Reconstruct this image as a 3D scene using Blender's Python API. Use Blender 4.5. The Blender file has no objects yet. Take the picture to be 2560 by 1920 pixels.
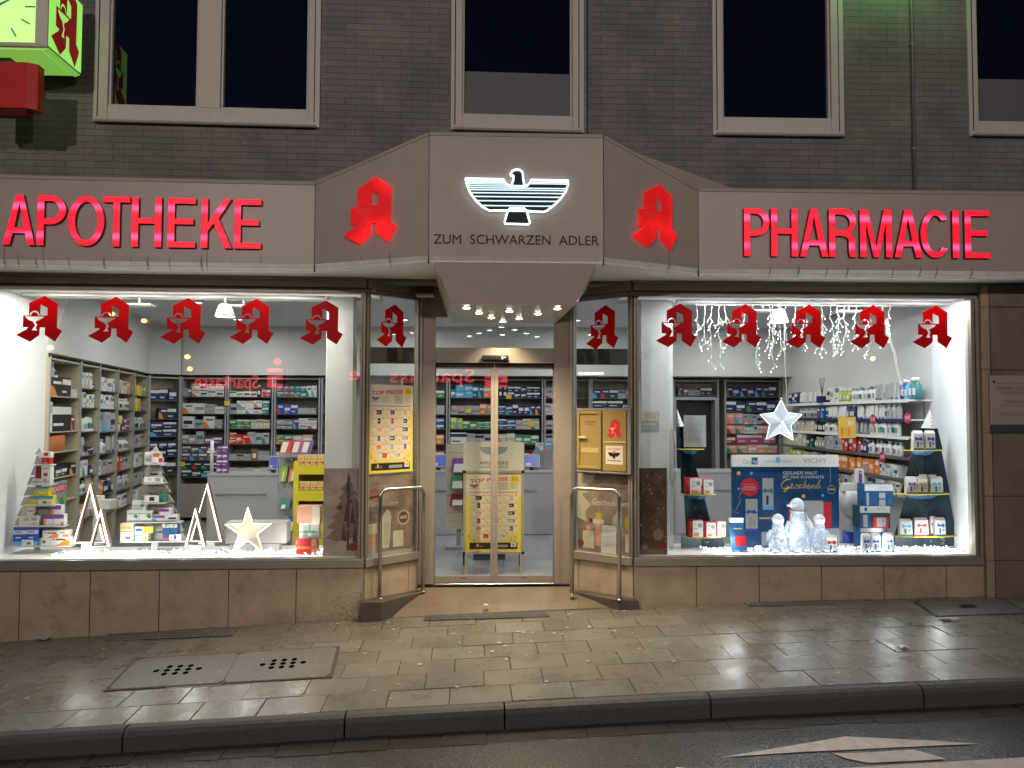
import bpy, math, random
from mathutils import Vector, Matrix
random.seed(11)
S = bpy.context.scene
COL = S.collection
PI = math.pi
# ---------------------------------------------------------------- camera
FPX = 1924.0
PITCH = math.radians(2.32)
CAMZ = 1.80
cam = bpy.data.cameras.new('camera')
cam.sensor_width = 36.0
cam.lens = FPX / 2560 * 36
cam.clip_start = 0.05
cam.clip_end = 500
camo = bpy.data.objects.new('camera', cam)
COL.objects.link(camo)
CM = Matrix.Translation((0, 0, CAMZ)) @ Matrix.Rotation(PI / 2 + PITCH, 4, 'X') @ Matrix.Rotation(0.003, 4, 'Z')
camo.matrix_world = CM
S.camera = camo
# ---------------------------------------------------------------- night sky
W = bpy.data.worlds.new('World')
S.world = W
W.use_nodes = True
wn = W.node_tree
bg = wn.nodes['Background']
sky = wn.nodes.new('ShaderNodeTexSky')
sky.sky_type = 'NISHITA'
sky.sun_disc = False
sky.sun_elevation = math.radians(-1.0)
sky.sun_rotation = math.radians(200)
wmix = wn.nodes.new('ShaderNodeMix')
wmix.data_type = 'RGBA'
wmix.blend_type = 'MULTIPLY'
wmix.inputs[0].default_value = 1.0
wmix.inputs[7].default_value = (0.35, 0.42, 1.0, 1)
wn.links.new(sky.outputs[0], wmix.inputs[6])
wn.links.new(wmix.outputs[2], bg.inputs[0])
bg.inputs[1].default_value = 0.15
# ---------------------------------------------------------------- view and render settings
S.view_settings.view_transform = 'Standard'
S.view_settings.look = 'None'
S.view_settings.exposure = 0.0
S.view_settings.gamma = 1.0
S.render.engine = 'CYCLES'
cy = S.cycles
cy.max_bounces = 7
cy.diffuse_bounces = 3
cy.glossy_bounces = 3
cy.transparent_max_bounces = 14
cy.caustics_reflective = False
cy.caustics_refractive = False
cy.sample_clamp_indirect = 4.0
cy.use_denoising = True
# ---------------------------------------------------------------- pixels of the photograph to points in the place
CR3 = CM.to_3x3()


def ray(px, py):
    return CR3 @ Vector(((px - 1280) / FPX, (960 - py) / FPX, -1.0))


def frame(x, y, ang):
    return Matrix.Translation((x, y, 0)) @ Matrix.Rotation(ang, 4, 'Z')


def hit(F, px, py, d=0.0):
    """point in frame F where the ray meets the plane local y = d"""
    Fi = F.inverted()
    o = Fi @ Vector((0, 0, CAMZ))
    v = Fi.to_3x3() @ ray(px, py)
    t = (d - o.y) / v.y
    return o + v * t


def hitx(F, px, py, x=0.0):
    Fi = F.inverted()
    o = Fi @ Vector((0, 0, CAMZ))
    v = Fi.to_3x3() @ ray(px, py)
    t = (x - o.x) / v.x
    return o + v * t


def hitz(px, py, zf, F=None):
    v = ray(px, py)
    t = 5.0
    for _ in range(40):
        z = zf(v.x * t, v.y * t) if callable(zf) else zf
        t = (z - CAMZ) / v.z
    p = Vector((0, 0, CAMZ)) + v * t
    return F.inverted() @ p if F else p


FL = frame(-1.465, 7.70, 0.064)       # facade, origin at the corner by the entrance
FR = frame(1.232, 7.82, 0.030)
FM = frame(-0.18, 8.215, 0.043)       # door plane
FC = frame(0.02, 6.86, 0.035)         # front of the canopy
G0 = frame(0, 5.50, 0.053)            # kerb line
WORLD = Matrix.Identity(4)


def gz(X, Y):
    Xc = max(-9, min(9, X))
    z = -0.165 + 0.0366 * Xc - 0.0018 * Xc * Xc
    return z - 0.02 * (7.75 + 0.045 * X - Y)


# ---------------------------------------------------------------- materials
MATS = {}


def mat(name, col=(0.5, 0.5, 0.5), rough=0.5, metal=0.0, emit=None, es=0.0, var=0.0, vs=4.0, bump=0.0, bs=60.0, spec=0.5, coat=0.0, stain=None, alpha=None, rvar=0.0):
    if name in MATS:
        return MATS[name]
    m = bpy.data.materials.new(name)
    MATS[name] = m
    m.use_nodes = True
    nt = m.node_tree
    N, L = nt.nodes, nt.links
    b = N['Principled BSDF']
    c4 = (col[0], col[1], col[2], 1)
    b.inputs['Base Color'].default_value = c4
    b.inputs['Roughness'].default_value = rough
    b.inputs['Metallic'].default_value = metal
    b.inputs['Specular IOR Level'].default_value = spec
    b.inputs['Coat Weight'].default_value = coat
    if emit:
        b.inputs['Emission Color'].default_value = (*emit, 1)
        b.inputs['Emission Strength'].default_value = es
    geo = None
    if var or bump or stain or rvar:
        geo = N.new('ShaderNodeNewGeometry')
    if var or stain:
        n = N.new('ShaderNodeTexNoise')
        n.inputs['Scale'].default_value = vs
        n.inputs['Detail'].default_value = 8
        n.inputs['Roughness'].default_value = 0.65
        L.new(geo.outputs['Position'], n.inputs['Vector'])
        mr = N.new('ShaderNodeMapRange')
        mr.inputs['From Min'].default_value = 0.3
        mr.inputs['From Max'].default_value = 0.7
        mr.inputs['To Min'].default_value = 1 - var
        mr.inputs['To Max'].default_value = 1 + var
        L.new(n.outputs['Fac'], mr.inputs['Value'])
        mx = N.new('ShaderNodeMix')
        mx.data_type = 'RGBA'
        mx.blend_type = 'MULTIPLY'
        mx.inputs[0].default_value = 1
        mx.inputs[6].default_value = c4
        L.new(mr.outputs['Result'], mx.inputs[7])
        out = mx.outputs[2]
        if stain:                      # (colour, scale, threshold, sharpness)
            sc, ss, th, w = stain
            n2 = N.new('ShaderNodeTexNoise')
            n2.inputs['Scale'].default_value = ss
            n2.inputs['Detail'].default_value = 4
            n2.inputs['Roughness'].default_value = 0.7
            L.new(geo.outputs['Position'], n2.inputs['Vector'])
            m2 = N.new('ShaderNodeMapRange')
            m2.inputs['From Min'].default_value = th
            m2.inputs['From Max'].default_value = th + w
            L.new(n2.outputs['Fac'], m2.inputs['Value'])
            mx2 = N.new('ShaderNodeMix')
            mx2.data_type = 'RGBA'
            L.new(m2.outputs['Result'], mx2.inputs[0])
            L.new(out, mx2.inputs[6])
            mx2.inputs[7].default_value = (*sc, 1)
            out = mx2.outputs[2]
        L.new(out, b.inputs['Base Color'])
        if rvar:
            mr3 = N.new('ShaderNodeMapRange')
            mr3.inputs['From Min'].default_value = 0.3
            mr3.inputs['From Max'].default_value = 0.7
            mr3.inputs['To Min'].default_value = rough - rvar
            mr3.inputs['To Max'].default_value = rough + rvar
            L.new(n.outputs['Fac'], mr3.inputs['Value'])
            L.new(mr3.outputs['Result'], b.inputs['Roughness'])
    if bump:
        n = N.new('ShaderNodeTexNoise')
        n.inputs['Scale'].default_value = bs
        n.inputs['Detail'].default_value = 2
        L.new(geo.outputs['Position'], n.inputs['Vector'])
        bp = N.new('ShaderNodeBump')
        bp.inputs['Strength'].default_value = bump
        bp.inputs['Distance'].default_value = 0.005
        L.new(n.outputs['Fac'], bp.inputs['Height'])
        L.new(bp.outputs[0], b.inputs['Normal'])
    return m


def lamp_mat(name, col, es):
    return mat(name, (0.8, 0.8, 0.8), 0.5, emit=col, es=es)


def glass_mat(name='window_glass', tint=(0.96, 0.98, 0.97), f0=0.05):
    if name in MATS:
        return MATS[name]
    m = bpy.data.materials.new(name)
    MATS[name] = m
    m.use_nodes = True
    nt = m.node_tree
    N, L = nt.nodes, nt.links
    N.remove(N['Principled BSDF'])
    tr = N.new('ShaderNodeBsdfTransparent')
    tr.inputs[0].default_value = (*tint, 1)
    gl = N.new('ShaderNodeBsdfGlossy')
    gl.inputs['Roughness'].default_value = 0.0
    gl.inputs[0].default_value = (1, 1, 1, 1)
    lw = N.new('ShaderNodeLayerWeight')
    lw.inputs[0].default_value = 0.5
    pw = N.new('ShaderNodeMath')
    pw.operation = 'POWER'
    pw.inputs[1].default_value = 5
    L.new(lw.outputs['Facing'], pw.inputs[0])
    ma = N.new('ShaderNodeMath')
    ma.operation = 'MULTIPLY_ADD'
    ma.inputs[1].default_value = 1 - f0
    ma.inputs[2].default_value = f0
    L.new(pw.outputs[0], ma.inputs[0])
    mx = N.new('ShaderNodeMixShader')
    L.new(ma.outputs[0], mx.inputs[0])
    L.new(tr.outputs[0], mx.inputs[1])
    L.new(gl.outputs[0], mx.inputs[2])
    L.new(mx.outputs[0], N['Material Output'].inputs[0])
    return m


def brick_mat(name, c1, c2, mortar, w, h, ms, rough=0.75, offset=0.5, bump=0.5, axis='XZ', bias=0.0):
    m = mat(name, c1, rough)
    nt = m.node_tree
    N, L = nt.nodes, nt.links
    b = N['Principled BSDF']
    tc = N.new('ShaderNodeTexCoord')
    sp = N.new('ShaderNodeSeparateXYZ')
    cb = N.new('ShaderNodeCombineXYZ')
    L.new(tc.outputs['Object'], sp.inputs[0])
    L.new(sp.outputs[0], cb.inputs[0])
    L.new(sp.outputs[2 if axis == 'XZ' else 1], cb.inputs[1])
    br = N.new('ShaderNodeTexBrick')
    br.offset = offset
    L.new(cb.outputs[0], br.inputs['Vector'])
    br.inputs['Color1'].default_value = (*c1, 1)
    br.inputs['Color2'].default_value = (*c2, 1)
    br.inputs['Mortar'].default_value = (*mortar, 1)
    br.inputs['Scale'].default_value = 1
    br.inputs['Brick Width'].default_value = w
    br.inputs['Row Height'].default_value = h
    br.inputs['Mortar Size'].default_value = ms
    br.inputs['Mortar Smooth'].default_value = 0.3
    br.inputs['Bias'].default_value = bias
    n = N.new('ShaderNodeTexNoise')
    n.inputs['Scale'].default_value = 2.2
    n.inputs['Detail'].default_value = 9
    L.new(tc.outputs['Object'], n.inputs['Vector'])
    mr = N.new('ShaderNodeMapRange')
    mr.inputs['From Min'].default_value = 0.3
    mr.inputs['From Max'].default_value = 0.7
    mr.inputs['To Min'].default_value = 0.78
    mr.inputs['To Max'].default_value = 1.2
    L.new(n.outputs['Fac'], mr.inputs['Value'])
    mx = N.new('ShaderNodeMix')
    mx.data_type = 'RGBA'
    mx.blend_type = 'MULTIPLY'
    mx.inputs[0].default_value = 1
    L.new(br.outputs['Color'], mx.inputs[6])
    L.new(mr.outputs['Result'], mx.inputs[7])
    L.new(mx.outputs[2], b.inputs['Base Color'])
    bp = N.new('ShaderNodeBump')
    bp.invert = True
    bp.inputs['Strength'].default_value = bump
    bp.inputs['Distance'].default_value = 0.01
    L.new(br.outputs['Fac'], bp.inputs['Height'])
    n3 = N.new('ShaderNodeTexNoise')
    n3.inputs['Scale'].default_value = 45
    L.new(tc.outputs['Object'], n3.inputs['Vector'])
    bp2 = N.new('ShaderNodeBump')
    bp2.inputs['Strength'].default_value = 0.25
    bp2.inputs['Distance'].default_value = 0.004
    L.new(n3.outputs['Fac'], bp2.inputs['Height'])
    L.new(bp.outputs[0], bp2.inputs['Normal'])
    L.new(bp2.outputs[0], b.inputs['Normal'])
    return m


# ---------------------------------------------------------------- mesh collecting
class MB:
    def __init__(s):
        s.v, s.f, s.m, s.mats, s.s = [], [], [], [], []

    def mi(s, m):
        if m not in s.mats:
            s.mats.append(m)
        return s.mats.index(m)

    def add(s, vs, fs, m, smooth=False):
        o = len(s.v)
        s.v += [tuple(v) for v in vs]
        k = s.mi(m)
        for f in fs:
            s.f.append([i + o for i in f])
            s.m.append(k)
            s.s.append(smooth)
        return s

    def box(s, x0, x1, y0, y1, z0, z1, m):
        x0, x1 = min(x0, x1), max(x0, x1)
        y0, y1 = min(y0, y1), max(y0, y1)
        z0, z1 = min(z0, z1), max(z0, z1)
        vs = [(x0, y0, z0), (x1, y0, z0), (x1, y1, z0), (x0, y1, z0), (x0, y0, z1), (x1, y0, z1), (x1, y1, z1), (x0, y1, z1)]
        return s.add(vs, [(0, 3, 2, 1), (4, 5, 6, 7), (0, 1, 5, 4), (1, 2, 6, 5), (2, 3, 7, 6), (3, 0, 4, 7)], m)

    def hexa(s, bot, top, m, smooth=False):
        """bottom and top loops of equal length"""
        n = len(bot)
        fs = [tuple(range(n))[::-1], tuple(range(n, 2 * n))]
        fs += [(i, (i + 1) % n, n + (i + 1) % n, n + i) for i in range(n)]
        return s.add(list(bot) + list(top), fs, m, smooth)

    def prism(s, loop, y0, y1, m):
        """loop of (x, z), extruded from y0 to y1"""
        a = sum(loop[i][0] * loop[(i + 1) % len(loop)][1] - loop[(i + 1) % len(loop)][0] * loop[i][1] for i in range(len(loop)))
        if a < 0:
            loop = loop[::-1]
        n = len(loop)
        vs = [(x, y0, z) for x, z in loop] + [(x, y1, z) for x, z in loop]
        fs = [tuple(range(n)), tuple(range(n, 2 * n))[::-1]] + [(i, n + i, n + (i + 1) % n, (i + 1) % n) for i in range(n)]
        return s.add(vs, fs, m)

    def tube(s, pts, r, m, n=8, closed=False, caps=True):
        pts = [Vector(p) for p in pts]
        k = len(pts)
        rings = []
        up = Vector((0, 0, 1))
        for i, p in enumerate(pts):
            a = pts[(i - 1) % k] if (i or closed) else p
            b = pts[(i + 1) % k] if (i < k - 1 or closed) else p
            d = (b - a)
            d = d.normalized() if d.length > 1e-9 else Vector((0, 0, 1))
            u = d.cross(up)
            if u.length < 0.05:
                u = d.cross(Vector((0, 1, 0)))
            if rings and u.dot(lastu) < 0:
                u = -u
            u.normalize()
            lastu = u
            w = d.cross(u)
            ri = r[i] if isinstance(r, (list, tuple)) else r
            rings.append([p + (u * math.cos(2 * PI * j / n) + w * math.sin(2 * PI * j / n)) * ri for j in range(n)])
        vs = [v for rr in rings for v in rr]
        fs = []
        for i in range(k if closed else k - 1):
            for j in range(n):
                a, b = i * n + j, i * n + (j + 1) % n
                c, d = ((i + 1) % k) * n + (j + 1) % n, ((i + 1) % k) * n + j
                fs.append((a, b, c, d))
        if not closed and caps:
            fs.append(tuple(range(n))[::-1])
            fs.append(tuple((k - 1) * n + j for j in range(n)))
        return s.add(vs, fs, m, True)

    def lathe(s, prof, c, m, n=16, axis='Z'):
        vs = []
        for r, h in prof:
            for j in range(n):
                a = 2 * PI * j / n
                if axis == 'Z':
                    vs.append((c[0] + r * math.cos(a), c[1] + r * math.sin(a), c[2] + h))
                else:
                    vs.append((c[0] + r * math.cos(a), c[1] + h, c[2] + r * math.sin(a)))
        k = len(prof)
        fs = [(i * n + j, i * n + (j + 1) % n, (i + 1) * n + (j + 1) % n, (i + 1) * n + j) for i in range(k - 1) for j in range(n)]
        fs += [tuple(range(n))[::-1], tuple((k - 1) * n + j for j in range(n))]
        return s.add(vs, fs, m, True)

    def quad(s, a, b, c, d, m):
        return s.add([a, b, c, d], [(0, 1, 2, 3)], m)

    def shape(s, loops, y, depth, m, sx=1, sz=1, ox=0, oz=0, res=None):
        """flat outline with holes in the x-z plane, front face at y, going back by depth"""
        cu = bpy.data.curves.new('tmp', 'CURVE')
        cu.dimensions = '2D'
        cu.fill_mode = 'BOTH'
        cu.extrude = 0.5
        for l in loops:
            sp = cu.splines.new('POLY')
            sp.points.add(len(l) - 1)
            for i, p in enumerate(l):
                sp.points[i].co = (p[0], p[1], 0, 1)
            sp.use_cyclic_u = True
        o = bpy.data.objects.new('tmp', cu)
        me = bpy.data.meshes.new_from_object(o)
        s.mesh(me, lambda v: (ox + v.x * sx, y + (0.5 - v.z) * depth, oz + v.y * sz), m)
        bpy.data.objects.remove(o)
        bpy.data.curves.remove(cu)
        return s

    def mesh(s, me, fn, m):
        s.add([fn(v.co) for v in me.vertices], [tuple(p.vertices) for p in me.polygons], m)
        bpy.data.meshes.remove(me)

    def text(s, body, x0, x1, z0, z1, y, depth, m, shear=0, off=0, slope=0):
        """lettering fitted into a rectangle, front face at y"""
        cu = bpy.data.curves.new('tmp', 'FONT')
        cu.body = body
        cu.extrude = 0.5
        cu.resolution_u = 3
        cu.shear = shear
        cu.offset = off
        o = bpy.data.objects.new('tmp', cu)
        me = bpy.data.meshes.new_from_object(o)
        if len(me.vertices):
            xs = [v.co.x for v in me.vertices]
            ys = [v.co.y for v in me.vertices]
            a, b, c, d = min(xs), max(xs), min(ys), max(ys)
            kx, kz = (x1 - x0) / max(b - a, 1e-6), (z1 - z0) / max(d - c, 1e-6)
            s.mesh(me, lambda v: (x0 + (v.x - a) * kx, y + (0.5 - v.z) * depth, z0 + (v.y - c) * kz + slope * (v.x - a) * kx), m)
        bpy.data.objects.remove(o)
        bpy.data.curves.remove(cu)
        return s

    def build(s, name, parent=None, F=WORLD, bevel=0, seg=1, kind=None, label=None, cat=None, group=None):
        xs, ys, zs = zip(*s.v)
        c = Vector(((min(xs) + max(xs)) / 2, (min(ys) + max(ys)) / 2, min(zs)))
        me = bpy.data.meshes.new(name)
        me.from_pydata([(v[0] - c.x, v[1] - c.y, v[2] - c.z) for v in s.v], [], s.f)
        for m in s.mats:
            me.materials.append(m)
        me.polygons.foreach_set('material_index', s.m)
        me.polygons.foreach_set('use_smooth', s.s)
        me.update()
        o = bpy.data.objects.new(name, me)
        COL.objects.link(o)
        Mw = F @ Matrix.Translation(c)
        if parent is not None:
            o.parent = parent
            o.matrix_parent_inverse = PW[parent.name].inverted()
        o.matrix_basis = Mw
        PW[o.name] = Mw
        if bevel:
            bv = o.modifiers.new('bevel', 'BEVEL')
            bv.width = bevel
            bv.segments = seg
            bv.limit_method = 'ANGLE'
            bv.angle_limit = math.radians(40)
        tag(o, label, cat, group, kind)
        return o


PW = {}


def tag(o, label=None, cat=None, group=None, kind=None):
    if label:
        o['label'] = label
    if cat:
        o['category'] = cat
    if group:
        o['group'] = group
    if kind:
        o['kind'] = kind
    return o


def thing(name, label, cat, F=WORLD, loc=(0, 0, 0), group=None):
    o = bpy.data.objects.new(name, None)
    COL.objects.link(o)
    o.empty_display_size = 0.1
    Mw = F @ Matrix.Translation(loc)
    o.matrix_basis = Mw
    PW[o.name] = Mw
    return tag(o, label, cat, group)


def light(name, kind, F, loc, energy, col, size=0.05, spread=None, parent=None, target=None, spot=None, blend=0.5, shape=None, size_y=None):
    l = bpy.data.lights.new(name, kind)
    l.energy = energy
    l.color = col
    if kind == 'AREA':
        l.size = size
        if spread:
            l.spread = spread
        if size_y:
            l.shape = 'RECTANGLE'
            l.size_y = size_y
    else:
        l.shadow_soft_size = size
    if kind == 'SPOT':
        l.spot_size = spot or math.radians(100)
        l.spot_blend = blend
    o = bpy.data.objects.new(name, l)
    COL.objects.link(o)
    p = F @ Vector(loc)
    d = (F @ Vector(target)) - p if target else Vector((0, 0, -1))
    Mw = Matrix.Translation(p) @ d.to_track_quat('-Z', 'Y').to_matrix().to_4x4()
    if parent is not None:
        o.parent = parent
        o.matrix_parent_inverse = PW[parent.name].inverted()
    o.matrix_basis = Mw
    return o


ORD = ['first', 'second', 'third', 'fourth', 'fifth', 'sixth', 'seventh', 'eighth', 'ninth', 'tenth', 'eleventh', 'twelfth', 'thirteenth', 'fourteenth', 'fifteenth', 'sixteenth', 'seventeenth', 'eighteenth', 'nineteenth', 'twentieth', 'twenty-first', 'twenty-second', 'twenty-third', 'twenty-fourth', 'twenty-fifth', 'twenty-sixth', 'twenty-seventh', 'twenty-eighth', 'twenty-ninth', 'thirtieth']
for _t in ('thirty', 'forty', 'fifty', 'sixty'):
    ORD += ['%s-%s' % (_t, _o) for _o in ORD[:9]] + [_t.replace('ty', 'tieth') + '-plus']

# common materials
M_alu = mat('bronze_anodised_frame', (0.30, 0.27, 0.225), 0.45, 0.25, var=0.08, vs=12)
M_aludark = mat('dark_frame_groove', (0.02, 0.018, 0.016), 0.5)
M_door = mat('taupe_door_frame', (0.30, 0.265, 0.225), 0.45, 0.1, var=0.04, vs=20)
M_white = mat('white_paint', (0.78, 0.79, 0.78), 0.6, var=0.03, vs=3)
M_wallw = mat('white_plaster', (0.74, 0.76, 0.78), 0.85, bump=0.15, bs=90, var=0.03, vs=2)
M_black = mat('black_plastic', (0.012, 0.012, 0.013), 0.35)
M_steel = mat('brushed_steel', (0.55, 0.54, 0.52), 0.28, 1.0)
M_glass = glass_mat()
M_stone = mat('brown_stone_cladding', (0.44, 0.355, 0.25), 0.62, var=0.16, vs=5, bump=0.35, bs=170, stain=((0.24, 0.17, 0.11), 3.1, 0.56, 0.25))
M_red = mat('red_vinyl', (0.58, 0.004, 0.010), 0.45)


def translucent(m, col, f):
    nt = m.node_tree
    tr = nt.nodes.new('ShaderNodeBsdfTranslucent')
    tr.inputs[0].default_value = (*col, 1)
    mx = nt.nodes.new('ShaderNodeMixShader')
    mx.inputs[0].default_value = f
    nt.links.new(nt.nodes['Principled BSDF'].outputs[0], mx.inputs[1])
    nt.links.new(tr.outputs[0], mx.inputs[2])
    nt.links.new(mx.outputs[0], nt.nodes['Material Output'].inputs[0])
    nt.nodes['Principled BSDF'].inputs['Specular IOR Level'].default_value = 0.15
    return m


translucent(M_red, (0.85, 0.004, 0.012), 0.32)
M_redlit = mat('red_print', (0.62, 0.02, 0.02), 0.5)
# ================================================================ ground
M_slab = [mat('paving_slab_%s' % n, c, 0.30, var=0.12, vs=3, bump=0.16, bs=160, spec=0.6, rvar=0.14, stain=((0.12, 0.105, 0.085), 1.1, 0.5, 0.3)) for n, c in
          (('grey', (0.185, 0.172, 0.148)), ('brown', (0.176, 0.159, 0.131)), ('pale', (0.198, 0.185, 0.158)), ('dark', (0.166, 0.155, 0.133)))]
M_joint = mat('paving_joint', (0.045, 0.04, 0.033), 0.8)
M_kerb = mat('granite_kerb', (0.07, 0.068, 0.066), 0.6, var=0.5, vs=90, bump=0.9, bs=120)
M_asph = mat('wet_asphalt', (0.040, 0.037, 0.035), 0.24, var=0.5, vs=110, bump=1.0, bs=100, spec=0.6, rvar=0.08)
M_gut = mat('wet_gutter_stone', (0.04, 0.034, 0.03), 0.28, var=0.3, vs=14, bump=0.4, bs=130)
M_mark = mat('road_paint', (0.62, 0.53, 0.49), 0.5, var=0.22, vs=14, bump=0.5, bs=200)

# the bedding under the slabs
mb = MB()
NX = 40
xs = [-14 + 28 * i / NX for i in range(NX + 1)]
for i in range(NX):
    for (v0, v1) in ((-0.0, 1.2), (1.2, 3.0)):
        q = []
        for u, v in ((xs[i], v0), (xs[i + 1], v0), (xs[i + 1], v1), (xs[i], v1)):
            p = G0 @ Vector((u, v, 0))
            q.append((p.x, p.y, gz(p.x, p.y) - 0.012))
        mb.add(q, [(0, 1, 2, 3)], M_joint)
mb.build('ground', kind='structure')

# slabs: rows parallel to the kerb, running bond
holes = []     # world quads that replace slabs (gratings, manholes)


def pg(px, py):
    return hitz(px, py, gz)


PLATE_QUADS = [[(260, 1722), (488, 1632.5), (594, 1630), (549, 1706)], ]
mb = MB()
ROW, LEN, GAP = 0.318, 0.445, 0.005
rr = random.Random(5)
ENT_X0, ENT_X1 = -1.30, 1.08


def in_entry(p):
    return False


for r in range(8):
    v0, v1 = r * ROW, (r + 1) * ROW
    if r == 7:
        v1 = v0 + 0.34
    off = (r % 2) * LEN * 0.5 + rr.uniform(-0.04, 0.04) + r * 0.03
    k0 = int(-12 / LEN)
    for k in range(k0, -k0):
        u0, u1 = k * LEN + off, (k + 1) * LEN + off
        dz = rr.uniform(-0.0025, 0.0025)
        tx, ty = rr.uniform(-0.004, 0.004), rr.uniform(-0.006, 0.006)
        g = GAP * rr.choice((.15, .3, .5, .7))
        loop = []
        for u, v in ((u0 + g, v0 + g), (u1 - g, v0 + g), (u1 - g, v1 - g), (u0 + g, v1 - g)):
            p = G0 @ Vector((u, v, 0))
            loop.append((p.x, p.y, gz(p.x, p.y) + dz + tx * (u - (u0 + u1) / 2) + ty * (v - (v0 + v1) / 2)))
        c = 0.004
        ctr = Vector([sum(q[i] for q in loop) / 4 for i in range(3)])
        top = [tuple(Vector(q) + (ctr - Vector(q)).normalized() * c) for q in loop]
        low = [(q[0], q[1], q[2] - 0.004) for q in loop]
        bot = [(q[0], q[1], q[2] - 0.03) for q in loop]
        mm = rr.choice(M_slab)
        fs = [(8, 9, 10, 11)] + [(i, (i + 1) % 4, 4 + (i + 1) % 4, 4 + i) for i in range(4)] + [(4 + i, 4 + (i + 1) % 4, 8 + (i + 1) % 4, 8 + i) for i in range(4)]
        mb.add(bot + low + top, fs, mm)
mb.build('pavement', kind='structure')

# kerb stones
mb = MB()
edges = [-11.0, -9.2, -7.4, -5.6, -4.1, -2.61, -1.14, -0.05 + 0.0, 1.39, 2.92, 3.88, 5.4, 7.2, 9.0, 11]
for a, b in zip(edges, edges[1:]):
    n = 6
    g = 0.006
    for i in range(n):
        pa = a + g + (b - a - 2 * g) * i / n
        pb = a + g + (b - a - 2 * g) * (i + 1) / n
        ring = []
        for u in (pa, pb):
            prof = [(-0.004, -0.25), (-0.004, -0.004), (-0.03, 0.002), (-0.075, 0.0), (-0.105, -0.014), (-0.120, -0.045), (-0.128, -0.25)]
            rg = []
            for v, h in prof:
                p = G0 @ Vector((u, v, 0))
                rg.append((p.x, p.y, gz(p.x, 5.5 + .053 * p.x) + h))
            ring.append(rg)
        k = len(prof)
        fs = [(j, k + j, k + j + 1, j + 1) for j in range(k - 1)]
        if i == 0:
            fs.append(tuple(range(k)))
        if i == n - 1:
            fs.append(tuple(range(k, 2 * k))[::-1])
        mb.add(ring[0] + ring[1], fs, M_kerb, False)
mb.build('kerb', kind='structure')


def rz(X, Y):
    Xc = max(-9, min(9, X))
    e = G0.inverted() @ Vector((X, Y, 0))
    z = gz(Xc, 5.5 + .053 * Xc) - 0.145
    d = -0.125 - e.y
    return z + 0.012 * min(d, 2.0)


# road and gutter
mb = MB()
vs_ = [-0.33, -0.9, -1.6, -2.6, -4, -7, -10.5]
for i in range(NX):
    for v0, v1 in zip(vs_, vs_[1:]):
        q = []
        for u, v in ((xs[i], v0), (xs[i], v1), (xs[i + 1], v1), (xs[i + 1], v0)):
            p = G0 @ Vector((u, v, 0))
            q.append((p.x, p.y, rz(p.x, p.y)))
        mb.add(q, [(0, 1, 2, 3)], M_asph, True)
mb.build('road', kind='structure')
mb = MB()
u = -12.0
rr = random.Random(3)
while u < 12:
    w = rr.uniform(0.24, 0.42)
    dz = rr.uniform(-0.004, 0.003)
    dv = rr.uniform(-0.025, 0.02)
    q = []
    for (a, v) in ((u + .003, -0.12), (u + .003, -0.335 + dv), (u + w - .003, -0.335 + dv + rr.uniform(-.01, .01)), (u + w - .003, -0.12)):
        p = G0 @ Vector((a, v, 0))
        q.append((p.x, p.y, rz(p.x, p.y) + 0.004 + dz))
    mb.hexa([(a[0], a[1], a[2] - .03) for a in q[::-1]], q[::-1], M_gut)
    u += w
mb.build('gutter', kind='structure')
mb = MB()
q = []
for i in range(NX):
    q = []
    for u, v in ((xs[i], -0.10), (xs[i], -0.40), (xs[i + 1], -0.40), (xs[i + 1], -0.10)):
        p = G0 @ Vector((u, v, 0))
        q.append((p.x, p.y, rz(p.x, p.y) - 0.006))
    mb.add(q, [(0, 1, 2, 3)], M_asph)
mb.build('road_edge', kind='structure')
# painted marks on the road
for nm, lab, pts in (
        ('road_marking', None, [(1801, 1893), (1900, 1877), (2112, 1841), (2280, 1849), (2450, 1859), (2250, 1868), (2000, 1880)]),
        ('road_marking', None, [(2083, 1884), (2190, 1880), (2283, 1874), (2330, 1886), (2369, 1897), (2280, 1902), (2170, 1907), (2120, 1897)]),
        ('road_marking', None, [(2104, 1920), (2560, 1893), (2900, 1880), (2900, 2100), (2300, 2100)]),
        ('road_marking', None, [(-60, 1990), (-40, 1925), (1690, 1917), (1726, 1922), (1720, 1990)][2:])):
    mb = MB()
    vs = [hitz(x, y, lambda X, Y: rz(X, Y) + 0.005) for x, y in pts]
    mb.add(vs, [tuple(range(len(vs)))[::-1]], M_mark)
    mb.build(nm, kind='structure')

# ================================================================ building shell
M_brick = brick_mat('grey_slip_brick', (0.198, 0.187, 0.173), (0.168, 0.160, 0.149), (0.105, 0.100, 0.093), 0.283, 0.0645, 0.0035, offset=0.37, bump=0.6)
BLD = thing('pharmacy_building', 'grey brick building with a lit pharmacy on its ground floor', 'building', WORLD, (0, 7.9, -0.2))
M_frame = mat('white_window_frame', (0.56, 0.53, 0.49), 0.45, var=0.04, vs=10)
M_uglass = mat('dark_window_glass', (0.002, 0.002, 0.004), 0.02, spec=0.8)
M_sillm = mat('stone_sill', (0.33, 0.29, 0.26), 0.6, var=0.1, vs=20)
M_board = mat('grey_window_screen', (0.13, 0.13, 0.14), 0.6, emit=None)

TOP = 7.2
HEAD = 3.02      # bottom of the shop front header


def zat(F, px, py, d=0.0):
    return hit(F, px, py, d).z


def xat(F, px, py, d=0.0):
    return hit(F, px, py, d).x


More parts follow.
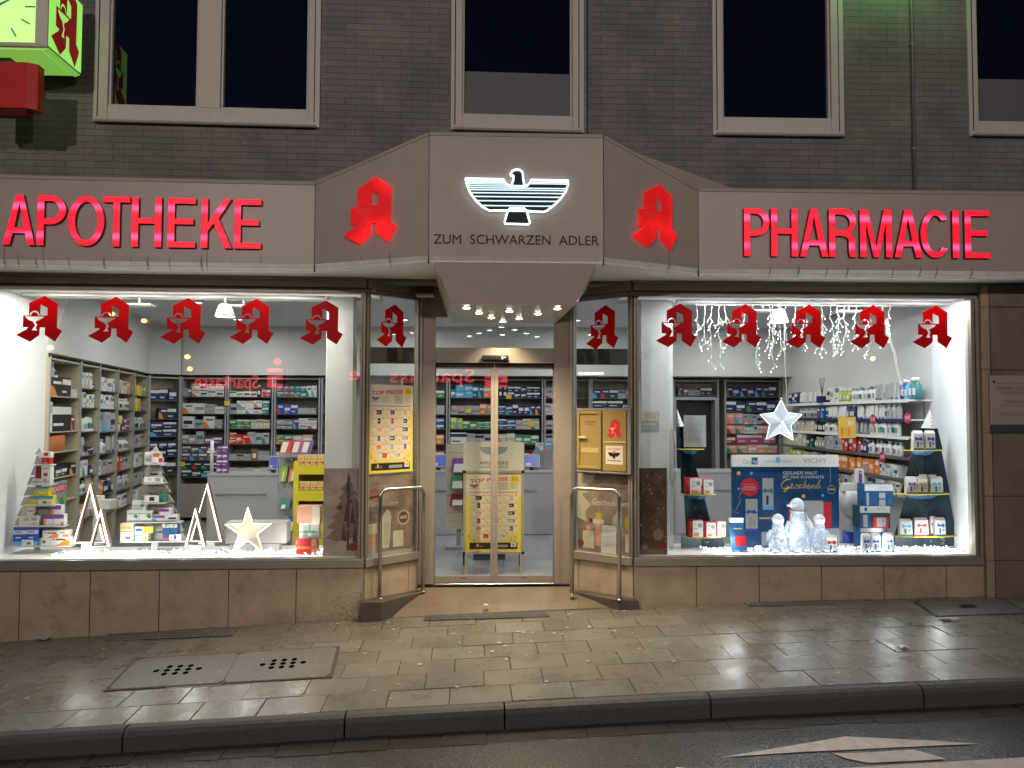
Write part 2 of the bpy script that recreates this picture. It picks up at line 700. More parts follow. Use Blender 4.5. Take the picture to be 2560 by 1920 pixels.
# upper windows: (frame, outer x px, right x px, sill-bottom z px..., panes [(x0,x1)] in px)
WIN = [
    (FL, 233, 800, 313, [(276, 498), (555, 773)], 276, None, 'wide two-pane upper window above the lettering APOTHEKE'),
    (FL, 1126, 1460, 330, [(1155, 1429)], 296, 183, 'upper window over the eagle canopy, lower part screened grey'),
    (FR, 1781, 2110, 341, [(1802, 2072)], 303, None, 'single upper window above the start of PHARMACIE'),
    (FR, 2421, 2760, 343, [(2436, 2740)], 313, 200, 'upper window beyond the thin wall pipe'),
]


def wall_pieces(mb, F, x0, x1, z0, z1, opens, y0, y1, m):
    cur = x0
    for a, b, s, t in sorted(opens):
        mb.box(cur, a, y0, y1, z0, z1, m)
        mb.box(a, b, y0, y1, z0, s, m)
        mb.box(a, b, y0, y1, t, z1, m)
        cur = b
    mb.box(cur, x1, y0, y1, z0, z1, m)


opL, opR = [], []
for F, a, b, sp, panes, pb, scr, lab in WIN:
    xa, xb = xat(F, a, sp), xat(F, b, sp)
    zs = zat(F, (a + b) / 2, sp)
    (opL if F is FL else opR).append((xa, xb, zs + 0.0, TOP - 0.5))
    w = thing('upper_window', None, None)
    w['label'] = lab
    bpy.data.objects.remove(w)
mb = MB()
wall_pieces(mb, FL, -11, 2.24, HEAD + 0.12, TOP + 2, opL, 0, 0.35, M_brick)
mb.build('brick_wall', BLD, FL)
mb = MB()
wall_pieces(mb, FR, -0.455, 10, HEAD + 0.12, TOP + 2, opR, 0, 0.35, M_brick)
mb.build('brick_wall', BLD, FR)
for F, a, b, sp, panes, pb, scr, lab in WIN:
    xa, xb = xat(F, a, sp), xat(F, b, sp)
    zs = zat(F, (a + b) / 2, sp)
    zt = TOP - 0.5
    zp = zat(F, (a + b) / 2, pb, 0.05)
    mb = MB()
    xs_ = [xat(F, p, pb, 0.05) for pr in panes for p in pr]
    y0, y1 = -0.022, 0.09
    mb.box(xa + .002, xs_[0], y0, y1, zs, zt, M_frame)
    mb.box(xs_[-1], xb - .002, y0, y1, zs, zt, M_frame)
    mb.box(xs_[0], xs_[-1], y0 + .004, y1, zs, zp, M_frame)
    for i in range(1, len(xs_) - 1, 2):
        mb.box(xs_[i], xs_[i + 1], y0 + .002, y1, zp, zt, M_frame)
    # sash steps
    for i in range(0, len(xs_), 2):
        p0, p1 = xs_[i], xs_[i + 1]
        t = 0.022
        mb.box(p0, p0 + t, 0.008, .085, zp, zt, M_frame)
        mb.box(p1 - t, p1, 0.008, .085, zp, zt, M_frame)
        mb.box(p0 + t, p1 - t, 0.008, .085, zp, zp + t, M_frame)
    # roller shutter rails with a dark groove
    mb.box(xa + .038, xa + .052, y0 - .002, y0 + .01, zs + .05, zt, M_aludark)
    mb.box(xb - .062, xb - .05, y0 - .002, y0 + .01, zs + .05, zt, M_aludark)
    fr = mb.build('window_frame', BLD, F, bevel=0.003)
    mb = MB()
    mb.box(xa + .03, xb - .03, -0.065, -0.023, zs - 0.012, zs + 0.012, M_sillm)
    mb.build('sill', fr, F, bevel=0.004)
    for i in range(0, len(xs_), 2):
        mb = MB()
        mb.box(xs_[i] + .01, xs_[i + 1] - .01, 0.05, 0.062, zp + .01, zt, M_uglass)
        mb.build('pane', fr, F)
    if scr:
        zc = zat(F, (a + b) / 2, scr, 0.05)
        mb = MB()
        mb.box(xs_[0] + .022, xs_[-1] - .022, 0.042, 0.0495, zp + .022, zc, M_board)
        mb.build('screen', fr, F, bevel=0.02 if scr == 200 else 0)
# parapet courses above, floor slab, back of the upper floor
mb = MB()
mb.box(-11, 11, 8.12, 8.2, 3.3, TOP + 2, M_black)
mb.build('upper_floor_wall', BLD)

# ---------------- plinth of stone panels
SILLZ = zat(FL, 500, 1401)
SILLB = SILLZ - 0.082


def plinth(F, xs, ground_x=None):
    for a, b in zip(xs, xs[1:]):
        g = 0.004
        pa, pb = F @ Vector((a, 0, 0)), F @ Vector((b, 0, 0))
        za, zb = gz(pa.x, pa.y) - .03, gz(pb.x, pb.y) - .03
        mb = MB()
        mb.prism([(a + g, za), (b - g, zb), (b - g, SILLB - .004), (a + g, SILLB - .004)], 0.0, 0.05, M_stone)
        mb.build('stone_panel', BLD, F, bevel=0.002)
    mb = MB()
    mb.box(xs[0], xs[-1], 0.03, 0.2, -0.7, SILLB, M_joint)
    mb.build('plinth_core', BLD, F)


lx = [-8.5, -7.9, -7.3, -6.7, -6.1, -5.5] + [xat(FL, p, 1480) for p in (49, 225, 398, 571, 740)] + [0.0]
lx[5] = lx[6] - 0.63
lx[4] = lx[5] - 0.63
lx[3] = lx[4] - .63
lx = lx[3:]
plinth(FL, lx)
rx = [0.0] + [xat(FR, p, 1440) for p in (1741, 1898, 2054, 2210, 2366, 2466)]
plinth(FR, rx)

# ---------------- sill band, header and mullions of the shop front
PXL = xat(FL, 2440, 1000)  # unused


def shopfront(F, x0, x1, sidepost=None):
    mb = MB()
    mb.box(x0, x1, -0.035, 0.10, SILLB, SILLZ, M_alu)
    mb.box(x0, x1, -0.02, -0.0, SILLZ, SILLZ + 0.012, M_alu)
    mb.build('sill_band', BLD, F, bevel=0.004)
    mb = MB()
    mb.box(x0, x1, -0.03, 0.10, HEAD + 0.055, HEAD + 0.125, M_alu)
    mb.box(x0, x1, 0.0, 0.10, HEAD + .0, HEAD + 0.052, M_alu)
    mb.box(x0, x1, -0.012, 0.0, HEAD + .046, HEAD + 0.0545, M_aludark)
    mb.box(x0, x1, -0.05, 0.12, HEAD + .126, HEAD + 0.15, M_alu)
    mb.build('header', BLD, F, bevel=0.002)


WLx0 = -6.2
shopfront(FL, WLx0, -0.0)
WRx1 = xat(FR, 2448, 1000)
GRx1 = xat(FR, 2428, 1000)
shopfront(FR, 0.0, WRx1)
# glass panes
mb = MB()
mb.box(WLx0, -0.055, 0.03, 0.038, SILLZ + .004, HEAD - .002, M_glass)
mb.build('display_pane', BLD, FL)
mb = MB()
mb.box(0.055, GRx1, 0.03, 0.038, SILLZ + .004, HEAD - .002, M_glass)
mb.build('display_pane', BLD, FR)


def post(F, x0, x1, y0, y1, z0, z1, name='mullion'):
    mb = MB()
    mb.box(x0, x1, y0, y1, z0, z1, M_alu)
    mb.box(x0 + (x1 - x0) * .4, x0 + (x1 - x0) * .55, y0 - .003, y0, z0, z1, M_aludark)
    return mb.build(name, BLD, F, bevel=0.003)


post(FL, -0.055, -0.006, -0.02, 0.07, SILLZ + .012, HEAD - .001)
post(FR, 0.006, 0.055, -0.02, 0.07, SILLZ + .012, HEAD - .001)
post(FR, GRx1, WRx1, -0.02, 0.09, SILLZ + .012, HEAD - .001)

# ---------------- side panes of the entrance
PL0 = FL @ Vector((0, 0, 0))
PR0 = FR @ Vector((0, 0, 0))
DL = FM @ Vector((xat(FM, 1050, 1100), 0, 0))
DR = FM @ Vector((xat(FM, 1428, 1100), 0, 0))


def frame_between(a, b):
    """local x from a to b"""
    ang = math.atan2(b.y - a.y, b.x - a.x)
    return Matrix.Translation((a.x, a.y, 0)) @ Matrix.Rotation(ang, 4, 'Z'), math.hypot(b.x - a.x, b.y - a.y)


FSL, WSL = frame_between(PL0, DL)
FSR, WSR = frame_between(DR, PR0)
for F, w, nm in ((FSL, WSL, 'l'), (FSR, WSR, 'r')):
    mb = MB()
    mb.box(0.004, w - .004, -0.035, 0.06, SILLB, SILLZ, M_alu)
    mb.build('sill_band', BLD, F, bevel=0.003)
    mb = MB()
    mb.box(0.004, w - .004, -0.03, 0.06, HEAD + 0.055, HEAD + 0.125, M_alu)
    mb.box(0.004, w - .004, 0.0, 0.06, HEAD + .0, HEAD + 0.052, M_alu)
    mb.box(0.004, w - .004, -0.012, 0.0, HEAD + .046, HEAD + 0.0545, M_aludark)
    mb.box(0.004, w - .004, -0.05, 0.07, HEAD + .126, HEAD + 0.15, M_alu)
    mb.build('header', BLD, F, bevel=0.002)
    mb = MB()
    mb.box(0.04, w - 0.05, 0.02, 0.028, SILLZ + .002, HEAD - .002, M_glass)
    mb.build('side_pane', BLD, F)
    post(F, 0.004, 0.04, -0.02, 0.045, SILLZ + .001, HEAD - .001)
    post(F, w - 0.05, w - .004, -0.02, 0.045, SILLZ + .001, HEAD - .001)
    # stone below
    za = -0.05
    cuts = [0.01, w * .32, w - .13, w - .01] if F is FSL else [0.01, .12, w - .17, w - .01]
    cuts = [0.01, w * .22, w * .80, w - .01] if F is FSL else [0.01, .09, w - .20, w - .01]
    for a, b in zip(cuts, cuts[1:]):
        mb = MB()
        mb.box(a + .002, b - .002, 0.0, 0.04, -0.06, SILLB - .004, M_stone)
        mb.build('stone_panel', BLD, F, bevel=0.002)
    mb = MB()
    mb.box(0.01, w - .01, 0.02, 0.06, -0.25, SILLB, M_joint)
    mb.build('plinth_core', BLD, F)

# ---------------- door frame and automatic sliding doors
dx = lambda p, y=1100, d=0.0: xat(FM, p, y, d)
dz = lambda p, x=1240, d=0.0: zat(FM, x, p, d)
XL, XR = dx(1050), dx(1428)
IL, IR = dx(1087), dx(1385)
THR = dz(1459)
zTransB, zTransT = dz(870), dz(792)
zDoorT = dz(908)
TZ = HEAD + 0.12
zLintT = 3.0
mb = MB()
mb.box(XL, IL, -0.02, 0.08, THR, TZ, M_door)
mb.box(IR, XR, -0.02, 0.08, THR, TZ, M_door)
mb.box(IL, IR, -0.018, 0.08, zDoorT, zTransB, M_door)
mb.box(IL, IR, -0.018, 0.08, dz(793), TZ, M_door)
# outer bronze jambs
mb.box(XL - .004, XL + .022, -0.045, -0.0205, THR, TZ - .002, M_alu)
mb.box(XR - .022, XR + .004, -0.045, -0.0205, THR, TZ - .002, M_alu)
mb.box(IL, IR, -0.01, 0.08, THR - .012, THR + .003, M_steel)
dfr = mb.build('door_frame', BLD, FM, bevel=0.003)
mb = MB()
mb.box(IL, IR, 0.02, 0.028, zTransB, dz(793), M_glass)
mb.build('transom_pane', BLD, FM)
# lintel box above the transom, its shade put into the black colour
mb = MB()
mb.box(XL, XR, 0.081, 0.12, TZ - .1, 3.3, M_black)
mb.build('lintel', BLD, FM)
zB = dz(1441)
XMc = dx(1236)
for a, b in ((IL + .002, XMc - .002), (XMc + .002, IR - .002)):
    mb = MB()
    t = 0.024
    left = a < XMc - .2 and b < XMc + .01
    mb.box(a, b, 0.03, 0.065, THR + .006, zB, M_door)
    mb.box(a, b, 0.03, 0.065, zDoorT - .055, zDoorT - .002, M_aludark)
    mb.box(a, b, 0.028, 0.0655, zDoorT - .06, zDoorT - .045, M_alu)
    wa, wb = (0.006, 0.036) if left else (0.036, 0.006)
    mb.box(a, a + wa, 0.029, 0.066, zB, zDoorT - .06, M_door)
    mb.box(b - wb, b, 0.029, 0.066, zB, zDoorT - .06, M_door)
    xm = (a + b) / 2
    mb.box(xm - .03, xm + .02, 0.0285, 0.03, THR + .05, THR + .058, M_aludark)
    dr = mb.build('sliding_door', BLD, FM, bevel=0.002)
    mb = MB()
    mb.box(a + wa, b - wb, 0.044, 0.050, zB, zDoorT - .06, M_glass)
    mb.build('pane', dr, FM)
# motion sensor
sx0, sx1 = dx(1204, d=-.03), dx(1271, d=-.03)
sn = thing('motion_sensor', 'black door sensor bar mounted above the sliding doors', 'sensor', FM, ((sx0 + sx1) / 2, -.05, dz(903)))
mb = MB()
mb.box(sx0, sx1, -0.07, -0.021, dz(902), dz(889), M_black)
mb.build('housing', sn, FM, bevel=0.012, seg=3)
mb = MB()
lx0 = sx0 + (sx1 - sx0) * .73
mw = mat('white_print', (0.75, 0.75, 0.75), .5)
mb.box(lx0, lx0 + .016, -0.0715, -0.0702, dz(899), dz(892.5), mw)
mb.box(lx0 + .019, lx0 + .052, -0.0715, -0.0702, dz(895.5), dz(893.5), mw)
mb.build('logo', sn, FM)

# ---------------- stone pier at the far side with its narrow reveal
PX0, PX1 = xat(FR, 2450, 1000), xat(FR, 2470, 1000)
M_stone2 = mat('brown_stone_pier', (0.20, 0.150, 0.11), 0.62, var=0.16, vs=5, bump=0.35, bs=170, stain=((0.12, 0.09, 0.06), 2.3, 0.56, 0.25))
M_stone3 = mat('pale_stone_reveal', (0.36, 0.28, 0.20), 0.62, var=0.12, vs=9, bump=0.3, bs=170)
jy = [705, 768, 925, 1082, 1240, 1400, 1485]
zz = [zat(FR, 2475, p, -.04) for p in jy]
zz[-1] = -0.25
zz[0] = 3.16
for a, b in zip(zz, zz[1:]):
    mb = MB()
    mb.box(PX1 + .003, PX1 + 1.2, -0.06, 0.02, b + .003, a - .003, M_stone2)
    mb.build('stone_panel', BLD, FR, bevel=0.002)
    mb = MB()
    mb.box(PX0 + .001, PX1 - .001, -0.05, 0.04, b + .002, a - .002, M_stone3)
    mb.build('stone_reveal', BLD, FR, bevel=0.002)
mb = MB()
mb.box(PX0, PX1 + 4, 0.0, 0.3, -0.4, 3.15, M_joint)
mb.build('pier_core', BLD, FR)
mb = MB()
for k in range(3):
    for a, b in zip(zz, zz[1:]):
        mb.box(PX1 + 1.206 + k * 1.2, PX1 + 2.4 + k * 1.2, -0.06, 0.02, b + .003, a - .003, M_stone2)
mb.build('stone_cladding', BLD, FR)

# ---------------- soffit between shop front and fascia
M_soff = mat('white_soffit_panel', (0.84, 0.82, 0.76), 0.4, var=0.03, vs=5)
SOFZ = 3.172


def wpt(F, x, y, z=0):
    return F @ Vector((x, y, z))


fA = wpt(FL, -8, -0.40)
fB = wpt(FL, xat(FL, 787, 560, -0.42), -0.40)
fC = wpt(FC, xat(FC, 1072, 500), 0.02)
fD = wpt(FC, xat(FC, 1509, 500), 0.02)
fE = wpt(FR, xat(FR, 1746, 560, -0.42), -0.40)
fF = wpt(FR, 7, -0.40)
mb = MB()
bk = [wpt(FL, -8, 0.3), wpt(FL, 0, 0.3), wpt(FM, XL - .15, 0.05), wpt(FM, XR + .15, .05), wpt(FR, 0, .3), wpt(FR, 7, .3)]
fr_ = [fA, fB, fC, fD, fE, fF]
loop = fr_ + bk[::-1]
mb.hexa([(p.x, p.y, SOFZ) for p in loop], [(p.x, p.y, SOFZ + .03) for p in loop], M_soff)
mb.build('soffit', BLD)
# ================================================================ fascia
M_fas = mat('beige_enamel_fascia', (0.43, 0.375, 0.335), 0.42, var=0.05, vs=3)
M_faslip = mat('weathered_metal_lip', (0.66, 0.65, 0.60), 0.5, 0.0, var=0.12, vs=8)
M_drip = mat('dirt_streak', (0.30, 0.26, 0.235), 0.7)
D = -0.42
ZT = zat(FL, 400, 447, D)
ZB = zat(FL, 300, 672, D)
LIP = 0.072
ZTC = zat(FC, 1290, 334)
pA, pB = wpt(FL, -8, D), wpt(FL, xat(FL, 787, 560, D), D)
pC, pD_ = wpt(FC, xat(FC, 1072, 500), 0), wpt(FC, xat(FC, 1509, 500), 0)
pE, pF = wpt(FR, xat(FR, 1746, 560, D), D), wpt(FR, 7, D)


PAN = {}


def fascia(name, label, a, b, za, zb):
    F, w = frame_between(a, b)
    t = thing(name, label, 'shop sign', F, (w / 2, 0, ZB))
    g = 0.004
    mb = MB()
    mb.hexa([(g, 0, ZB + LIP), (w - g, 0, ZB + LIP), (w - g, .03, ZB + LIP), (g, .03, ZB + LIP)],
            [(g, 0, za - .03), (w - g, 0, zb - .03), (w - g, .03, zb - .03), (g, .03, za - .03)], M_fas)
    PAN[t.name] = (mb, F)
    mb = MB()
    mb.hexa([(g, -.010, za - .030), (w - g, -.010, zb - .030), (w - g, .05, zb - .030), (g, .05, za - .030)],
            [(g, 0.004, za + .008), (w - g, 0.004, zb + .008), (w - g, .05, zb + .008), (g, .05, za + .008)], M_fas)
    mb.build('top_edge', t, F, bevel=.003)
    mb = MB()
    mb.hexa([(g, .035, ZB), (w - g, .035, ZB), (w - g, .06, ZB), (g, .06, ZB)],
            [(g, -.002, ZB + LIP - .001), (w - g, -.002, ZB + LIP - .001), (w - g, .06, ZB + LIP - .001), (g, .06, ZB + LIP - .001)], M_faslip)
    mb.build('bottom_lip', t, F)
    # seam strip at the end
    return t, F, w


def streaks(t, F, xs_, z1_, rr):
    mb = PAN[t.name][0]
    for x in xs_:
        w = rr.uniform(.004, .012)
        z0 = ZB + LIP + .002
        z1 = z0 + (z1_ - z0) * rr.choice((1, .5, .3, .35))
        mb.quad((x - w, -.0012, z0), (x + w, -.0012, z0), (x + w * .5, -.0012, z1), (x - w * .5, -.0012, z1), M_drip)
        if rr.random() < .8:
            mb.quad((x - w, .0345 - .0015, ZB + .002), (x + w * .7, .0345 - .0015, ZB + .002), (x + w, -.0035, ZB + LIP - .003), (x - w, -.0035, ZB + LIP - .003), M_drip)


# ---- letter outlines in a w x h box with stroke t
def arc(cx, cz, rx, rz_, a0, a1, n=14):
    return [(cx + rx * math.cos(math.radians(a0 + (a1 - a0) * i / n)), cz + rz_ * math.sin(math.radians(a0 + (a1 - a0) * i / n))) for i in range(n + 1)]


def glyph(c, w, h, t):
    q = t * .88
    if c == 'I':
        return [[(0, 0), (w, 0), (w, h), (0, h)]]
    if c == 'H':
        m = h * .47
        return [[(0, 0), (t, 0), (t, m), (w - t, m), (w - t, 0), (w, 0), (w, h), (w - t, h), (w - t, m + q), (t, m + q), (t, h), (0, h)]]
    if c == 'E':
        m = h * .47
        return [[(0, 0), (w, 0), (w, q), (t, q), (t, m), (w * .92, m), (w * .92, m + q), (t, m + q), (t, h - q), (w, h - q), (w, h), (0, h)]]
    if c == 'T':
        return [[(w / 2 - t / 2, 0), (w / 2 + t / 2, 0), (w / 2 + t / 2, h - q), (w, h - q), (w, h), (0, h), (0, h - q), (w / 2 - t / 2, h - q)]]
    if c == 'K':
        return [[(0, 0), (t, 0), (t, h * .34), (w * .40, h * .50), (w - t * 1.15, 0), (w, 0), (w * .56, h * .60), (w * .97, h), (w * .97 - t * 1.15, h), (t, h * .50), (t, h), (0, h)]]
    if c == 'A':
        k = (w / 2 - .55 * t) / h
        a = 1.03 * t
        e = h * .235
        return [[(0, 0), (a, 0), (a + k * e, e), (w - a - k * e, e), (w - a, 0), (w, 0), (w / 2 + .55 * t, h), (w / 2 - .55 * t, h)],
                [(a + k * (e + q), e + q), (w / 2, h * .86), (w - a - k * (e + q), e + q)]]
    if c == 'M':
        return [[(0, 0), (t, 0), (t, h * .72), (w / 2 - .42 * t, 0), (w / 2 + .42 * t, 0), (w - t, h * .72), (w - t, 0), (w, 0), (w, h), (w - 1.3 * t, h), (w / 2, h * .20), (1.3 * t, h), (0, h)]]
    if c == 'P':
        m = h * .42
        r = w * .55
        return [[(0, 0), (t, 0), (t, m)] + arc(w - r, (m + h) / 2, r, (h - m) / 2, -90, 90) + [(0, h)],
                [(t, m + q), (t, h - q)] + arc(w - r, (m + h) / 2, r - t, (h - m) / 2 - q, 90, -90)]
    if c == 'R':
        m = h * .44
        r = w * .52
        return [[(0, 0), (t, 0), (t, m), (w * .45, m)] + arc(w * .45, m - .1 * h, w * .5 - t, .1 * h, 85, 5, 5) + [(w * .95 - t, h * .1), (w - t, 0), (w, 0), (w * .95, h * .12), (w * .95, h * .36), (w * .80, h * .47)] + arc(w - r, (m + h) / 2 + .01, r, (h - m) / 2, -50, 90) + [(0, h)],
                [(t, m + q), (t, h - q)] + arc(w - r, (m + h) / 2, r - t, (h - m) / 2 - q, 90, -90)]
    if c == 'O':
        return [arc(w / 2, h / 2, w / 2, h / 2, 0, 352, 36), arc(w / 2, h / 2, w / 2 - t, h / 2 - q, 0, 352, 36)]
    if c == 'C':
        return [arc(w * .52, h / 2, w * .52, h / 2, 38, 322, 34) + arc(w * .52, h / 2, w * .52 - t, h / 2 - q, 313, 47, 30)]


def neon_mat():
    m = lamp_mat('red_lit_acrylic', (1, .02, .05), 1.0)
    N, L = m.node_tree.nodes, m.node_tree.links
    b = N['Principled BSDF']
    b.inputs['Base Color'].default_value = (.5, .01, .02, 1)
    geo = N.new('ShaderNodeNewGeometry')
    sp = N.new('ShaderNodeSeparateXYZ')
    L.new(geo.outputs['Position'], sp.inputs[0])
    # pink glow of two unmodelled tubes, painted into the emission as bands
    outs = []
    for zt in (GLOWZ1, GLOWZ2):
        s1 = N.new('ShaderNodeMath')
        s1.operation = 'SUBTRACT'
        L.new(sp.outputs[2], s1.inputs[0])
        s1.inputs[1].default_value = zt
        s2 = N.new('ShaderNodeMath')
        s2.operation = 'ABSOLUTE'
        L.new(s1.outputs[0], s2.inputs[0])
        mr = N.new('ShaderNodeMapRange')
        mr.interpolation_type = 'SMOOTHSTEP'
        L.new(s2.outputs[0], mr.inputs['Value'])
        mr.inputs['From Min'].default_value = 0.055
        mr.inputs['From Max'].default_value = 0.0
        outs.append(mr)
    ad = N.new('ShaderNodeMath')
    ad.operation = 'ADD'
    L.new(outs[0].outputs[0], ad.inputs[0])
    L.new(outs[1].outputs[0], ad.inputs[1])
    # noise breaks the painted glow bands along the sign
    n = N.new('ShaderNodeTexNoise')
    n.inputs['Scale'].default_value = 1.6
    L.new(geo.outputs['Position'], n.inputs['Vector'])
    mr2 = N.new('ShaderNodeMapRange')
    mr2.inputs['From Min'].default_value = .38
    mr2.inputs['From Max'].default_value = .52
    L.new(n.outputs['Fac'], mr2.inputs['Value'])
    mu = N.new('ShaderNodeMath')
    mu.operation = 'MULTIPLY'
    L.new(ad.outputs[0], mu.inputs[0])
    L.new(mr2.outputs[0], mu.inputs[1])
    mx = N.new('ShaderNodeMix')
    mx.data_type = 'RGBA'
    L.new(mu.outputs[0], mx.inputs[0])
    mx.inputs[6].default_value = (.92, .006, .030, 1)
    mx.inputs[7].default_value = (1.5, .14, .42, 1)
    L.new(mx.outputs[2], b.inputs['Emission Color'])
    return m


LZ1, LZ0 = zat(FL, 330, 493, D - .03), zat(FL, 330, 617, D - .03)
GLOWZ1, GLOWZ2 = LZ0 + (LZ1 - LZ0) * .78, LZ0 + (LZ1 - LZ0) * .2
M_neon = neon_mat()
M_edge = mat('dark_red_letter_edge', (.10, .005, .008), .4)


def sign_letters(t, F, Fw, spans, word, lz0, lz1, conv, tp):
    for c, (a, b) in zip(word, spans):
        xa, xb = conv(a), conv(b)
        mb = MB()
        gl = glyph(c, xb - xa, lz1 - lz0, tp)
        mb.shape(gl, -.035, .0345, M_edge, ox=xa, oz=lz0)
        cx, cz = (xb - xa) / 2, (lz1 - lz0) / 2
        mb.shape([[(x, z) for x, z in l] for l in gl], -.040, .0045, M_neon, ox=xa, oz=lz0)
        mb.build('letter', t, Fw)


rr = random.Random(2)
t1, F1, w1 = fascia('fascia_sign', 'beige fascia with red glowing letters APOTHEKE over the window of white shelf trees', pA, pB, ZT, ZT)
cv = lambda p: (F1.inverted() @ (FL @ hit(FL, p, 560, D - .035))).x
sp1 = [(18, 208), (220, 390), (400, 620), (603, 772), (780, 957), (995, 1158), (1192, 1375), (1388, 1547)]
sp1 = [(a / 2.37, b / 2.37) for a, b in sp1]
sp1[2] = (sp1[2][0] + 2, sp1[2][1] - 1)
sp1[3] = (sp1[3][0] + 3, sp1[3][1] - 1)
sign_letters(t1, FL, F1, sp1, 'APOTHEKE', LZ0, LZ1, cv, .060)
streaks(t1, F1, [cv(p / 2.37) for p in (18, 100, 205, 250, 400, 610, 770, 870, 1000, 1190, 1222, 1370, 1545)], LZ0 + .0, rr)
t2, F2, w2 = fascia('fascia_sign', 'beige slanting fascia panel with red pharmacy A, beside the lettering APOTHEKE', pB, pC, ZT, ZTC)
t3, F3, w3 = fascia('fascia_sign', 'tall middle fascia with white neon eagle and lettering ZUM SCHWARZEN ADLER', pC, pD_, ZTC, ZTC)
t4, F4, w4 = fascia('fascia_sign', 'beige slanting fascia panel with red pharmacy A, beside the lettering PHARMACIE', pD_, pE, ZTC, zat(FR, 2000, 474, D))
ZTR = zat(FR, 2000, 474, D)
t5, F5, w5 = fascia('fascia_sign', 'beige fascia with red glowing letters PHARMACIE over the window with penguins', pE, pF, ZTR, ZTR)
sp5 = [(380, 530), (540, 697), (710, 877), (883, 1043), (1067, 1255), (1270, 1433), (1425, 1595), (1615, 1652), (1687, 1835)]
sp5 = [(a / 2.37 + 1700, b / 2.37 + 1700) for a, b in sp5]
cv5 = lambda p: (F5.inverted() @ (FR @ hit(FR, p, 580, D - .035))).x
RZ1, RZ0 = zat(FR, 2160, 524, D - .03), zat(FR, 2160, 643, D - .03)
GLOWZ1, GLOWZ2 = RZ0 + (RZ1 - RZ0) * .8, RZ0 + (RZ1 - RZ0) * .22
sign_letters(t5, FR, F5, sp5, 'PHARMACIE', RZ0, RZ1, cv5, .059)
streaks(t5, F5, [cv5(1700 + p / 2.37) for p in (540, 710, 877, 1000, 1160, 1270, 1433, 1530, 1590, 1740)], RZ0, rr)
# roof over the fascia
mb = MB()
rf = [(pB, ZT), (pC, ZTC - .02), (pD_, ZTC - .02), (pE, ZTR)]
bkp = [(wpt(FR, 1.5, .02), ZTR), (wpt(FL, -1.0, .02), ZT)]
vs = [(p.x, p.y + .05, z - .01) for p, z in rf + bkp]
mb.add(vs, [(0, 1, 5), (1, 2, 4, 5), (2, 3, 4)], M_fas)
vv = [(pA, ZT), (pB, ZT), (wpt(FL, -1.0, .02), ZT), (wpt(FL, -8, .02), ZT)]
mb.add([(p.x, p.y + (.05 if i < 2 else 0), z - .01) for i, (p, z) in enumerate(vv)], [(0, 1, 2, 3)], M_fas)
vv = [(pE, ZTR), (pF, ZTR), (wpt(FR, 7, .02), ZTR), (wpt(FR, 1.5, .02), ZTR)]
mb.add([(p.x, p.y + (.05 if i < 2 else 0), z - .01) for i, (p, z) in enumerate(vv)], [(0, 1, 2, 3)], M_fas)
mb.build('canopy_roof', BLD)
for (p0, z) in ((pB, ZT), (pC, ZTC), (pD_, ZTC), (pE, ZTR)):
    mb = MB()
    mb.box(p0.x - .005, p0.x + .005, p0.y + .002, p0.y + .03, ZB, z, M_aludark)
    mb.build('fascia_joint', BLD)

# ---- the pharmacy A
A_OUT = [(460, 245), (595, 325), (592, 575), (648, 608), (577, 722), (470, 652), (468, 575), (415, 575), (412, 655), (318, 724), (168, 655), (283, 590), (292, 575), (238, 573), (238, 452), (298, 452), (298, 322)]
A_HOLE = [(418, 335), (490, 372), (490, 450), (415, 450)]
A_BOWL = [(258, 462), (460, 462), (440, 478), (405, 499), (375, 512), (372, 525), (386, 547), (380, 565), (372, 580), (388, 605), (330, 605), (345, 590), (352, 572), (364, 555), (352, 535), (340, 513), (300, 500), (275, 480)]
A_RING = [(357 + 52 * math.cos(math.radians(a)), 452 - 50 * math.sin(math.radians(a))) for a in range(0, 181, 15)] + [(357 + 37 * math.cos(math.radians(a)), 452 - 35 * math.sin(math.radians(a))) for a in range(180, -1, -15)]


def aloops(x0, x1, z0, z1, which):
    f = lambda p: (x0 + (p[0] - 168) / 480 * (x1 - x0), z1 - (p[1] - 245) / 479 * (z1 - z0))
    return [[f(p) for p in l] for l in which]


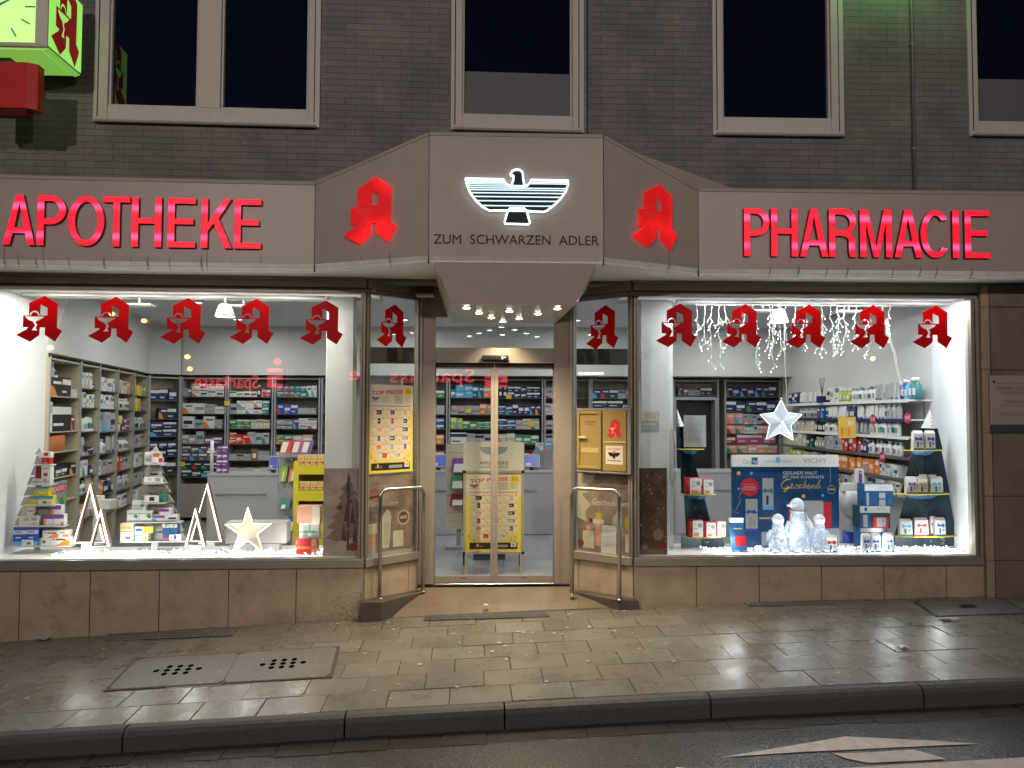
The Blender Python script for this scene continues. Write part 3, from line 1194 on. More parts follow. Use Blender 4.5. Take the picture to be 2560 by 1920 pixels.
M_lita = mat('red_lit_sign_face', (.5, .012, .012), .4, emit=(1, .012, .015), es=.62)
_N, _L = M_lita.node_tree.nodes, M_lita.node_tree.links
_n = _N.new('ShaderNodeTexNoise')
_n.inputs['Scale'].default_value = 2.6
_g = _N.new('ShaderNodeNewGeometry')
_L.new(_g.outputs['Position'], _n.inputs['Vector'])
_m = _N.new('ShaderNodeMapRange')
_m.inputs['From Min'].default_value = .35
_m.inputs['From Max'].default_value = .62
_m.inputs['To Min'].default_value = .42
_m.inputs['To Max'].default_value = 1.0
_L.new(_n.outputs['Fac'], _m.inputs['Value'])
_L.new(_m.outputs[0], _N['Principled BSDF'].inputs['Emission Strength'])
M_litb = mat('red_carved_mark', (.28, .02, .02), .4, emit=(1, .03, .025), es=.42)
for t, F, (pa, pb), (xa_, ya), (xc, yc) in ((t2, F2, (859, 989.5), (941, 441.6), (899, 610.5)), (t4, F4, (1582.5, 1692.7), (1646.5, 460), (1618, 616))):
    x0, x1 = hit(F, pa, 575, -.03).x, hit(F, pb, 575, -.03).x
    z1, z0 = hit(F, xa_, ya, -.03).z, hit(F, xc, yc, -.03).z
    mb = MB()
    mb.shape(aloops(x0, x1, z0, z1, [A_OUT, A_HOLE, A_BOWL, A_RING]), -.035, .034, M_lita)
    a = mb.build('pharmacy_letter', t, F)
    mb = MB()
    mb.shape(aloops(x0, x1, z0, z1, [A_BOWL]), -.02, .019, M_litb)
    mb.shape(aloops(x0, x1, z0, z1, [A_RING]), -.02, .019, M_litb)
    mb.build('chalice_emblem', a, F)
    streaks(t, F, [x0 + (x1 - x0) * .31, x0 + (x1 - x0) * .86], z0 + .03, rr)

for t in (t1, t2, t3, t4, t5):
    PAN[t.name][0].build('panel', t, PAN[t.name][1])
# ---- neon eagle
M_eblk = mat('black_eagle_plate', (.006, .012, .014), .3)
M_neonw = lamp_mat('white_neon_tube', (.80, .97, 1.0), 1.9)
M_neons = lamp_mat('white_neon_stripe', (.62, .90, 1.0), 1.1)
E_ = lambda x, y, d=-.03: hit(F3, 1060 + x / 5.027, 400 + y / 5.027, d)
WING = [(520, 235), (1000, 245), (1020, 285), (1045, 312), (1080, 327), (1170, 330), (1262, 330), (1300, 322), (1325, 292), (1345, 252), (1815, 262), (1812, 310), (1780, 400), (1720, 485), (1640, 565), (1545, 640), (1500, 655), (1370, 650), (1290, 640), (1035, 636), (820, 638), (740, 595), (660, 520), (590, 430), (545, 330)]
TAIL = [(1075, 612), (1262, 612), (1290, 640), (1332, 795), (1318, 812), (1015, 803), (1012, 780), (1050, 650)]
HEAD_ = [(1095, 322), (1122, 260), (1125, 200), (1112, 190), (1092, 208), (1085, 180), (1108, 142), (1160, 120), (1212, 130), (1240, 165), (1248, 250), (1262, 328)]
eag = MB()
for L_, m in ((WING, M_eblk), (TAIL, M_eblk), (HEAD_, M_eblk)):
    pts = [E_(*p) for p in L_]
    eag.shape([[(p.x, p.z) for p in pts]], -.018 - (.002 if L_ is TAIL else 0) - (.004 if L_ is HEAD_ else 0), .016, m)
eg = eag.build('eagle_emblem', t3, F3)
mb = MB()
for L_, cl in ((WING[:5], False), (WING[6:], False), (HEAD_, False), (TAIL, True)):
    pts = [E_(*p) for p in L_]
    if L_ is not TAIL and L_[0] == WING[6]:
        pts = pts + [E_(*WING[0])]
    mb.tube([(p.x, -.036, p.z) for p in pts], .0095, M_neonw, n=6, closed=cl)
pts = [E_(*p) for p in (WING[4], WING[5], WING[6])]
mb.tube([(p.x, -.036, p.z) for p in pts], .008, M_neonw, n=6)
mb.build('neon_outline', eg, F3)
mb = MB()


def wing_x(y):
    xs_ = []
    n = len(WING)
    for i in range(n):
        (xa, ya), (xb, yb) = WING[i], WING[(i + 1) % n]
        if (ya - y) * (yb - y) < 0:
            xs_.append(xa + (xb - xa) * (y - ya) / (yb - ya))
    return sorted(xs_)


for y, th in ((262, 9), (279, 9), (298, 9), (322, 10), (347, 11), (372, 12), (410, 12), (457, 12), (510, 12), (572, 12)):
    xs_ = wing_x(y)
    for a, b in zip(xs_[::2], xs_[1::2]):
        p, q = E_(a + 12, y, -.022), E_(b - 12, y + (b - a) * .011, -.022)
        h = th / 5.027 / 1924 * 6.86 * .52
        mb.hexa([(p.x, -.026, p.z - h), (q.x, -.026, q.z - h), (q.x, -.0185, q.z - h), (p.x, -.0185, p.z - h)],
                [(p.x, -.026, p.z + h), (q.x, -.026, q.z + h), (q.x, -.0185, q.z + h), (p.x, -.0185, p.z + h)], M_neons)
mb.build('neon_stripes', eg, F3)
mb = MB()
a, b = hit(F3, 1083.9, 608, -.004), hit(F3, 1497.6, 614, -.004)
zt_ = hit(F3, 1290, 587.5, -.004).z
zb_ = hit(F3, 1290, 611.2, -.004).z
M_ink = mat('black_lettering', (.012, .010, .010), .5)
mb.text('ZUM  SCHWARZEN  ADLER', a.x, b.x, zb_, zt_, -.006, .0055, M_ink)
mb.build('lettering', t3, F3)

# ================================================================ canopy box with downlights
M_can = mat('taupe_canopy_panel', (0.36, 0.295, 0.26), .5, var=.04, vs=4)
M_under = mat('pale_canopy_underside', (0.80, 0.76, 0.70), .22, var=.05, vs=6)
zu = 2.78
uF = [hitz(1130, 760, zu), hitz(1438, 761.5, zu)]
uB = [hitz(1121, 800, zu), hitz(1384, 806, zu)]
uF[1].y = uF[0].y + .035 * (uF[1].x - uF[0].x)
uB[0].y = uB[1].y = 8.16
uB[0].x, uB[1].x = -.66, .46
yt = uF[0].y
tl = Vector(((1082 - 1280) / FPX * (yt + .0), yt - .0, ZB))
tr = Vector(((1492 - 1280) / FPX * (yt + .04), yt + .05, ZB))
cnb = thing('entrance_canopy', 'taupe tapered canopy box with downlights hanging over the sliding doors', 'canopy', WORLD, (.0, 7.4, zu))
mb = MB()
bot = [(uF[0].x, uF[0].y, zu), (uF[1].x, uF[1].y, zu), (uB[1].x, uB[1].y, zu), (uB[0].x, uB[0].y, zu)]
top = [(tl.x, tl.y, ZB - .003), (tr.x, tr.y, ZB - .003), (tr.x + .05, 8.16, ZB - .003), (tl.x - .1, 8.16, ZB - .003)]
vs = bot + top
mb.add(vs, [(0, 1, 5, 4)], M_can)
mb.add(vs, [(1, 2, 6, 5), (3, 0, 4, 7)], M_under)
mb.add(vs, [(4, 5, 6, 7), (2, 3, 7, 6)], M_can)
body = mb.build('box', cnb)
mb = MB()
mb.add(bot, [(3, 2, 1, 0)], M_under)
und = mb.build('underside', cnb)
# red lettering on the flank of the canopy
fa, fb = Vector(bot[3]), Vector(bot[0])
ta, tb = Vector(top[3]), Vector(top[0])


def flank(u, v):
    lo, hi = fa.lerp(fb, u), ta.lerp(tb, u)
    return lo.lerp(hi, v) + Vector((-.002, -.0005, 0))


mb = MB()
tmp = MB()
tmp.text('APOTHEKE', .36, .82, .52, .80, 0, .001, M_red)
mb.add([flank(x, z) for x, y, z in tmp.v], tmp.f, M_redlit)
tmp = MB()
tmp.text('ZUM SCHWARZEN ADLER', .36, .82, .34, .44, 0, .001, M_red)
mb.add([flank(x, z) for x, y, z in tmp.v], tmp.f, M_ink)
mb.build('lettering', cnb)
mb = MB()
tmp = MB()
tmp.shape(aloops(.87, .97, .30, .85, [A_OUT, A_HOLE, A_BOWL]), 0, .001, M_red)
mb.add([flank(x, z) for x, y, z in tmp.v], tmp.f, M_redlit)
mb.build('pharmacy_letter', cnb)
M_spot = lamp_mat('downlight_lens', (1.0, .88, .68), 22)
M_ring = mat('chrome_ring', (.7, .7, .68), .15, 1)
DLP = [(580, 593), (727, 652), (868, 705), (1000, 750), (1075, 630), (1190, 715), (1403, 660), (1630, 600)]
for i, (a, b) in enumerate(DLP):
    p = hitz(1040 + a / 4.608, 640 + b / 4.608, zu)
    ln = thing('downlight', None, None, WORLD, (p.x, p.y, zu - .01))
    ln.parent = cnb
    ln.matrix_parent_inverse = PW[cnb.name].inverted()
    mb = MB()
    mb.lathe([(.040, -.006), (.047, -.004), (.048, -.001)], (p.x, p.y, zu), M_ring, 18)
    mb.build('ring', ln)
    mb = MB()
    mb.lathe([(.001, -.0135), (.022, -.012), (.034, -.007)], (p.x, p.y, zu), M_spot, 14)
    mb.build('lens', ln)
    light('downlight_beam', 'SPOT', WORLD, (p.x, p.y, zu - .02), 60, (1.0, .82, .55), .02, parent=ln, spot=math.radians(115), blend=.8)

# ================================================================ siren, drainpipe
s0 = hitx(WORLD, 1036, 712, 0)
px0, px1 = (1036 - 1280) / FPX * 7.95, (1083 - 1280) / FPX * 7.95
zs1, zs0 = hit(WORLD, 1060, 709, 7.95).z, hit(WORLD, 1060, 740, 7.95).z
sr = thing('alarm_siren', 'dark red alarm siren tucked under the soffit beside the canopy', 'siren', WORLD, ((px0 + px1) / 2, 8.0, zs0))
mb = MB()
mb.box(px0, px1, 7.95, 8.08, zs0 + .03, zs1, mat('dark_red_siren', (.09, .012, .015), .4))
mb.build('cover', sr, bevel=.012, seg=3)
mb = MB()
mb.box(px0 + .004, px1 - .004, 7.948, 8.08, zs0, zs0 + .029, mat('cream_plastic', (.5, .47, .40), .4))
mb.build('base_rim', sr, bevel=.010, seg=2)

pt, pb_ = hit(FR, 2274.7, 2, -.04), hit(FR, 2288.6, 478, -.04)
dp = thing('drainpipe', 'thin grey pipe running down the brick wall to the fascia', 'pipe', FR, (pb_.x, -.04, pb_.z))
mb = MB()
mb.tube([(pb_.x, -.03, ZTR - .05), (pb_.x, -.03, TOP + 1)], .0135, mat('painted_grey_pipe', (.20, .175, .18), .45), n=12)
pipe_ = mb.build('pipe', dp, FR)
for k in range(3):
    mb = MB()
    mb.box(pb_.x - .02, pb_.x + .02, -.045, -.001, ZTR + .55 + k * 1.1, ZTR + .575 + k * 1.1, M_alu)
    mb.build('bracket', dp, FR, bevel=.003)

# ================================================================ glowing clock box and the red box beneath
fc = 6.95
cF = frame(0, fc, 0.045)
M_clk = mat('green_lit_acrylic', (.5, .7, .4), .4, emit=(.50, 1.0, .20), es=1.0)
M_clk2 = mat('green_lit_side', (.5, .7, .4), .4, emit=(.34, .92, .13), es=.80)
M_clkf = mat('white_clock_casing', (.60, .62, .50), .45, var=.06, vs=12)
xr_, zb0 = hit(cF, 118, 115).x, hit(cF, 100, 116).z
xc_, zc_ = hit(cF, -2, 16).x, hit(cF, -2, 16).z
hw = xr_ - xc_
zt0 = zc_ + (zc_ - zb0)
xl_ = xc_ - hw
dep = (FL @ Vector((-3, 0, 0))).y - fc - .07
dep = .58
ck = thing('clock_sign', 'square green glowing clock box with a red A on its flank', 'clock', cF, (xc_, dep / 2, zb0))
mb = MB()
c = .045
# casing frame with mitred corners at front and along the edges
fo = [(xl_, zb0), (xr_, zb0), (xr_, zt0), (xl_, zt0)]
fi = [(xl_ + .105, zb0 + .03), (xr_ - .105, zb0 + .03), (xr_ - .105, zt0 - .03), (xl_ + .105, zt0 - .03)]
for i in range(4):
    j = (i + 1) % 4
    mb.hexa([(fo[i][0], 0.0, fo[i][1]), (fo[j][0], 0.0, fo[j][1]), (fo[j][0], .02, fo[j][1]), (fo[i][0], .02, fo[i][1])],
            [(fi[i][0], -.012, fi[i][1]), (fi[j][0], -.012, fi[j][1]), (fi[j][0], .012, fi[j][1]), (fi[i][0], .012, fi[i][1])], M_clkf)
zz0, zz1 = zb0 - .045, zt0 + .045
mb.hexa([(xl_ - .0, .02, zb0 - .0), (xr_, .02, zb0 - .0), (xr_ - .0, dep, zb0 - .0), (xl_, dep, zb0 - .0)],
        [(xl_, .02, zb0 + .02), (xr_, .02, zb0 + .02), (xr_, dep, zb0 + .02), (xl_, dep, zb0 + .02)], M_clkf)
mb.box(xl_, xr_, .02, dep, zt0 - .02, zt0, M_clkf)
mb.box(xl_, xr_, dep - .02, dep, zb0 + .02, zt0 - .02, M_clkf)
mb.build('casing', ck, cF, bevel=.004)
M_clku = mat('green_lit_underside', (.5, .6, .4), .5, emit=(.30, .80, .10), es=.52)
mb = MB()
mb.box(xl_ + .07, xr_ - .07, .035, dep - .02, zb0 - .018, zb0 - .001, M_clku)
mb.hexa([(xr_ - .062, .03, zb0 - .018), (xr_ - .045, .03, zb0 - .018), (xr_ - .045, dep, zb0 - .018), (xr_ - .062, dep, zb0 - .018)],
        [(xr_ - .062, .03, zb0 - .001), (xr_ - .002, .03, zb0 - .001), (xr_ - .002, dep, zb0 - .001), (xr_ - .062, dep, zb0 - .001)], M_clku)
mb.build('underside', ck, cF)
mb = MB()
mb.box(fi[0][0], fi[1][0], -.008, .0, fi[0][1], fi[2][1], M_clk)
face = mb.build('clock_face', ck, cF)
M_tick = mat('blue_green_tick', (.05, .16, .16), .5, emit=(.05, .16, .14), es=.6)
R = 76 / FPX * fc
for k in range(12):
    a = math.radians(30 * k)
    d, n_ = Vector((math.sin(a), math.cos(a))), Vector((math.cos(a), -math.sin(a)))
    r0, r1, hw_ = R * .70, R * 1.02, .0075
    if 75 < 30 * k < 285 or 1:
        r0 = R * .84
        r1 = R * 1.16
        P = [(xc_ + d.x * r + n_.x * s, zc_ + d.y * r + n_.y * s) for r, s in ((r0, -hw_), (r1, -hw_), (r1, hw_), (r0, hw_))]
        mb = MB()
        mb.prism(P, -.010, -.0082, M_tick)
        mb.build('hour_mark', face, cF)
for nm, ang, ln_, ww in (('hour_hand', 60, .16, .012), ('minute_hand', 64, .06, .009)):
    mb = MB()
    a = math.radians(ang)
    d, n_ = Vector((math.sin(a), math.cos(a))), Vector((math.cos(a), -math.sin(a)))
    P = [(xc_ + d.x * r + n_.x * s, zc_ + d.y * r + n_.y * s) for r, s in ((-.05, -ww), (ln_, -ww * .4), (ln_, ww * .4), (-.05, ww))]
    mb.prism(P, -.022 if nm[0] == 'h' else -.018, -.014, M_tick)
    mb.build(nm, face, cF)
Fside = cF @ Matrix.Translation((xr_, 0, 0)) @ Matrix.Rotation(PI / 2, 4, 'Z')     # local x goes back from the front
mb = MB()
mb.box(.022, dep - .002, -.004, .02, zb0 + .022, zt0 - .022, M_clk2)
mb.build('side_panel', ck, Fside)
mb = MB()
M_Aside = mat('dark_red_film', (.16, .008, .012), .4, emit=(.5, .01, .012), es=.28)
za1 = zb0 + .05 + .66
mb.shape(aloops(.05, dep - .05, zb0 + .02, zb0 + .76, [A_OUT, A_HOLE, A_BOWL, A_RING]), -.007, .0028, M_Aside)
mb.build('pharmacy_letter', ck, Fside)
# wall bracket
mb = MB()
mb.box(xc_ - .1, xc_ + .1, dep + .001, 1.0, zc_ - .1, zc_ + .1, M_clkf)
mb.build('bracket', ck, cF)

M_rbox = mat('red_enamel_box', (.55, .018, .010), .4, var=.08, vs=9)
xa, xb = hit(cF, 96, 200, .145).x, hit(cF, 66, 200, .1).x
z1, z0 = hit(cF, 60, 155, .1).z, hit(cF, 60, 270, .1).z
rb = thing('red_sign_box', 'plain red metal box hanging under the glowing clock', 'sign box', cF, (xl_ + .2, .3, z0))
mb = MB()
xlb = 2 * xc_ - xa
ch = .035
mb.hexa([(xlb + ch, .10, z0), (xb, .10, z0), (xa, .145, z0), (xa, .24, z0), (xlb, .24, z0), (xlb, .145, z0)],
        [(xlb + ch, .10, z1), (xb, .10, z1), (xa, .145, z1), (xa, .24, z1), (xlb, .24, z1), (xlb, .145, z1)], M_rbox)
mb.build('body', rb, cF, bevel=.003)
mb = MB()
mb.hexa([(xlb + .05, .135, z0 - .055), (xb - .01, .135, z0 - .055), (xb - .01, .22, z0 - .055), (xlb + .05, .22, z0 - .055)],
        [(xlb + .02, .112, z0 - .002), (xb - .005, .112, z0 - .002), (xb - .005, .23, z0 - .002), (xlb + .02, .23, z0 - .002)], mat('dark_red_base', (.10, .006, .005), .5))
mb.build('base', rb, cF)
mb = MB()
mb.box(xl_ + .3, xl_ + .42, .2, .35, z1 + .001, zb0 - .019, M_aludark)
mb.build('hanger', rb, cF)

# ================================================================ entrance: blocks, ramp, rails, mat
M_blk = mat('dark_stone_block', (.085, .072, .062), .5, var=.2, vs=12, bump=.4, bs=150)
M_ramp = brick_mat('entrance_tiles', (.17, .125, .085), (.15, .11, .075), (.09, .068, .048), .40, .30, .003, rough=.5, offset=.5, bump=.3, axis='XY')
BZ = -.03
for side in 'lr':
    if side == 'l':
        a, b, c_ = hitz(907, 1501, BZ), hitz(958, 1501, BZ), hitz(1088, 1471, BZ)
        back = [Vector((DL.x + .10, DL.y + .02, BZ)), Vector((DL.x + .02, DL.y, BZ)), Vector((PL0.x - .0, PL0.y - .0, BZ))]
        a.y = PL0.y - .10
        b.y = a.y
        loop = [a, b, c_] + back
        loop[3].x = c_.x + .005
    else:
        a, b, c_ = hitz(1386.5, 1470, BZ), hitz(1544, 1488, BZ), hitz(1589, 1488, BZ)
        b.y = PR0.y - .10
        c_.y = b.y
        back = [Vector((PR0.x + .0, PR0.y, BZ)), Vector((DR.x - .02, DR.y, BZ)), Vector((a.x - .005, DR.y + .02, BZ))]
        loop = [a, b, c_] + back
    mb = MB()
    mb.hexa([(p.x, p.y, -.32) for p in loop], [(p.x, p.y, BZ) for p in loop], M_blk)
    mb.build('threshold_block', BLD, bevel=.006)
    if side == 'l':
        LB = loop
    else:
        RB = loop
mb = MB()
n = 12
yd = 8.25
rows = []
for j in range(5):
    v = j / 4
    row = []
    for i in range(n + 1):
        X = -1.5 + 2.75 * i / n
        Yf = 7.76 + .045 * X
        Yb = 8.215 + .043 * X - .01
        Y = Yf + (Yb - Yf) * v
        z0_ = gz(X, Yf) + .005
        z = z0_ + (-.012 - z0_) * min(1, v * 1.02) ** .8
        row.append((X, Y, z))
    rows.append(row)
vs = [p for r in rows for p in r]
fs = [(j * (n + 1) + i, j * (n + 1) + i + 1, (j + 1) * (n + 1) + i + 1, (j + 1) * (n + 1) + i) for j in range(4) for i in range(n)]
mb.add(vs, fs, M_ramp)
mb.build('entrance_ramp', kind='structure')

rails = [((948.6, 1497), (1057, 1479), 1224, 'steel grab rail at the entrance on the side of the price poster'),
         ((1430, 1471), (1549, 1484), 1220, 'steel grab rail at the entrance on the side of the brass letterboxes')]
for p0, p1, ty, lab in rails:
    a, b = (hitz(*p0, BZ), hitz(*p1, BZ)) if p0[0] < 1200 else (hitz(*p0, .03), hitz(*p1, .03))
    zt_ = CAMZ + (hit(WORLD, p0[0], ty, a.y).z - CAMZ)
    t = thing('handrail', lab, 'handrail', WORLD, ((a.x + b.x) / 2, (a.y + b.y) / 2, BZ), group='handrails of the entrance')
    r = .075
    d = (b - a).normalized()
    pts = [Vector((a.x, a.y, BZ)), Vector((a.x, a.y, zt_ - r))]
    for k in range(1, 6):
        an = PI / 2 * k / 6
        pts.append(Vector((a.x, a.y, zt_ - r)) + d * (r - r * math.cos(an)) + Vector((0, 0, r * math.sin(an))))
    pts2 = [Vector((b.x, b.y, BZ)), Vector((b.x, b.y, zt_ - r))]
    for k in range(1, 6):
        an = PI / 2 * k / 6
        pts2.append(Vector((b.x, b.y, zt_ - r)) - d * (r - r * math.cos(an)) + Vector((0, 0, r * math.sin(an))))
    mb = MB()
    mb.tube(pts + pts2[::-1], .0195, M_steel, n=14)
    mb.build('rail', t)
    for q in (a, b):
        mb = MB()
        mb.lathe([(.034, 0), (.034, .006), (.022, .010)], (q.x, q.y, BZ), M_steel, 16)
        mb.build('foot_flange', t)

M_grid = mat('galvanised_grid', (.30, .30, .29), .5, .3, var=.2, vs=30)


def gquad(name, label, cat, px, dz=0.006, bars=0, m=M_grid, group=None):
    P = [hitz(x, y, lambda X, Y: gz(X, Y) + dz + .001) for x, y in px]
    c = sum(P, Vector()) / 4
    t = thing(name, label, cat, WORLD, c, group)
    lerp = lambda u, v: P[0].lerp(P[1], u).lerp(P[3].lerp(P[2], u), v)
    mb = MB()
    q = [lerp(*uv) for uv in ((0, 0), (0, 1), (1, 1), (1, 0))]
    mb.add([(p.x, p.y, p.z - .002) for p in q], [(0, 1, 2, 3)], M_black)
    mb.build('shaft', t)
    mb = MB()
    L1, L2 = (P[1] - P[0]).length, (P[3] - P[0]).length
    for (u0, u1, v0, v1) in ((0, 1, 0, .012 / L2), (0, 1, 1 - .012 / L2, 1), (0, .012 / L1, 0, 1), (1 - .012 / L1, 1, 0, 1)):
        qq = [lerp(*uv) for uv in ((u0, v0), (u0, v1), (u1, v1), (u1, v0))]
        mb.hexa([(p.x, p.y, p.z) for p in qq], [(p.x, p.y, p.z + .0035) for p in qq], m)
    mb.build('rim', t)
    mb = MB()
    for i in range(1, bars):
        u = i / bars
        w = .22 / bars
        qq = [lerp(*uv) for uv in ((u - w, .01), (u - w, .99), (u + w, .99), (u + w, .01))]
        mb.hexa([(p.x, p.y, p.z - .001) for p in qq], [(p.x, p.y, p.z + .002) for p in qq], m)
    for v in (.33, .66):
        qq = [lerp(*uv) for uv in ((0, v - .03), (0, v + .03), (1, v + .03), (1, v - .03))]
        mb.add([(p.x, p.y, p.z + .0008) for p in qq], [(0, 1, 2, 3)], m)
    mb.build('bars', t)
    return t


LC = lambda x, y: (x / 2.572, 1380 + y / 2.572)
MC = lambda x, y: (860 + x / 2.572, 1400 + y / 2.572)
RC = lambda x, y: (1700 + x / 2.572, 1400 + y / 2.572)
gquad('floor_grating', 'steel cellar grating against the plinth below the window with white shelf trees', 'grating', [LC(720, 500), LC(1530, 482), LC(1490, 535), LC(655, 573)], bars=42)
gquad('floor_grating', 'steel cellar grating against the plinth below the penguin window', 'grating', [RC(380, 243), RC(925, 237), RC(985, 283), RC(440, 293)], bars=36)
M_mat = mat('grey_scraper_mat', (.16, .155, .15), .5, .3, var=.25, vs=50, bump=.8, bs=150)
tm = gquad('door_mat', 'long grey scraper mat sunk into the ground before the doors', 'door mat', [MC(515, 325), MC(1297, 303), MC(1325, 363), MC(515, 388)], bars=70, m=M_mat, dz=.008)
# manhole plates
M_conc = mat('speckled_concrete_plate', (.15, .14, .125), .42, var=.45, vs=55, bump=.9, bs=110, spec=.6)


def manhole(label, px, holes_uv, hr=(.016, .03)):
    P = [hitz(x, y, lambda X, Y: gz(X, Y) + .0085) for x, y in px]
    c = sum(P, Vector()) / 4
    t = thing('manhole_cover', label, 'manhole cover', WORLD, c, 'concrete covers let into the pavement')
    lerp = lambda u, v: P[0].lerp(P[1], u).lerp(P[3].lerp(P[2], u), v)
    mb = MB()
    e = .03
    q = [lerp(*uv) for uv in ((-e, -e), (-e, 1 + e), (1 + e, 1 + e), (1 + e, -e))]
    mb.hexa([(p.x, p.y, p.z - .03) for p in q], [(p.x, p.y, p.z - .0022) for p in q], mat('muddy_joint', (.06, .045, .03), .7, var=.4, vs=20, bump=.6))
    mb.build('surround', t)
    mb = MB()
    q = [lerp(*uv) for uv in ((.08, 0), (0, .10), (0, .9), (.03, 1), (.95, 1), (1, .93), (1, .06), (.95, 0))]
    mb.hexa([(p.x, p.y, p.z - .02) for p in q], [(p.x, p.y, p.z) for p in q], M_conc)
    mb.build('plate', t)
    mb = MB()
    for u, v in holes_uv:
        q = [lerp(u + hr[0] * math.cos(a * PI / 4 + PI / 8), v + hr[1] * math.sin(a * PI / 4 + PI / 8)) for a in range(8)]
        mb.add([(p.x, p.y, p.z + .0012) for p in q], [tuple(range(8))], mat('deep_hole', (.004, .004, .004), 1.0, spec=0))
    mb.build('lifting_holes', t)


H9 = [(.5 + (i - 1) * .10, .5 + (j - 1) * .12) for i in range(3) for j in range(3)] + [(.30, .5), (.70, .5)]
manhole('perforated concrete cover in the pavement, the one farther from the entrance', [LC(890, 683), LC(1535, 650), LC(1428, 838), LC(695, 882)], H9, (.030, .052))
manhole('perforated concrete cover in the pavement, the one closer to the entrance', [LC(1540, 648), LC(2168, 608), LC(2118, 797), LC(1436, 838)], H9, (.030, .052))
manhole('dark concrete cover with small iron grille beyond the far end of the plinth', [RC(1520, 265), RC(2080, 255), RC(2235, 338), RC(1655, 357)], [(.40 + i * .022, .45) for i in range(8)], (.008, .16))

# litter and chewing gum
M_gum = mat('pale_gum_spot', (.62, .59, .52), .7)
rr = random.Random(8)
mb = MB()
for k in range(150):
    p = G0 @ Vector((rr.uniform(-4.4, 4.6), rr.uniform(.08, 2.2), 0))
    r = rr.uniform(.006, .014)
    z = gz(p.x, p.y) + .0085
    ph = rr.uniform(0, 3)
    mb.add([(p.x + r * math.cos(a * PI / 4) * 1.3, p.y + r * math.sin(a * PI / 4 + .3), z) for a in range(8)], [tuple(range(8))], M_gum)
tag(mb.build('gum_spots'), 'trodden pale chewing gum specks scattered over the wet paving', 'gum', kind='stuff')
M_paper = mat('crumpled_paper', (.62, .62, .6), .6, var=.2, vs=60)
for i, (px, py, w, h, col, lab) in enumerate((
        (107, 1597, .13, .06, (.45, .5, .62), 'crumpled blue and white wrapper by the base of the stone plinth'),
        (2260, 1617.5, .07, .04, (.8, .8, .8), 'small white square scrap of paper on the wet slabs'),
        (2375, 1548, .16, .045, (.52, .5, .44), 'flattened pale tissue lying before the small iron grille cover'),
        (2230, 1493, .10, .03, (.65, .4, .35), 'reddish white crumpled wrapper near the grating under the penguins'),
        (1215, 1513, .05, .02, (.7, .55, .35), 'yellowish cigarette stub lying on the entrance tiles'),
        (1083, 1495, .05, .02, (.8, .7, .5), 'pale folded scrap beside the dark stone block'),
        (203, 1590, .03, .02, (.5, .5, .2), 'tiny yellow leaf scrap near the cellar grating'))):
    zf = (lambda X, Y: gz(X, Y) + .008) if i not in (4, 5) else (lambda X, Y: -.10)
    p = hitz(px, py, zf)
    mb = MB()
    r2 = random.Random(i)
    nx, ny = 5, 3
    vs = [(p.x + (a / (nx - 1) - .5) * w, p.y + (b / (ny - 1) - .5) * h * 1.6, p.z + r2.uniform(0, .018)) for b in range(ny) for a in range(nx)]
    fs = [(b * nx + a, b * nx + a + 1, (b + 1) * nx + a + 1, (b + 1) * nx + a) for b in range(ny - 1) for a in range(nx - 1)]
    mb.add(vs, fs, mat('litter_%d' % i, col, .6, var=.35, vs=40))
    mb.build('litter_scrap', label=lab, cat='litter')

# ================================================================ stickers on the glass
stk = [(FL, 40.5, 156, 739, 854.6), (FL, 220, 334.6, 742, 857), (FL, 401, 514.5, 745, 859.5), (FL, 574, 685, 747, 860), (FL, 749, 858, 750.6, 862),
       (FSL, 942, 1016.7, 760, 868), (FSR, 1465, 1546.7, 763, 873),
       (FR, 1639, 1741.5, 758.6, 868), (FR, 1803, 1903, 760, 869), (FR, 1963.5, 2063, 761, 871), (FR, 2123, 2223, 762, 871), (FR, 2280, 2380, 763, 871)]
nl = ['first', 'second', 'third', 'fourth', 'fifth']
M_vb = mat('red_vinyl_edge', (.62, .30, .28), .5)
for i, (F, a, b, y0, y1) in enumerate(stk):
    d = .028 if F in (FL, FR) else .018
    xa, xb = hit(F, a, 800, d).x, hit(F, b, 800, d).x
    z1, z0 = hit(F, (a + b) / 2, y0, d).z, hit(F, (a + b) / 2, y1, d).z
    mb = MB()
    mb.shape(aloops(xa, xb, z0, z1, [A_OUT, A_HOLE, A_BOWL, A_RING]), d, .0012, M_red)
    if i < 5:
        lab = 'red pharmacy A sticker, %s of five along the top of the shelf-tree window' % nl[i]
    elif i == 5:
        lab = 'red pharmacy A sticker on the slanting pane above the price poster'
    elif i == 6:
        lab = 'red pharmacy A sticker on the slanting pane above the brass letterboxes'
    else:
        lab = 'red pharmacy A sticker, %s of five along the top of the penguin window' % nl[i - 7]
    mb.build('window_sticker', None, F, label=lab, cat='sticker', group='red pharmacy stickers on the panes')

# ================================================================ brass letterboxes
M_brass = mat('brass_sheet', (.42, .29, .10), .42, .35, var=.06, vs=20)
M_brassd = mat('brass_shadow_gap', (.05, .035, .012), .6)
M_brassl = mat('bright_brass', (.75, .62, .36), .35, .4)
BC = lambda x, y: (1430 + x / 8.294, 1000 + y / 8.294)
yl = -.055


def bx(x, y=850, d=yl):
    return hit(FSR, *BC(x, y), d).x


def bz(y, x=640, d=yl):
    return hit(FSR, *BC(x, y), d).z


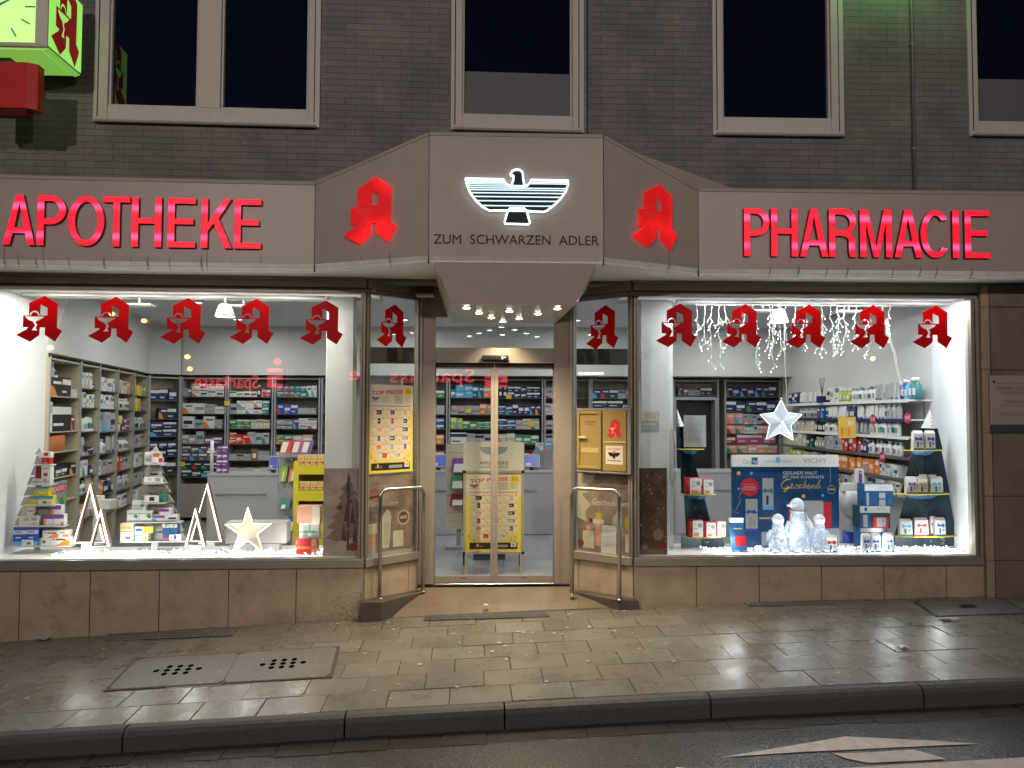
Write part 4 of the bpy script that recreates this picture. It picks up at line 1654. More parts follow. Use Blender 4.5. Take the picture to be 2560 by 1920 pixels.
bt = thing('letterbox', 'brass letterbox with narrow slot, side by side with the box bearing stickers', 'letterbox', FSR, ((bx(120) + bx(600)) / 2, 0, bz(1480)))
mb = MB()
mb.box(bx(112), bx(612), yl, .015, bz(1475), bz(225), M_brass)
mb.build('body', bt, FSR, bevel=.003)
mb = MB()
for a, b, c_, d_ in ((112, 160, 1440, 240), (560, 612, 1440, 240), (160, 560, 290, 240), (160, 560, 1440, 1385)):
    mb.box(bx(a), bx(b), yl - .012, yl - .0005, bz(c_), bz(d_), M_brass)
mb.build('raised_frame', bt, FSR, bevel=.002)
mb = MB()
mb.box(bx(272), bx(480), yl - .0015, yl + .001, bz(462), bz(450), M_brassd)
mb.box(bx(290), bx(470), yl - .0012, yl + .001, bz(516), bz(511), M_brassd)
mb.build('slot', bt, FSR)
mb = MB()
mb.box(bx(188), bx(558), yl - .003, yl - .0003, bz(1105), bz(998), mat('pale_brass_plate', (.60, .45, .18), .4, .3))
mb.build('name_plate', bt, FSR, bevel=.001)
mb = MB()
mb.box(bx(150), bx(310), yl - .03, yl - .013, bz(808), bz(760), M_brassl)
mb.build('handle', bt, FSR, bevel=.004)
bt2 = thing('letterbox', 'brass box with red A and white eagle sticker on its door', 'letterbox', FSR, ((bx(640) + bx(1135)) / 2, 0, bz(1480)))
mb = MB()
mb.box(bx(640), bx(1130), yl - .008, .015, bz(1465), bz(225), M_brass)
mb.build('body', bt2, FSR, bevel=.003)
mb = MB()
mb.box(bx(665), bx(1122), yl - .014, yl - .0085, bz(880), bz(852), M_brassl)
mb.build('flap_edge', bt2, FSR)
mb = MB()
mb.lathe([(.006, -.002), (.006, .0)], (bx(875), yl - .0085, bz(268)), M_brassd, 10, 'Y')
mb.build('lock', bt2, FSR)
mb = MB()
y_ = yl - .0105
mb.shape(aloops(bx(725), bx(1035), bz(790), bz(395), [A_OUT, A_HOLE, A_BOWL]), y_, .002, M_redlit)
mb.shape(aloops(bx(725), bx(1035), bz(790), bz(395), [A_BOWL]), y_ + .0005, .0015, mat('pinkish_white', (.75, .5, .4), .5))
mb.build('pharmacy_emblem', bt2, FSR)
mb = MB()
M_cream = mat('cream_sticker', (.66, .60, .50), .5)
mb.box(bx(708), bx(1062), y_ - .0, yl - .0083, bz(1325), bz(945), M_cream)
mb.text('APOTHEKE', bx(742), bx(1022), bz(1030), bz(985), y_ - .001, .0008, M_redlit)
ws = [(-250, 0), (-60, 0), (-45, -25), (0, -30), (45, -25), (60, 0), (250, 0), (210, -90), (130, -150), (45, -150), (60, -215), (-60, -215), (-45, -150), (-130, -150), (-210, -90)]
sc_ = (bx(1010) - bx(755)) / 500
mb.shape([[(bx(882) + x * sc_, bz(1080) + y * sc_ * 1.0) for x, y in ws]], y_ - .001, .0008, M_ink)
mb.box(bx(872), bx(896), y_ - .0012, y_ - .0001, bz(1090), bz(1045), M_ink)
mb.text('ZUM SCHWARZEN ADLER', bx(742), bx(1022), bz(1262), bz(1232), y_ - .001, .0008, M_ink)
mb.build('eagle_sticker', bt2, FSR)
mb = MB()
mb.box(bx(95), bx(1220), yl - .004, .0, bz(222), bz(170), M_alu)
mb.box(bx(95), bx(1220), yl - .004, .0, bz(1515), bz(1482), M_alu)
mb.box(bx(1140), bx(1215), yl + .0, .0, bz(1480), bz(224), M_alu)
mb.build('letterbox_surround', BLD, FSR, bevel=.002)

# ================================================================ practice plaque on the pier
x0, x1 = hit(FR, 2476, 1000, -.075).x, hit(FR, 2476, 1000, -.075).x + .62
z1, zm, z0 = hit(FR, 2510, 939, -.075).z, hit(FR, 2510, 1062, -.075).z, hit(FR, 2510, 1082, -.075).z
t = thing('practice_plaque', 'pinkish white plaque with dark green foot strip on the stone pier', 'plaque', FR, ((x0 + x1) / 2, -.07, z0))
mb = MB()
mb.box(x0, x1, -.08, -.064, zm + .001, z1, mat('milky_acrylic', (.42, .33, .32), .35))
mb.build('panel', t, FR, bevel=.002)
mb = MB()
mb.box(x0, x1, -.08, -.064, z0, zm, mat('dark_green_strip', (.05, .08, .065), .4))
mb.build('foot_strip', t, FR)
mb = MB()
M_gr = mat('grey_print', (.17, .12, .12), .5)
zk = lambda y: hit(FR, 2510, 700 + y / 3.95, -.082).z
xk = lambda x: hit(FR, 2000 + x / 3.95, 1000, -.082).x
mb.text('NADINE SCHWER', xk(1935), xk(1935) + .42, zk(1082), zk(1050), -.0812, .001, M_gr)
for yy, a, b in ((1020, 1930, 2150), (1105, 1960, 2170), (1120, 1990, 2130), (1195, 2010, 2160), (1210, 2030, 2120), (1240, 1990, 2200), (1315, 1960, 2230), (1335, 1990, 2150)):
    mb.text('Praxis Termine nach Vereinbarung' if (b - a) > 190 else 'Telefon Praxis', xk(a), xk(b + 100), zk(yy + 8), zk(yy - 8), -.0812, .001, M_gr)
mb.shape([[(xk(1905), zk(990)), (xk(1935), zk(998)), (xk(1925), zk(1012)), (xk(1912), zk(1018))]], -.0812, .001, M_ink)
mb.build('lettering', t, FR)

# dark moss specks low on the plinth next to the entrance
rr = random.Random(14)
mb = MB()
xa, xb = xat(FL, 600, 1500), -.02
for k in range(800):
    u = 1 - rr.random() ** 1.6 * .95
    x = xa + (xb - xa) * u
    g = gz((FL @ Vector((x, 0, 0))).x, 7.7)
    z = g + .004 + rr.random() ** 2.2 * .22 * (.25 + u)
    r = rr.uniform(.001, .0055) * (.5 + u * .7)
    n = rr.choice((5, 6, 7))
    mb.add([(x + r * rr.uniform(.5, 1.5) * math.cos(-a * 2 * PI / n) * 1.5, -.0012 - k * .000001, z + r * rr.uniform(.4, 1.1) * math.sin(-a * 2 * PI / n)) for a in range(n)], [tuple(range(n))], mat('dark_moss', (.17, .14, .095), .9))
tag(mb.build('moss_speck', BLD, FL), kind='stuff')
# ================================================================ display windows: stage, side walls, soffit
M_stage = mat('white_stage_board', (.80, .80, .78), .35, var=.02, vs=4)
M_wood = mat('white_washed_wood', (.48, .47, .45), .6, var=.14, vs=22)
M_woodg = mat('grey_wood_slat', (.42, .41, .39), .6, var=.22, vs=30)
STZ = SILLZ + .018
LWX = -5.10            # side wall of the shelf-tree window (world x)
xw = lambda F, X, Y: (F.inverted() @ Vector((X, Y, 0)))
lw0 = xw(FL, LWX, 7.6)
rw0 = xw(FR, 4.76, 8.0)
for F, a, b in ((FL, lw0.x - .0, -.02), (FR, .02, rw0.x)):
    mb = MB()
    mb.box(a, b, .045, .72, SILLB + .01, STZ, M_stage)
    mb.build('display_stage', BLD, F)
    mb = MB()
    mb.box(a - .1, b + .1, .045, .78, 3.045, 3.10, M_wallw)
    mb.build('display_soffit', BLD, F)
mb = MB()
mb.add([(LWX, 7.5, -.1), (LWX, 8.45, -.1), (LWX, 8.45, 2.45), (LWX, 8.82, 3.14), (LWX, 8.82, 3.32), (LWX, 7.5, 3.32)], [(0, 1, 2, 3, 4, 5)], M_wallw)
mb.add([(LWX - .12, 7.5, -.1), (LWX - .12, 8.45, -.1), (LWX - .12, 8.45, 2.45), (LWX - .12, 8.82, 3.14), (LWX - .12, 8.82, 3.32), (LWX - .12, 7.5, 3.32)], [(5, 4, 3, 2, 1, 0)], M_wallw)
mb.add([(LWX, 8.45, -.1), (LWX - .12, 8.45, -.1), (LWX - .12, 8.45, 2.45), (LWX, 8.45, 2.45), (LWX - .12, 8.82, 3.14), (LWX, 8.82, 3.14)], [(0, 1, 2, 3), (3, 2, 4, 5)], M_wallw)
mb.build('display_side_wall', BLD)
mb = MB()
mb.box(4.76, 4.88, 7.95, 8.70, -.1, 3.32, M_wallw)
mb.build('display_side_wall', BLD)
# columns
for F, a, b, d0 in ((FL, 815, 883, .42), (FR, 1602, 1673, .40)):
    x0, x1 = hit(F, a, 900, d0).x, hit(F, b, 900, d0).x
    mb = MB()
    mb.box(x0, x1, d0, d0 + .28, -.1, 3.32, M_wallw)
    mb.build('column', BLD, F, bevel=.004)
x0, x1 = hit(FR, 1673.5, 900, .46).x, hit(FR, 1682, 900, .46).x
mb = MB()
mb.box(x0, x1, .46, .52, STZ + .01, 3.04, M_white)
mb.build('white_post', BLD, FR)

# light tracks and lamp heads under the soffit
M_trk = mat('grey_track', (.55, .54, .50), .4)
M_dome = mat('white_lamp_shade', (.40, .39, .36), .35)
M_bulb = lamp_mat('white_lamp_disc', (1, .97, .88), 14)
for F, a, b, lab, heads, dome, col in (
        (FL, 57, 812, 'long ceiling light track above the white shelf trees', (350, 610), 563, (1.0, .96, .86)),
        (FR, 1690, 2386, 'long ceiling light track above the penguins', (1905, 2120), 1946.5, (.93, .96, 1.0))):
    x0, x1 = hit(F, a, 745, .40).x, hit(F, b, 745, .40).x
    t = thing('light_track', lab, 'light track', F, ((x0 + x1) / 2, .4, 3.0))
    mb = MB()
    mb.box(x0, x1, .37, .44, 3.012, 3.044, M_trk)
    mb.build('rail', t, F, bevel=.004)
    for k, h in enumerate(heads):
        hx = hit(F, h, 760, .42).x
        mb = MB()
        mb.box(hx - .13, hx + .13, .36, .52, 2.925, 2.945, M_dome)
        mb.tube([(hx, .405, 2.945), (hx, .405, 3.011)], .012, M_dome)
        hd = mb.build('flood_head', t, F, bevel=.004)
    dx_ = hit(F, dome, 770, .36).x
    zt_, zb_ = hit(F, dome, 760 if F is FL else 773, .36).z, hit(F, dome, 792 if F is FL else 806, .36).z
    mb = MB()
    mb.lathe([(.045, 0), (.062, -.01), (.105, -(zt_ - zb_)), (.100, -(zt_ - zb_)), (.055, -.015)], (dx_, .36, zt_), M_dome, 24)
    mb.tube([(dx_, .36, zt_ - .01), (dx_, .36, 3.012)], .012, M_dome)
    sh = mb.build('lamp_shade', t, F)
    mb = MB()
    mb.lathe([(.098, 0), (.09, .006)], (dx_, .36, zb_ + .004), M_bulb, 20)
    mb.build('lamp_disc', sh, F)
    mb = MB()
    mb.box(x0, x1, .10, .125, 3.034, 3.044, mat('led_strip_' + ('warm' if F is FL else 'cold'), (.8, .8, .8), .5, emit=col, es=3.0))
    mb.build('led_strip', t, F)
    n = 4
    for k in range(n):
        lx_ = x0 + (x1 - x0) * (.14 + .72 * k / (n - 1))
        light('track_beam', 'AREA', F, (lx_, .12, 3.02), 19, col, .5, parent=t, target=(lx_, .40, 0), size_y=.08)


def inv(crop):
    ox, oy, s = crop
    return lambda x, y: (ox + x / s, oy + y / s)


K6, K7, R6, R7 = inv((0, 1060, 4.365)), inv((440, 1060, 4.367)), inv((1640, 1020, 4.148)), inv((2060, 1020, 3.318))


def flat(name, col):
    return mat('print_' + name, col, .5)


P_ = {'white': flat('white', (.74, .74, .72)), 'red': flat('red', (.60, .02, .03)), 'blue': flat('blue', (.03, .07, .42)), 'sky': flat('sky', (.08, .42, .72)),
      'yellow': flat('yellow', (.80, .62, .03)), 'orange': flat('orange', (.80, .24, .04)), 'purple': flat('purple', (.19, .06, .30)), 'green': flat('green', (.05, .27, .12)),
      'pink': flat('pink', (.42, .07, .17)), 'grey': flat('grey', (.30, .30, .31)), 'navy': flat('navy', (.012, .022, .10)), 'teal': flat('teal', (.03, .20, .23)),
      'black': flat('black', (.015, .015, .016)), 'beige': flat('beige', (.58, .50, .38)), 'lime': flat('lime', (.34, .50, .04)), 'brown': flat('brown', (.20, .09, .04)),
      'silver': flat('silver', (.42, .43, .45)), 'cream': flat('cream', (.68, .62, .48)), 'peach': flat('peach', (.72, .36, .26)), 'dark_teal': flat('dark_teal', (.008, .035, .055)),
      'gold': flat('gold', (.62, .42, .06)), 'mid_blue': flat('mid_blue', (.012, .09, .25)), 'plum': flat('plum', (.11, .06, .15)), 'dark_red': flat('dark_red', (.22, .012, .02))}


def decorate(mb, x0, x1, z0, z1, y, deco, F=None):
    w, h = x1 - x0, z1 - z0
    for k, d in enumerate(deco):
        yy = y - .0006 - .0004 * k
        if d[0] == 't':
            _, s, u0, u1, v0, v1, c = d
            mb.text(s, x0 + w * u0, x0 + w * u1, z0 + h * v0, z0 + h * v1, yy, .0003, P_[c])
        elif d[0] == 'o':
            _, u, v, r, c = d
            n = 12
            mb.prism([(x0 + w * u + r * h * math.cos(2 * PI * i / n), z0 + h * v + r * h * math.sin(2 * PI * i / n)) for i in range(n)], yy, yy + .0003, P_[c])
        elif d[0] == 'p':
            _, pts, c = d
            mb.prism([(x0 + w * u, z0 + h * v) for u, v in pts], yy, yy + .0003, P_[c])
        else:
            u0, u1, v0, v1, c = d
            mb.box(x0 + w * u0, x0 + w * u1, yy, yy + .0003, z0 + h * v0, z0 + h * v1, P_[c])


def pbox(crop, F, d, dep, x0, x1, y0, y1, base, deco=(), label='', name='medicine_carton', cat='carton', group=None, rest=None, rot=0, topcol=None):
    """a carton whose front face covers crop pixels x0..x1, y0..y1 at depth d"""
    a, b = hit(F, *crop(x0, y1), d), hit(F, *crop(x1, y1), d)
    t = hit(F, *crop((x0 + x1) / 2, y0), d)
    xa, xb, za, zb = a.x, b.x, (a.z + b.z) / 2, t.z
    if rest is not None:
        zb += rest - za
        za = rest
    mb = MB()
    mb.box(xa, xb, d, d + dep, za, zb, P_[base])
    if topcol:
        mb.box(xa + .001, xb - .001, d + .001, d + dep - .001, zb - .001, zb + .0008, P_[topcol])
    decorate(mb, xa, xb, za, zb, d, deco)
    o = mb.build(name, None, F, label=label, cat=cat, group=group)
    if rot:
        o.matrix_basis = o.matrix_basis @ Matrix.Rotation(rot, 4, 'Z')
    return o


def band(c1, c2='grey', top=.75):
    return [(0, 1, top, 1, c1), (.08, .7, .45, .55, c2), (.08, .5, .30, .36, c2)]


# ---------------------------------------------------------------- shelf trees of whitewashed slats
def slat_tree(label, crop, d, apex, tiers, ledges, trunk, base_y, F=FL):
    q = lambda x, y, dd=d: hit(F, *crop(x, y), dd)
    c = q(apex[0], base_y)
    t = thing('shelf_tree', label, 'shelf tree', F, (c.x, d, STZ))
    mb = MB()
    p = [q(apex[0], apex[1]), q(apex[0] - 52, apex[1] + 78), q(apex[0] + 42, apex[1] + 78)]
    mb.prism([(v.x, v.z) for v in p], d, d + .02, M_wood)
    mb.build('tip', t, F, bevel=.002)
    for (ya, yb, xa0, xa1, xb0, xb1) in tiers:
        P = [q(xa0, ya), q(xa1, ya), q(xb1, yb), q(xb0, yb)]
        mb = MB()
        mb.prism([(v.x, v.z) for v in P], d, d + .016, M_woodg)
        mb.build('slat', t, F, bevel=.002)
    for (x0_, x1_, y_) in ledges:
        a, b = q(x0_, y_, d - .10), q(x1_, y_, d - .10)
        z = (a.z + b.z) / 2
        mb = MB()
        mb.box(a.x, b.x, d - .10, d - .001, z - .014, z, M_wood)
        mb.build('shelf', t, F, bevel=.002)
    a, b = q(trunk[0], base_y), q(trunk[1], base_y)
    zt_ = q(apex[0], apex[1] + 120).z
    mb = MB()
    mb.box(a.x, b.x, d + .018, d + .045, STZ, zt_, M_wood)
    mb.build('trunk', t, F, bevel=.002)
    mb = MB()
    mb.box(a.x - .16, b.x + .16, d - .08, d + .16, STZ + .0005, STZ + .014, M_wood)
    mb.build('foot', t, F, bevel=.002)
    return t


LG2 = [(1575, 1785, 430), (1560, 1780, 640), (1540, 1800, 858), (1375, 1965, 1068), (1305, 2055, 1280)]
slat_tree('whitewashed slatted shelf tree stacked with cartons, between the two pairs of glowing triangles', K6, .42, (1697, 235),
          [(445, 540, 1620, 1745, 1575, 1790), (550, 650, 1590, 1770, 1535, 1825), (662, 750, 1550, 1812, 1495, 1865), (765, 855, 1510, 1845, 1470, 1898),
           (870, 962, 1470, 1875, 1430, 1935), (972, 1064, 1420, 1910, 1375, 1965), (1080, 1172, 1380, 1960, 1340, 2008), (1186, 1268, 1340, 1990, 1305, 2050)],
          LG2, (1640, 1712), 1375)
LG1 = [(380, 560, 442), (300, 560, 655), (250, 600, 885), (175, 700, 1110), (95, 770, 1330)]
slat_tree('whitewashed slatted shelf tree stacked with cartons, standing close to the white side wall', K6, .40, (428, 252),
          [(345, 440, 395, 470, 370, 505), (455, 560, 370, 500, 330, 540), (575, 668, 330, 540, 290, 575), (685, 780, 300, 560, 255, 600),
           (795, 890, 265, 590, 215, 640), (900, 1005, 235, 620, 180, 680), (1015, 1112, 190, 660, 150, 720), (1125, 1330, 150, 700, 95, 770)],
          LG1, (358, 415), 1425)
G1 = 'cartons on the shelf tree close to the side wall'
G2 = 'cartons on the shelf tree between the glowing triangles'
w2 = 'of middle shelf tree'
w1 = 'of wall-side shelf tree'
fd = .335


def ledz(crop, F, y, d=.32):
    return hit(F, *crop(1000, y), d).z + .001


Z2 = [ledz(K6, FL, l[2]) for l in LG2]
Z1 = [hit(FL, *K6(400, l[2]), .30).z + .001 for l in LG1]
pr2 = [
    (1577, 1742, 308, 428, 'white', [(.55, .95, .55, .85, 'orange'), (.1, .5, .3, .7, 'silver')], 'white carton with orange corner at the tip', 0),
    (1655, 1782, 362, 428, 'white', [(.6, .95, .2, .8, 'red')], 'flat white carton with red mark in front at the tip', 0),
    (1632, 1736, 522, 574, 'white', [(.1, .8, .3, .7, 'navy')], 'small white carton with dark lozenge, upper tier', 1),
    (1570, 1772, 575, 634, 'white', [(.2, .4, .3, .7, 'beige'), (.6, .9, .2, .8, 'grey')], 'long white carton with beige mark, upper tier', 1),
    (1634, 1750, 688, 762, 'mid_blue', [('p', [(.55, 0), (1, 0), (1, 1), (.75, 1)], 'green'), ('t', 'Reflux', .08, .7, .6, .85, 'white')], 'blue and green carton, middle tier', 2),
    (1575, 1728, 780, 852, 'white', [(.35, .7, .2, .8, 'black')], 'white carton with black square, middle tier', 2),
    (1732, 1795, 762, 852, 'green', [('o', .5, .5, .3, 'teal')], 'upright green carton with round mark, middle tier', 2),
    (1440, 1590, 832, 940, 'white', [(0, 1, .45, .52, 'green'), ('p', [(.5, .5), (.8, .75), (.95, .5), (.75, .3)], 'green'), (.1, .8, .1, .3, 'silver')], 'white carton with green leaf on top of two alike', 9),
    (1385, 1513, 942, 1058, 'white', [(0, 1, .68, .74, 'green'), ('p', [(.5, .5), (.78, .72), (.95, .45), (.8, .22)], 'green')], 'white carton with green leaf at the outer end, fourth tier', 3),
    (1518, 1660, 942, 1058, 'white', [(0, 1, .68, .74, 'green'), ('p', [(.5, .5), (.78, .72), (.95, .45), (.8, .22)], 'green')], 'white carton with green leaf next inward, fourth tier', 3),
    (1738, 1866, 925, 990, 'white', [(0, .8, .5, .95, 'purple')], 'white and purple carton lying on two others', 10),
    (1668, 1795, 990, 1060, 'white', [(0, 1, .5, .9, 'purple'), (0, .3, 0, .4, 'sky')], 'purple and white carton, fourth tier', 3),
    (1797, 1932, 990, 1060, 'white', [(.3, .9, .3, .6, 'navy')], 'white carton with dark word, fourth tier', 3),
    (1312, 1452, 1178, 1272, 'white', [(.1, .9, .55, .9, 'cream'), (.4, .8, .2, .45, 'red')], 'cream and white carton with red mark at the outer bottom', 4),
    (1312, 1455, 1080, 1176, 'cream', [(.05, .9, .3, .6, 'gold'), (0, 1, 0, .08, 'pink')], 'golden cream carton stacked at the outer bottom', 11),
    (1475, 1615, 1190, 1272, 'white', [(.0, .6, .5, .8, 'sky'), (.5, 1, .0, .5, 'yellow')], 'white blue and yellow carton, bottom tier', 4),
    (1470, 1562, 1118, 1188, 'white', [(.1, .9, .3, .7, 'mid_blue')], 'white and blue carton stacked, bottom tier', 11),
    (1564, 1670, 1080, 1150, 'yellow', [('t', 'Aktion', .15, .85, .35, .65, 'orange')], 'bright yellow card with orange word, bottom tier', 11),
    (1772, 1848, 1080, 1258, 'mid_blue', [(0, 1, .78, 1, 'white'), (0, 1, 0, .18, 'pink'), ('p', [(.3, .95), (.7, .95), (.5, .8)], 'green')], 'upright blue carton with white top, inner one on the bottom tier', 4),
    (1851, 1932, 1080, 1258, 'mid_blue', [(0, 1, .78, 1, 'white'), (0, 1, 0, .18, 'purple'), ('p', [(.3, .95), (.7, .95), (.5, .8)], 'green')], 'upright blue carton with white top, outer one on the bottom tier', 4),
    (1845, 1975, 1206, 1272, 'white', [(.4, .6, .2, .9, 'blue'), (.1, .25, .4, .6, 'gold')], 'low white price card before the blue cartons, bottom tier', 12)]
tops = {}
for i, (a, b, c_, d_, base, deco, lab, lvl) in sorted(enumerate(pr2), key=lambda e: (e[1][7] or 0) >= 9):
    rest = Z2[lvl] if lvl < 5 else None
    dd = fd
    dep = .07
    if i in (1, 3, 20) or (i == 5):
        dd, dep = fd - .012, .011
        if i in (3, 5):
            dd, dep = fd - .018, .017
    if lvl == 9:
        rest = tops[8]
    if lvl == 10:
        rest = tops[11]
    if lvl == 11:
        rest = {14: tops.get(13), 16: tops.get(15), 17: tops.get(15)}[i]
        if i == 17:
            rest += .0
            dd, dep = fd - .01, .009
    if lvl == 12:
        rest = Z2[4]
    if i == 2:
        rest = None
    o = pbox(K6, FL, dd, dep, a, b, c_, d_, base, deco, lab + ' ' + w2, group=G2, rest=rest)
    tops[i] = o.matrix_basis.translation.z + max(v.co.z for v in o.data.vertices) + .0006
pr1 = [
    (425, 548, 306, 366, 'white', [(.45, .8, .3, .9, 'red')], 'white carton with red mark on the very tip', None),
    (455, 540, 366, 440, 'red', [('t', 'V', .4, .6, .4, .7, 'white'), (.2, .8, .15, .25, 'white')], 'small red carton under the white one', 0),
    (375, 443, 458, 592, 'dark_red', [(0, .2, 0, 1, 'silver')], 'dark red upright carton, second tier', None),
    (448, 546, 458, 650, 'white', [(.25, .7, .42, .62, 'red'), (.1, .9, .85, .9, 'grey'), (.3, .6, .1, .3, 'silver')], 'tall white carton with red square, second tier', 1),
    (345, 446, 598, 652, 'white', [(.1, .7, .2, .6, 'silver')], 'flat white carton at the outer edge, second tier', 1),
    (375, 530, 690, 780, 'yellow', [(0, 1, .75, 1, 'sky'), (.3, .8, .35, .5, 'white')], 'yellow carton with blue top, stacked on the bigger one', 9),
    (310, 575, 785, 880, 'yellow', [(0, 1, .7, 1, 'sky'), (.15, .8, .3, .5, 'white')], 'long yellow carton with blue top, third tier', 2),
    (415, 572, 822, 880, 'white', [(.3, .6, .3, .7, 'brown'), (.7, .95, .1, .6, 'yellow')], 'white price card before the yellow cartons', 2),
    (205, 322, 1008, 1106, 'white', [(.4, .9, .5, .8, 'beige')], 'beige white carton at the outer end, fourth tier', 3),
    (318, 425, 1000, 1106, 'white', [(.2, .8, .5, .8, 'silver'), (.2, .8, .1, .3, 'beige')], 'white carton with beige print, fourth tier', 3),
    (228, 365, 896, 1000, 'beige', [(.45, 1, 0, 1, 'white'), (.55, .95, .5, .6, 'brown')], 'beige and white carton stacked on two others', 10),
    (470, 583, 975, 1090, 'white', [(0, 1, .6, 1, 'purple'), (0, .25, 0, .55, 'orange')], 'purple and orange carton, inner one of the fourth tier', 3),
    (586, 695, 968, 1088, 'white', [(0, 1, .6, 1, 'purple'), (.7, 1, 0, .3, 'orange')], 'purple and orange carton, outermost of the fourth tier', 3),
    (553, 666, 862, 966, 'white', [(0, 1, .55, 1, 'purple'), (0, .3, 0, .5, 'orange')], 'purple and orange carton stacked on top of two alike', 11),
    (140, 277, 1128, 1330, 'blue', [(0, 1, .62, .82, 'white'), (0, 1, .0, .22, 'sky'), (.2, .6, .4, .46, 'white'), (.15, .7, .70, .76, 'blue')], 'large blue carton with white band, outer one of the bottom tier', 4),
    (280, 415, 1120, 1325, 'blue', [(0, 1, .62, .82, 'white'), (0, 1, .0, .22, 'sky'), (.2, .6, .4, .46, 'white'), (.15, .7, .70, .76, 'blue')], 'large blue carton with white band, inner one of the bottom tier', 4),
    (236, 356, 1266, 1332, 'white', [(.45, .8, .2, .6, 'purple'), (.1, .3, .5, .8, 'beige')], 'white price card before the blue cartons', 12),
    (425, 545, 1240, 1320, 'white', [(0, .2, 0, 1, 'grey'), (.3, .6, .3, .7, 'brown')], 'short white carton with brown mark, bottom tier', 4),
    (550, 765, 1222, 1316, 'white', [('p', [(.2, 0), (1, 0), (1, .5), (.8, .7), (.4, .15)], 'orange'), ('o', .15, .7, .1, 'brown'), (.25, .75, .6, .75, 'navy')], 'long white and orange carton, bottom tier', 4),
    (465, 632, 1160, 1240, 'white', [('p', [(.2, 0), (1, 0), (1, .5), (.8, .7), (.4, .15)], 'orange'), ('o', .15, .7, .1, 'brown'), (.3, .9, .6, .75, 'navy')], 'white and orange carton stacked, bottom tier', 13),
    (636, 752, 1150, 1222, 'white', [(.4, 1, 0, .3, 'orange'), (.2, .6, .5, .7, 'orange')], 'short white and orange carton stacked at the outer end', 14)]
tops = {}
for i, (a, b, c_, d_, base, deco, lab, lvl) in sorted(enumerate(pr1), key=lambda e: (e[1][7] or 0) >= 9):
    dd, dep, rest = .315, .07, None
    if lvl is not None and lvl < 5:
        rest = Z1[lvl]
    if i in (7, 16):
        dd, dep = .300, .009
    if lvl == 9:
        rest = None
    o = None
    if i == 0:
        rest = None
    if lvl in (9, 10, 11, 13, 14):
        rest = {9: tops.get(6), 10: tops.get(8), 11: tops.get(11), 13: tops.get(17), 14: tops.get(18)}[lvl]
    if lvl == 12:
        rest = Z1[4]
    o = pbox(K6, FL, dd, dep, a, b, c_, d_, base, deco, lab + ' ' + w1, group=G1, rest=rest)
    tops[i] = o.matrix_basis.translation.z + max(v.co.z for v in o.data.vertices) + .0006

# ---------------------------------------------------------------- glowing triangles and star
M_led = lamp_mat('warm_white_led', (1.0, .93, .80), 4.5)
M_ledo = lamp_mat('amber_led_edge', (1.0, .62, .20), 1.6)
M_frm = mat('rosy_wood_frame', (.15, .085, .075), .5)


def led_tri(crop, d, apex, l, r, label):
    q = lambda p: hit(FL, *crop(*p), d)
    A, B, C_ = q(apex), q(l), q(r)
    t = thing('light_triangle', label, 'light decoration', FL, ((B.x + C_.x) / 2, d, min(B.z, C_.z)), 'glowing outline triangles')
    mb = MB()
    th = .010
    for P, Q in ((A, B), (B, C_), (C_, A)):
        v = (Q - P).normalized()
        n_ = Vector((-v.z, 0, v.x))
        P2, Q2 = P, Q
        pts = [P2 + n_ * th, Q2 + n_ * th, Q2 - n_ * th, P2 - n_ * th]
        k = {0: 0, 1: .0007, 2: .0014}[[A, B, C_].index(P)]
        mb.prism([(p.x, p.z) for p in pts], d + .004 + k, d + .05 + k, M_frm)
    mb.build('frame', t, FL)
    mb = MB()
    mb.tube([(p.x, d, p.z) for p in (A, B, C_)], .0058, M_led, n=6, closed=True)
    v = (C_ - A)
    mb2 = MB()
    mb2.tube([(A.x + v.x * k - .009, d - .007, A.z + v.z * k) for k in (.08, .5, .97)], .0042, M_ledo, n=5)
    mb.build('led_tube', t, FL)
    mb2.build('amber_strip', t, FL)
    mb = MB()
    zb = min(B.z, C_.z) - th
    w = (C_.x - B.x)
    if zb > STZ + .004:
        mb.box(B.x + w * .25, B.x + w * .75, d + .006, d + .05, STZ, zb, M_white)
        mb.build('foot', t, FL)


led_tri(K6, .24, (985, 665), (806, 1298), (1135, 1290), 'larger outline triangle of the pair beside the shelf tree near the side wall')
led_tri(K6, .18, (1100, 935), (984, 1338), (1188, 1334), 'smaller outline triangle of the pair beside the shelf tree near the side wall')
led_tri(K7, .26, (342, 655), (160, 1280), (492, 1284), 'larger outline triangle of the pair before the white shop counter')
led_tri(K7, .18, (210, 925), (104, 1336), (308, 1332), 'smaller outline triangle of the pair before the white shop counter')
STAR = [(785, 908), (842, 1088), (1042, 1088), (888, 1198), (952, 1398), (785, 1268), (620, 1400), (692, 1200), (538, 1096), (735, 1090)]
q = lambda p, d=.16: hit(FL, *K7(*p), d)
P = [q(p) for p in STAR]
t = thing('light_star', 'big glowing five-pointed star standing before the low white stand', 'light decoration', FL, ((P[4].x + P[6].x) / 2, .16, STZ))
mb = MB()
mb.prism([(p.x, p.z) for p in P], .16, .20, M_frm)
mb.build('frame', t, FL, bevel=.002)
mb = MB()
cxs, czs = sum(p.x for p in P) / 10, sum(p.z for p in P) / 10
mb.prism([(cxs + (p.x - cxs) * .93, czs + (p.z - czs) * .93) for p in P], .157, .1595, mat('star_face', (.50, .43, .30), .5, emit=(1.0, .88, .66), es=.30))
mb.build('lit_face', t, FL)
mb = MB()
mb.tube([(p.x, .154, p.z) for p in P], .006, M_led, n=5, closed=True)
mb.build('led_edge', t, FL)
# stands behind
M_lam = mat('white_laminate', (.46, .46, .44), .4)


